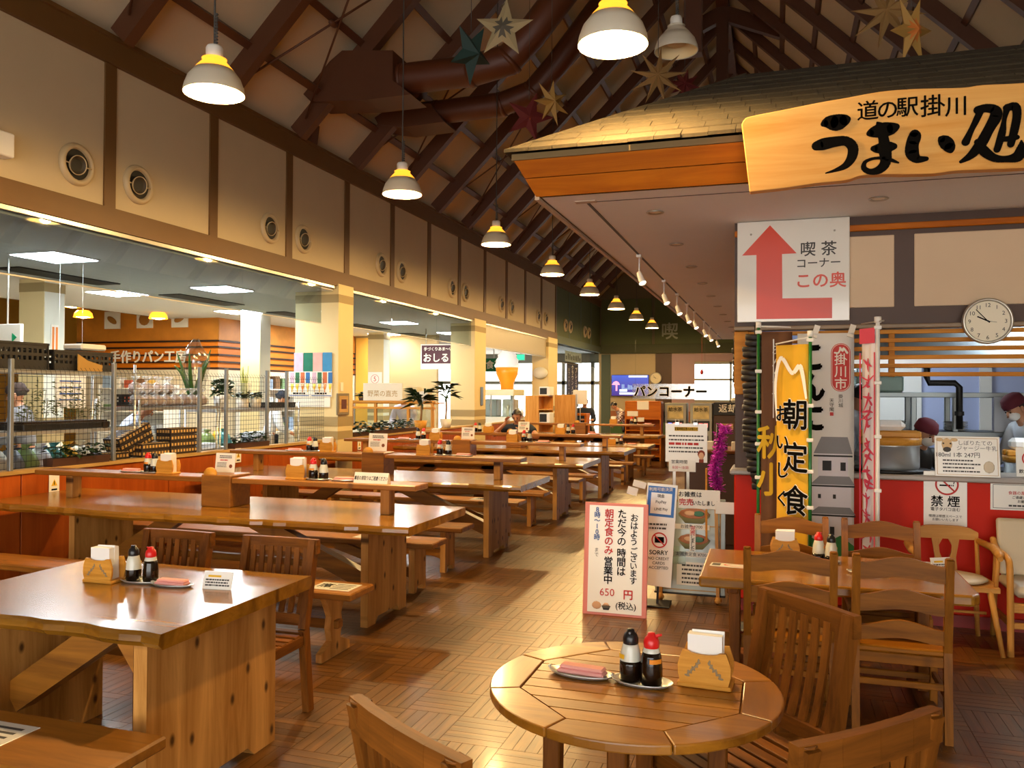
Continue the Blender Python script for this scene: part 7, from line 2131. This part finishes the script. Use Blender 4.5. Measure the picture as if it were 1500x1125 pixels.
t = thing('partition_board', 'light wooden partition board standing at the far end of the tables', 'partition', (-5.47, 22.0, 0))
m = MB(); m.bbox(-.31, -.03, .02, .27, .03, 1.585, .006); m.build('board', M['lightz'], t)
m = MB(); m.bbox(.27, -.035, 0, .31, .035, 1.60, .004); m.build('edge_post', M['alu'], t)
m = MB(); m.bbox(-.31, -.2, 0, -.25, .2, .05); m.bbox(.24, -.2, 0, .30, .2, .05); m.build('foot', M['lightx'], t)
t = thing('wall_lamp', 'pale oval wall lamp on the far column', 'wall lamp', (-6.30, 22.35, 2.19))
m = MB(); m.sphere((0, 0, 0), .22, 18, 10, 1, .45, .75); m.build('glass_shade', mat('lamp_opal', '#d9d6c4', .3), t)
m = MB(); m.bbox(-.06, .03, -.06, .06, .06, .06); m.build('mount', M['alu'], t)
m = MB(); m.bbox(-6.076, 16.8, 1.35, -6.06, 16.95, 1.75, .008); o = m.build('blue_device', mat('blue_grey_device', '#5c6f92', .4)); tag(o, 'narrow blue grey device mounted on the middle column', 'device')
# black melon banner at the far left
t = thing('melon_banner', 'black hanging banner with white vertical lettering at the far left', 'banner', (-6.2, 25.8, 0))
m = MB(); m.bbox(-.004, -.80, 1.18, .004, .80, 2.60, .001); m.build('cloth', M['black'], t)
R_ = (PI / 2, 0, PI / 2)
text(t, 'lettering', 'プレミアム', .2, (.008, .45, 1.98), M['paper'], R_, vert=True, line=.95, sx=1.6)
text(t, 'lettering', 'クラウンメロン', .17, (.008, -.05, 1.95), M['paper'], R_, vert=True, line=.95, sx=1.6)
text(t, 'lettering', 'ソフトクリーム', .12, (.008, -.52, 2.0), M['paper'], R_, vert=True, line=1.0, sx=1.6)
m = MB(); m.xf = Matrix.Translation((.006, .45, 1.32)) @ Matrix.Rotation(PI / 2, 4, 'Y'); m.lathe([(.12, 0), (0, 0)], 16); m.build('melon_print', M['whitebag'], t)
t = thing('noren_strip', 'white short curtain with dark print above the black banner', 'curtain', (-6.2, 25.8, 0))
m = MB(); m.bbox(-.005, -1.0, 2.62, .0, 1.25, 2.95, .001); m.build('cloth', M['napkin'], t)
r = random.Random(1); m = MB()
for k in range(9): m.box(.001, -.9 + .23 * k, 2.68, .002, -.78 + .23 * k, 2.68 + r.uniform(.1, .2))
m.build('print', M['greyink'], t)

# ---------------------------------------------------------------- far end of the hall
tv = thing('television', 'flat screen television with a night city picture on the far cream wall', 'television', (-5.02, 29.72, 1.92))
m = MB(); m.bbox(-.68, 0, -.385, .68, .06, .385, .008); m.build('housing', M['black'], tv)
def tvmat():
    mm = bpy.data.materials.new('tv_picture'); mm.use_nodes = True
    nt = mm.node_tree; b = nt.nodes['Principled BSDF']; L = nt.links.new
    tc = nd(nt, 'ShaderNodeTexCoord'); sp = nd(nt, 'ShaderNodeSeparateXYZ'); L(tc.outputs['Object'], sp.inputs[0])
    rp = nd(nt, 'ShaderNodeValToRGB'); mr = nd(nt, 'ShaderNodeMapRange'); mr.inputs[1].default_value = -.37; mr.inputs[2].default_value = .37
    L(sp.outputs['Z'], mr.inputs[0]); L(mr.outputs[0], rp.inputs[0])
    rp.color_ramp.elements[0].color = (.05, .02, .16, 1); rp.color_ramp.elements[1].color = (.05, .09, .42, 1)
    b.inputs['Base Color'].default_value = (.01, .01, .02, 1); b.inputs['Roughness'].default_value = .2
    L(rp.outputs[0], b.inputs['Emission Color']); b.inputs['Emission Strength'].default_value = 1.0
    return mm
m = MB(); m.box(-.665, -.003, -.37, .665, 0, .37); sc_o = m.build('screen', tvmat(), tv)
def glow(n, c, e): return mat(n, '#050505', .4, emit=c, es=e)
m = MB(); m.prism([(-.66, .02), (-.36, .02), (-.42, .12), (-.5, .16), (-.6, .12)], -.006, -.004, 'y'); m.box(-.52, -.006, -.2, -.46, -.004, .02); m.build('ride_picture', glow('tv_pink', (1, .25, .35, 1), 1.4), sc_o)
m = MB(); r = random.Random(2)
for k in range(16): 
    x = -.3 + .055 * k; m.box(x, -.006, -.15, x + .04, -.004, -.15 + r.uniform(.05, .2))
m.build('city_picture', glow('tv_city', (.35, .5, .8, 1), .6), sc_o)
glow('tv_caption', (.75, .85, 1, 1), 1.0)
for x0, z0, x1, z1 in ((-.05, .29, .62, .36), (-.38, -.22, -.1, -.14), (-.38, -.33, .3, -.25)):
    m = MB(); m.box(x0, -.007, z0, x1, -.004, z1); m.build('caption_bar', bpy.data.materials['tv_caption'], sc_o)
m = MB(); m.bbox(-.1, .06, -.15, .1, .14, .15); m.build('wall_bracket', M['black'], tv)
clock('far_wall_clock', 'round cream clock on the brown pilaster of the far wall', (-4.1, 29.74, 2.18), .21, 9, 53, False)
m = MB(); m.bbox(-4.75, 29.80, .98, -4.68, 29.86, 1.24, .006); tag(m.build('handset', M['black']), 'small black handset on the far cream wall below the television', 'handset')
# bread shelf rack
t = thing('bread_shelf', 'orange wooden bread shelf rack with paper notes at the far end', 'shelf', (-3.06, 20.2, 0))
m = MB(); m.bbox(-.42, .20, 0, .42, .23, 1.42, .004); m.build('back_board', M['orange_wood'], t)
for s in (-1, 1):
    m = MB(); m.bbox(s * .42 - .015, -.22, 0, s * .42 + .015, .23, 1.43, .004); m.build('side_board', M['orange_wood'], t)
for z in (.1, .40, .72, 1.0, 1.42):
    m = MB(); m.bbox(-.42, -.22, z, .42, .22, z + .025, .004); m.build('shelf_board', M['orange_wood'], t)
m = MB(); m.bbox(-.41, -.215, 1.02, .41, -.20, 1.42, .003); m.build('front_board', M['orange_wood'], t)
for x, z, w_, h_ in ((.0, 1.24, .28, .2), (-.25, 1.08, .26, .12), (-.05, .95, .16, .1)):
    m = MB(); m.bbox(x - w_ / 2, -.222, z, x + w_ / 2, -.217, z + h_, .001); m.build('paper_note', M['paper'], t)
# clear hanging bread corner sign
t = thing('bread_corner_sign', 'clear hanging panel with black lettering reading bread corner', 'sign', (-2.38, 19.9, 0))
m = MB(); m.box(-.92, 0, 1.50, .82, .006, 1.86); m.build('clear_panel', M['film'], t)
text(t, 'lettering_halo', 'パンコーナー', .29, (-.02, -.004, 1.66), M['paper'], bold=.10)
text(t, 'lettering', 'パンコーナー', .29, (-.02, -.010, 1.66), M['ink'], bold=.05)
m = MB(); m.tube([(-.85, .003, 1.86), (-.85, .003, 2.91)], .002, 4); m.tube([(.78, .003, 1.86), (.78, .003, 2.91)], .002, 4); m.build('wire', M['greyink'], t)
# two drink dispensers
for k, x in enumerate((-2.33, -1.72)):
    t = thing('drink_dispenser', 'grey drink dispenser with lit buttons at the far end, the %s one' % ('left', 'right')[k], 'dispenser', (x, 20.6, 0), 0, 'drink dispensers')
    m = MB(); m.bbox(-.26, -.25, .0, .26, .3, 1.40, .01); m.build('cabinet', mat('dispenser_grey', '#a09d8d', .4, .2) if k == 0 else bpy.data.materials['dispenser_grey'], t)
    m = MB(); m.bbox(-.19, -.262, 1.02, .19, -.25, 1.34, .003); m.build('poster_panel', mat('field_print', '#d0bb78', .4, noise=.5, nscale=5) if k == 0 else bpy.data.materials['field_print'], t)
    m = MB(); m.bbox(-.20, -.262, .74, .20, -.25, .98, .003); m.build('button_panel', M['black'], t)
    for q, (c, nm) in enumerate((((.15, .2, 1, 1), 'blue_button'), ((1, .1, .08, 1), 'red_button'), ((1, .25, .2, 1), 'pink_button'))):
        mm = bpy.data.materials.get(nm) or mat(nm, '#222222', .4, emit=c, es=1.2)
        m = MB(); m.bbox(-.17 + q * .12, -.27, .82, -.08 + q * .12, -.262, .92, .003); m.build('button', mm, t)
    m = MB(); m.bbox(-.17, -.27, .35, .17, -.25, .62, .003); m.build('dispensing_bay', M['black'], t)
    text(t, 'lettering', '給水茶', .11, (0, -.264, 1.24), M['ink'], bold=.02)
t = thing('return_counter', 'dark return counter with a white lettered header at the far end', 'counter', (-1.17, 20.6, 0))
m = MB(); m.bbox(-.26, -.2, .0, .95, .4, 1.12, .01); m.build('cabinet', M['dark_trim'], t)
m = MB(); m.bbox(-.26, -.22, 1.12, .95, .4, 1.42, .006); m.build('header', M['black'], t)
text(t, 'lettering', '返却口', .21, (.17, -.226, 1.27), M['paper'], bold=.03)
m = MB(); m.bbox(-.1, -.224, .78, .2, -.205, .92, .002); m.build('notice', M['sill'], t)
m = MB(); m.bbox(-.10, -.1, 0, .22, .12, .12, .05); o = m.build('white_bag', M['napkin'], None, (-.95, 20.6, 1.42)); tag(o, 'white crumpled bag lying on the return counter header', 'bag')
m = MB(); m.lathe([(0, -.02), (.03, 0), (.04, .05), (.02, .1), (0, .12)], 12); m.tube([(0, 0, .1), (0, 0, .86)], .003, 5); o = m.build('hanging_ornament', M['redink'], None, (-1.651, 19.7, 2.087)); tag(o, 'small red ornament hanging on a thread before the far window', 'ornament')
# white notice on a pole, side counter at the far left
t = thing('pole_notice', 'double white notice on a thin pole before the teal wall', 'notice', (-5.2, 22.55, 0))
m = MB(); m.bbox(-.2, -.01, 1.32, .2, .0, 1.72, .002); m.build('sheet', M['lam'], t)
m = MB(); m.tube([(0, .01, 0), (0, .01, 1.74)], .012, 8); m.lathe([(0, 0), (.18, 0), (.18, .02), (0, .03)], 18); m.build('stand', M['alu'], t)
t = thing('side_counter', 'orange wooden side counter beside the seated person at the far left', 'counter', (-5.25, 23.0, 0))
m = MB(); m.bbox(-.5, -.25, 1.0, .18, .25, 1.06, .005); m.build('top', M['orange_wood'], t)
for x in (-.45, .12):
    m = MB(); m.bbox(x, -.22, 0, x + .06, .22, 1.0, .004); m.build('leg', M['orange_wood'], t)
m = MB(); m.bbox(-.5, -.3, .5, .35, .25, .54, .004); m.build('lower_shelf', M['orange_wood'], t)
# two small far tables at the right
for k, (x, y, z) in enumerate(((-1.95, 18.6, .70), (-1.7, 14.9, .0))):
    if k: continue
    t = thing('small_table', 'small dark legged table before the drink dispensers', 'table', (x, y, 0))
    m = MB(); m.bbox(-.5, -.3, z - .05, .3, .3, z, .006); m.build('tabletop', M['top'], t)
    for a in (-.42, .22):
        m = MB(); m.bbox(a - .04, -.22, 0, a + .04, .22, z - .05, .005); m.build('leg_panel', M['teakz'], t)

# ---------------------------------------------------------------- people
def skin_mesh(name, verts, edges, radii, m_, parent=None, sub=2):
    me = bpy.data.meshes.new(name)
    me.from_pydata([tuple(v) for v in verts], edges, [])
    o = bpy.data.objects.new(name, me)
    COL.objects.link(o)
    me.materials.append(m_)
    sk = o.modifiers.new('skin', 'SKIN')
    sk.use_smooth_shade = True
    sk.branch_smoothing = .6
    if not me.skin_vertices: me.attributes.new('skin', 'FLOAT', 'POINT')
    for i, r in enumerate(radii):
        d = me.skin_vertices[0].data[i]
        d.radius = (r, r) if not isinstance(r, tuple) else r
        d.use_root = (i == 0)
    ss = o.modifiers.new('sub', 'SUBSURF'); ss.levels = sub; ss.render_levels = sub
    o.parent = parent
    return o
def person(label, loc, rz, J, shirt, pants, hair='hair', cap=None, mask=False, extra=None, s=1.0):
    """local frame: faces -y, z up; J gives joints of the pose; the body is one skinned surface"""
    V, E, R = [], [], []
    def add(p, r, par=None):
        V.append(Vector(p)); R.append(r)
        if par is not None: E.append((par, len(V) - 1))
        return len(V) - 1
    hip = add(J['pelvis'], (.15, .11))
    wa = add(J['waist'], (.135, .10), hip)
    ch = add(J['chest'], (.14, .10), wa)
    nk = add(J['neck'], (.06, .06), ch)
    hd = Vector(J['head'])
    nkv = Vector(J['neck'])
    upv = (hd - nkv).normalized()
    fwd = J.get('look', Vector((0, -1, -.1))); fwd = Vector(fwd).normalized()
    n2 = add(nkv + upv * .045, (.05, .055), nk)
    h1 = add(hd - upv * .055 + fwd * .012, (.062, .075), n2)
    h2 = add(hd + upv * .01, (.076, .095), h1)
    add(hd + upv * .075 - fwd * .01, (.066, .082), h2)
    side = {}
    for k in 'LR':
        sh = add(J['sh' + k], .050, ch)
        el = add(J['el' + k], .042, sh)
        wr = add(J['wr' + k], .028, el)
        d = Vector(J['wr' + k]) - Vector(J['el' + k]); d.normalize()
        hdir = Vector(J.get('hand' + k, d)).normalized()
        sd = hdir.cross(Vector((0, 0, 1)));
        sd = sd.normalized() if sd.length > .1 else Vector((1, 0, 0))
        pn = hdir.cross(sd).normalized()
        pm_ = add(Vector(J['wr' + k]) + hdir * .06, (.036, .02), wr)
        base = V[pm_]
        for q, (o_, l_) in enumerate(((-.028, .055), (-.010, .068), (.010, .064), (.027, .05))):
            a = add(base + hdir * .035 + sd * o_, .0095, pm_)
            b = add(base + hdir * (.035 + l_ * .55) + sd * o_ * 1.1 + pn * .012, .0088, a)
            add(base + hdir * (.035 + l_ * .9) + sd * o_ * 1.1 + pn * .032, .008, b)
        tsgn = 1 if k == 'L' else -1
        a = add(base - hdir * .02 + sd * .036 * tsgn, .012, pm_)
        add(base + hdir * .025 + sd * .058 * tsgn + pn * .015, .010, a)
    for k in 'LR':
        hp = add(J['hip' + k], .095, hip)
        kn = add(J['kn' + k], .062, hp)
        an = add(J['an' + k], .042, kn)
        add(Vector(J['an' + k]) + Vector((0, -.13, -.035)), (.036, .026), an)
    t = thing('person', label, 'person', loc, rz); t.scale = (s, s, s)
    body = skin_mesh('body', V, E, R, M['skin'], t)
    # shirt: torso and sleeves
    def cloth(name, pts, edges, rad, m_): return skin_mesh(name, pts, edges, rad, m_, t)
    sl = J.get('sleeve', .55)
    P = [J['pelvis'], J['waist'], J['chest'], tuple(Vector(J['neck']) - upv * .012)]
    Ed = [(0, 1), (1, 2), (2, 3)]; Rd = [(.168, .128), (.155, .12), (.192, .146), (.095, .092)]
    for k in 'LR':
        i0 = len(P)
        P.append(J['sh' + k]); Rd.append(.092); Ed.append((2, i0))
        e = Vector(J['sh' + k]).lerp(Vector(J['el' + k]), min(1, sl / .55 * .75) if sl <= .55 else 1)
        P.append(tuple(e)); Rd.append(.066); Ed.append((i0, i0 + 1))
        if sl > .6:
            P.append(tuple(Vector(J['el' + k]).lerp(Vector(J['wr' + k]), .9))); Rd.append(.045); Ed.append((i0 + 1, i0 + 2))
    cloth('shirt', P, Ed, Rd, shirt)
    P = [J['pelvis']]; Ed = []; Rd = [(.165, .125)]
    for k in 'LR':
        i0 = len(P); P += [J['hip' + k], J['kn' + k], tuple(Vector(J['an' + k]) + Vector((0, 0, .02)))]; Rd += [.11, .078, .062]; Ed += [(0, i0), (i0, i0 + 1), (i0 + 1, i0 + 2)]
    cloth('trousers', P, Ed, Rd, pants)
    for k in 'LR':
        a = Vector(J['an' + k])
        m = MB(); m.bbox(a.x - .045, a.y - .19, a.z - .075, a.x + .045, a.y + .06, a.z - .0, .02); m.build('shoe', M['black'], t)
    # head details in the head frame
    zc = upv; yc = -(fwd - zc * fwd.dot(zc)).normalized(); xc = yc.cross(zc)
    HM = Matrix(((xc.x, yc.x, zc.x, hd.x), (xc.y, yc.y, zc.y, hd.y), (xc.z, yc.z, zc.z, hd.z), (0, 0, 0, 1)))
    m = MB(); m.xf = HM
    for k in range(1):
        vs = []
        n_, r_ = 16, 9
        for j in range(r_ + 1):
            ph = (PI * .62) * j / r_
            for i in range(n_):
                th = 2 * PI * i / n_
                x, y, z = math.sin(ph) * math.cos(th), math.sin(ph) * math.sin(th), math.cos(ph)
                if y < -.35: z = max(z, .50 + .25 * (-y - .35))   # keep the forehead clear
                vs.append((x * .086, y * .104 + .008, .022 + z * .108))
        fs = [(j * n_ + i, j * n_ + (i + 1) % n_, (j + 1) * n_ + (i + 1) % n_, (j + 1) * n_ + i) for j in range(r_) for i in range(n_)]
        m.add(vs, fs, True)
    m.build('hair', M['hair'] if hair == 'hair' else hair, t)
    if cap:
        m = MB(); m.xf = HM; m.lathe([(.097, .035), (.1, .06), (.085, .115), (.05, .14), (0, .148)], 18, (0, .008, 0), .93, 1.12)
        m.sphere((0, .11, .03), .03, 10, 6, 1, 1, .8); m.build('headscarf', cap, t)
    m = MB(); m.xf = HM
    for sgn in (-1, 1): m.sphere((sgn * .032, -.083, .004), .0105, 10, 6, 1.2, .5, .7)
    m.build('eyes', M['ink'], t)
    m = MB(); m.xf = HM
    for sgn in (-1, 1): m.tube([(sgn * .018, -.089, .026), (sgn * .033, -.090, .030), (sgn * .05, -.08, .025)], .0035, 5)
    m.build('eyebrows', M['hair'], t)
    m = MB(); m.xf = HM; m.tube([(0, -.086, .01), (0, -.102, -.016), (0, -.106, -.026), (0, -.09, -.033)], [.008, .012, .014, .008], 8); m.build('nose', M['skin'], t)
    if mask:
        m = MB(); m.xf = HM; m.sphere((0, -.052, -.045), .062, 14, 8, 1.05, .85, .85); m.build('face_mask', M['napkin'], t)
    else:
        m = MB(); m.xf = HM; m.tube([(-.022, -.082, -.056), (0, -.089, -.055), (.022, -.082, -.056)], [.003, .006, .003], 6); m.build('mouth', mat('lips', '#8f4f42', .5) if 'lips' not in bpy.data.materials else bpy.data.materials['lips'], t)
    m = MB(); m.xf = HM
    for sgn in (-1, 1): m.sphere((sgn * .082, .008, -.006), .026, 10, 6, .35, .7, 1.2)
    m.build('ears', M['skin'], t)
    return t
def pose(seated, lean=0.0, **kw):
    if seated:
        J = dict(pelvis=(0, 0, .52), waist=(0, -.03 * lean - .01, .68), chest=(0, -.10 * lean, .91), neck=(0, -.15 * lean, 1.06), head=(0, -.20 * lean, 1.175),
                 shL=(.20, -.11 * lean, 1.0), shR=(-.20, -.11 * lean, 1.0), elL=(.24, -.14, .72), elR=(-.24, -.14, .72), wrL=(.13, -.36, .74), wrR=(-.13, -.36, .74),
                 hipL=(.10, -.06, .50), hipR=(-.10, -.06, .50), knL=(.12, -.42, .48), knR=(-.12, -.42, .48), anL=(.12, -.40, .08), anR=(-.12, -.40, .08))
    else:
        J = dict(pelvis=(0, .08 * lean, .93), waist=(0, .02 * lean, 1.08), chest=(0, -.10 * lean, 1.28), neck=(0, -.22 * lean, 1.46 - .03 * lean), head=(0, -.30 * lean, 1.585 - .06 * lean),
                 shL=(.20, -.14 * lean, 1.38 - .02 * lean), shR=(-.20, -.14 * lean, 1.38 - .02 * lean), elL=(.26, -.16 * lean - .04, 1.09), elR=(-.26, -.16 * lean - .04, 1.09), wrL=(.20, -.32, 1.0), wrR=(-.20, -.32, 1.0),
                 hipL=(.10, .08 * lean, .88), hipR=(-.10, .08 * lean, .88), knL=(.10, .03, .48), knR=(-.10, .03, .48), anL=(.11, .06, .08), anR=(-.11, .06, .08))
    J.update(kw)
    return J
person('seated man in a navy t-shirt looking down behind the fourth table', (-4.27, 13.86, 0), 0,
       pose(True, .9, elL=(.40, -.26, .84), elR=(-.40, -.26, .86), wrL=(.17, -.42, .90), wrR=(-.14, -.40, 1.06), handL=(-.4, -.1, .6), handR=(.3, -.2, .7), look=(0, -1, -.55), sleeve=.4), M['navy'], M['navy'], s=1.03)
person('seated person in a dark jacket behind the far side counter', (-5.45, 24.1, .0), .5,
       pose(True, .5, look=(0, -1, -.4), sleeve=.9), M['navy'], M['black'], s=1.15)
plaid = bpy.data.materials.new('plaid_cloth'); plaid.use_nodes = True
_nt = plaid.node_tree; _tc = nd(_nt, 'ShaderNodeTexCoord'); _ck = nd(_nt, 'ShaderNodeTexChecker'); _ck.inputs['Scale'].default_value = 22
_ck.inputs['Color1'].default_value = C('#5a1c1c'); _ck.inputs['Color2'].default_value = C('#c9c0bc'); _nt.links.new(_tc.outputs['Object'], _ck.inputs['Vector']); _nt.links.new(_ck.outputs[0], _nt.nodes['Principled BSDF'].inputs['Base Color'])
person('person in a plaid shirt standing half behind the orange bread shelf', (-3.62, 20.75, 0), -1.2, pose(False, 1.1, elR=(-.40, -.1, 1.22), wrR=(-.30, -.3, 1.02), look=(0, -1, -.5), sleeve=.9), plaid, M['black'], s=.86)
person('cook in a white coat and black cap at the left of the kitchen', (.62, 8.68, 0), 1.9, pose(False, .6, look=(0, -1, -.4), sleeve=.9), M['wcloth'], M['wcloth'], cap=M['black'], s=1.02)
person('cook with a maroon headscarf and a white mask bending over the counter', (1.02, 7.25, 0), 0.7,
       pose(False, .55, elR=(-.27, -.2, 1.12), wrR=(-.17, -.42, 1.16), elL=(.28, -.18, 1.12), wrL=(.15, -.42, 1.16), look=(0, -1, -.5), sleeve=.5), M['black'], M['black'], cap=M['maroon'], mask=True, s=.85)
person('cook with a maroon headscarf at the right edge of the kitchen', (2.30, 8.68, 0), -1.2, pose(False, .8, look=(0, -1, -.4), sleeve=.9), M['wcloth'], M['black'], cap=M['maroon'], mask=True, s=.98)
greyhair = mat('grey_hair', '#8d877c', .7)
person('grey haired person in a pale lavender shirt behind the bread shelf', (-7.22, 7.75, 0), 2.5, pose(False, 1.0, look=(0, -1, -.4), sleeve=.5), mat('lavender_cloth', '#c5cbe0', .85), M['navy'], hair=greyhair, s=.93)
person('customer in a dark brown beret behind the left mesh panels', (-8.2, 7.35, 0), -1.0, pose(False, .3, look=(0, -1, -.2), sleeve=.9), mat('grey_cloth', '#77787c', .85), M['navy'], cap=mat('brown_beret', '#3a2a24', .85), s=1.0)
person('customer in a navy cap near the right mesh panels', (-7.6, 11.3, 0), 2.2, pose(False, .6, look=(0, -1, -.3), sleeve=.9), M['wcloth'], M['navy'], cap=M['navy'], s=.97)
person('clerk with dark hair behind the glass display case', (-7.30, 15.65, 0), 0, pose(False, .5, look=(0, -1, -.5), sleeve=.9), mat('pale_pink_cloth', '#c9c0cc', .85), M['navy'], s=.96)

# ---------------------------------------------------------------- turn lettering curves into meshes
def embolden(me, b):
    """heavier strokes: the glyphs repeated a little to each side"""
    if b <= 0: return me
    v = [tuple(p.co) for p in me.vertices]
    f = [tuple(p.vertices) for p in me.polygons]
    V, F = [], []
    sh = [(0, 0)] + [(b * math.cos(a * PI / 4), b * math.sin(a * PI / 4)) for a in range(8)] if b > .012 else [(0, 0), (b, 0), (-b, 0), (0, b), (0, -b)]
    for k, (dx, dy) in enumerate(sh):
        o = len(V)
        V += [(x + dx, y + dy, z + .00004 * k) for x, y, z in v]
        F += [tuple(i + o for i in q) for q in f]
    n = bpy.data.meshes.new(me.name)
    n.from_pydata(V, [], F)
    for m_ in me.materials: n.materials.append(m_)
    return n


def text_to_mesh():
    bold = dict(BOLD)
    bpy.context.view_layer.update()
    dg = bpy.context.evaluated_depsgraph_get()
    fonts = [o for o in COL.objects if o.type == 'FONT']
    new = []
    for o in fonts:
        me = bpy.data.meshes.new_from_object(o.evaluated_get(dg))
        new.append((o, embolden(me, bold.get(o.data.name, 0) * .62)))
    for o, me in new:
        nm, par, loc, rot, sc, m_ = o.name, o.parent, o.location.copy(), o.rotation_euler.copy(), o.scale.copy(), o.data.materials[0]
        bpy.data.objects.remove(o)
        me.name = nm
        if not me.materials: me.materials.append(m_)
        q = bpy.data.objects.new(nm, me)
        COL.objects.link(q)
        q.parent = par; q.location = loc; q.rotation_euler = rot; q.scale = sc
text_to_mesh()
for o in COL.objects:
    if o.parent is not None and o.name.split('.')[0] in ('fine_print', 'print', 'brush_print', 'pink_print', 'red_print', 'carved_vine'): o['kind'] = 'stuff'
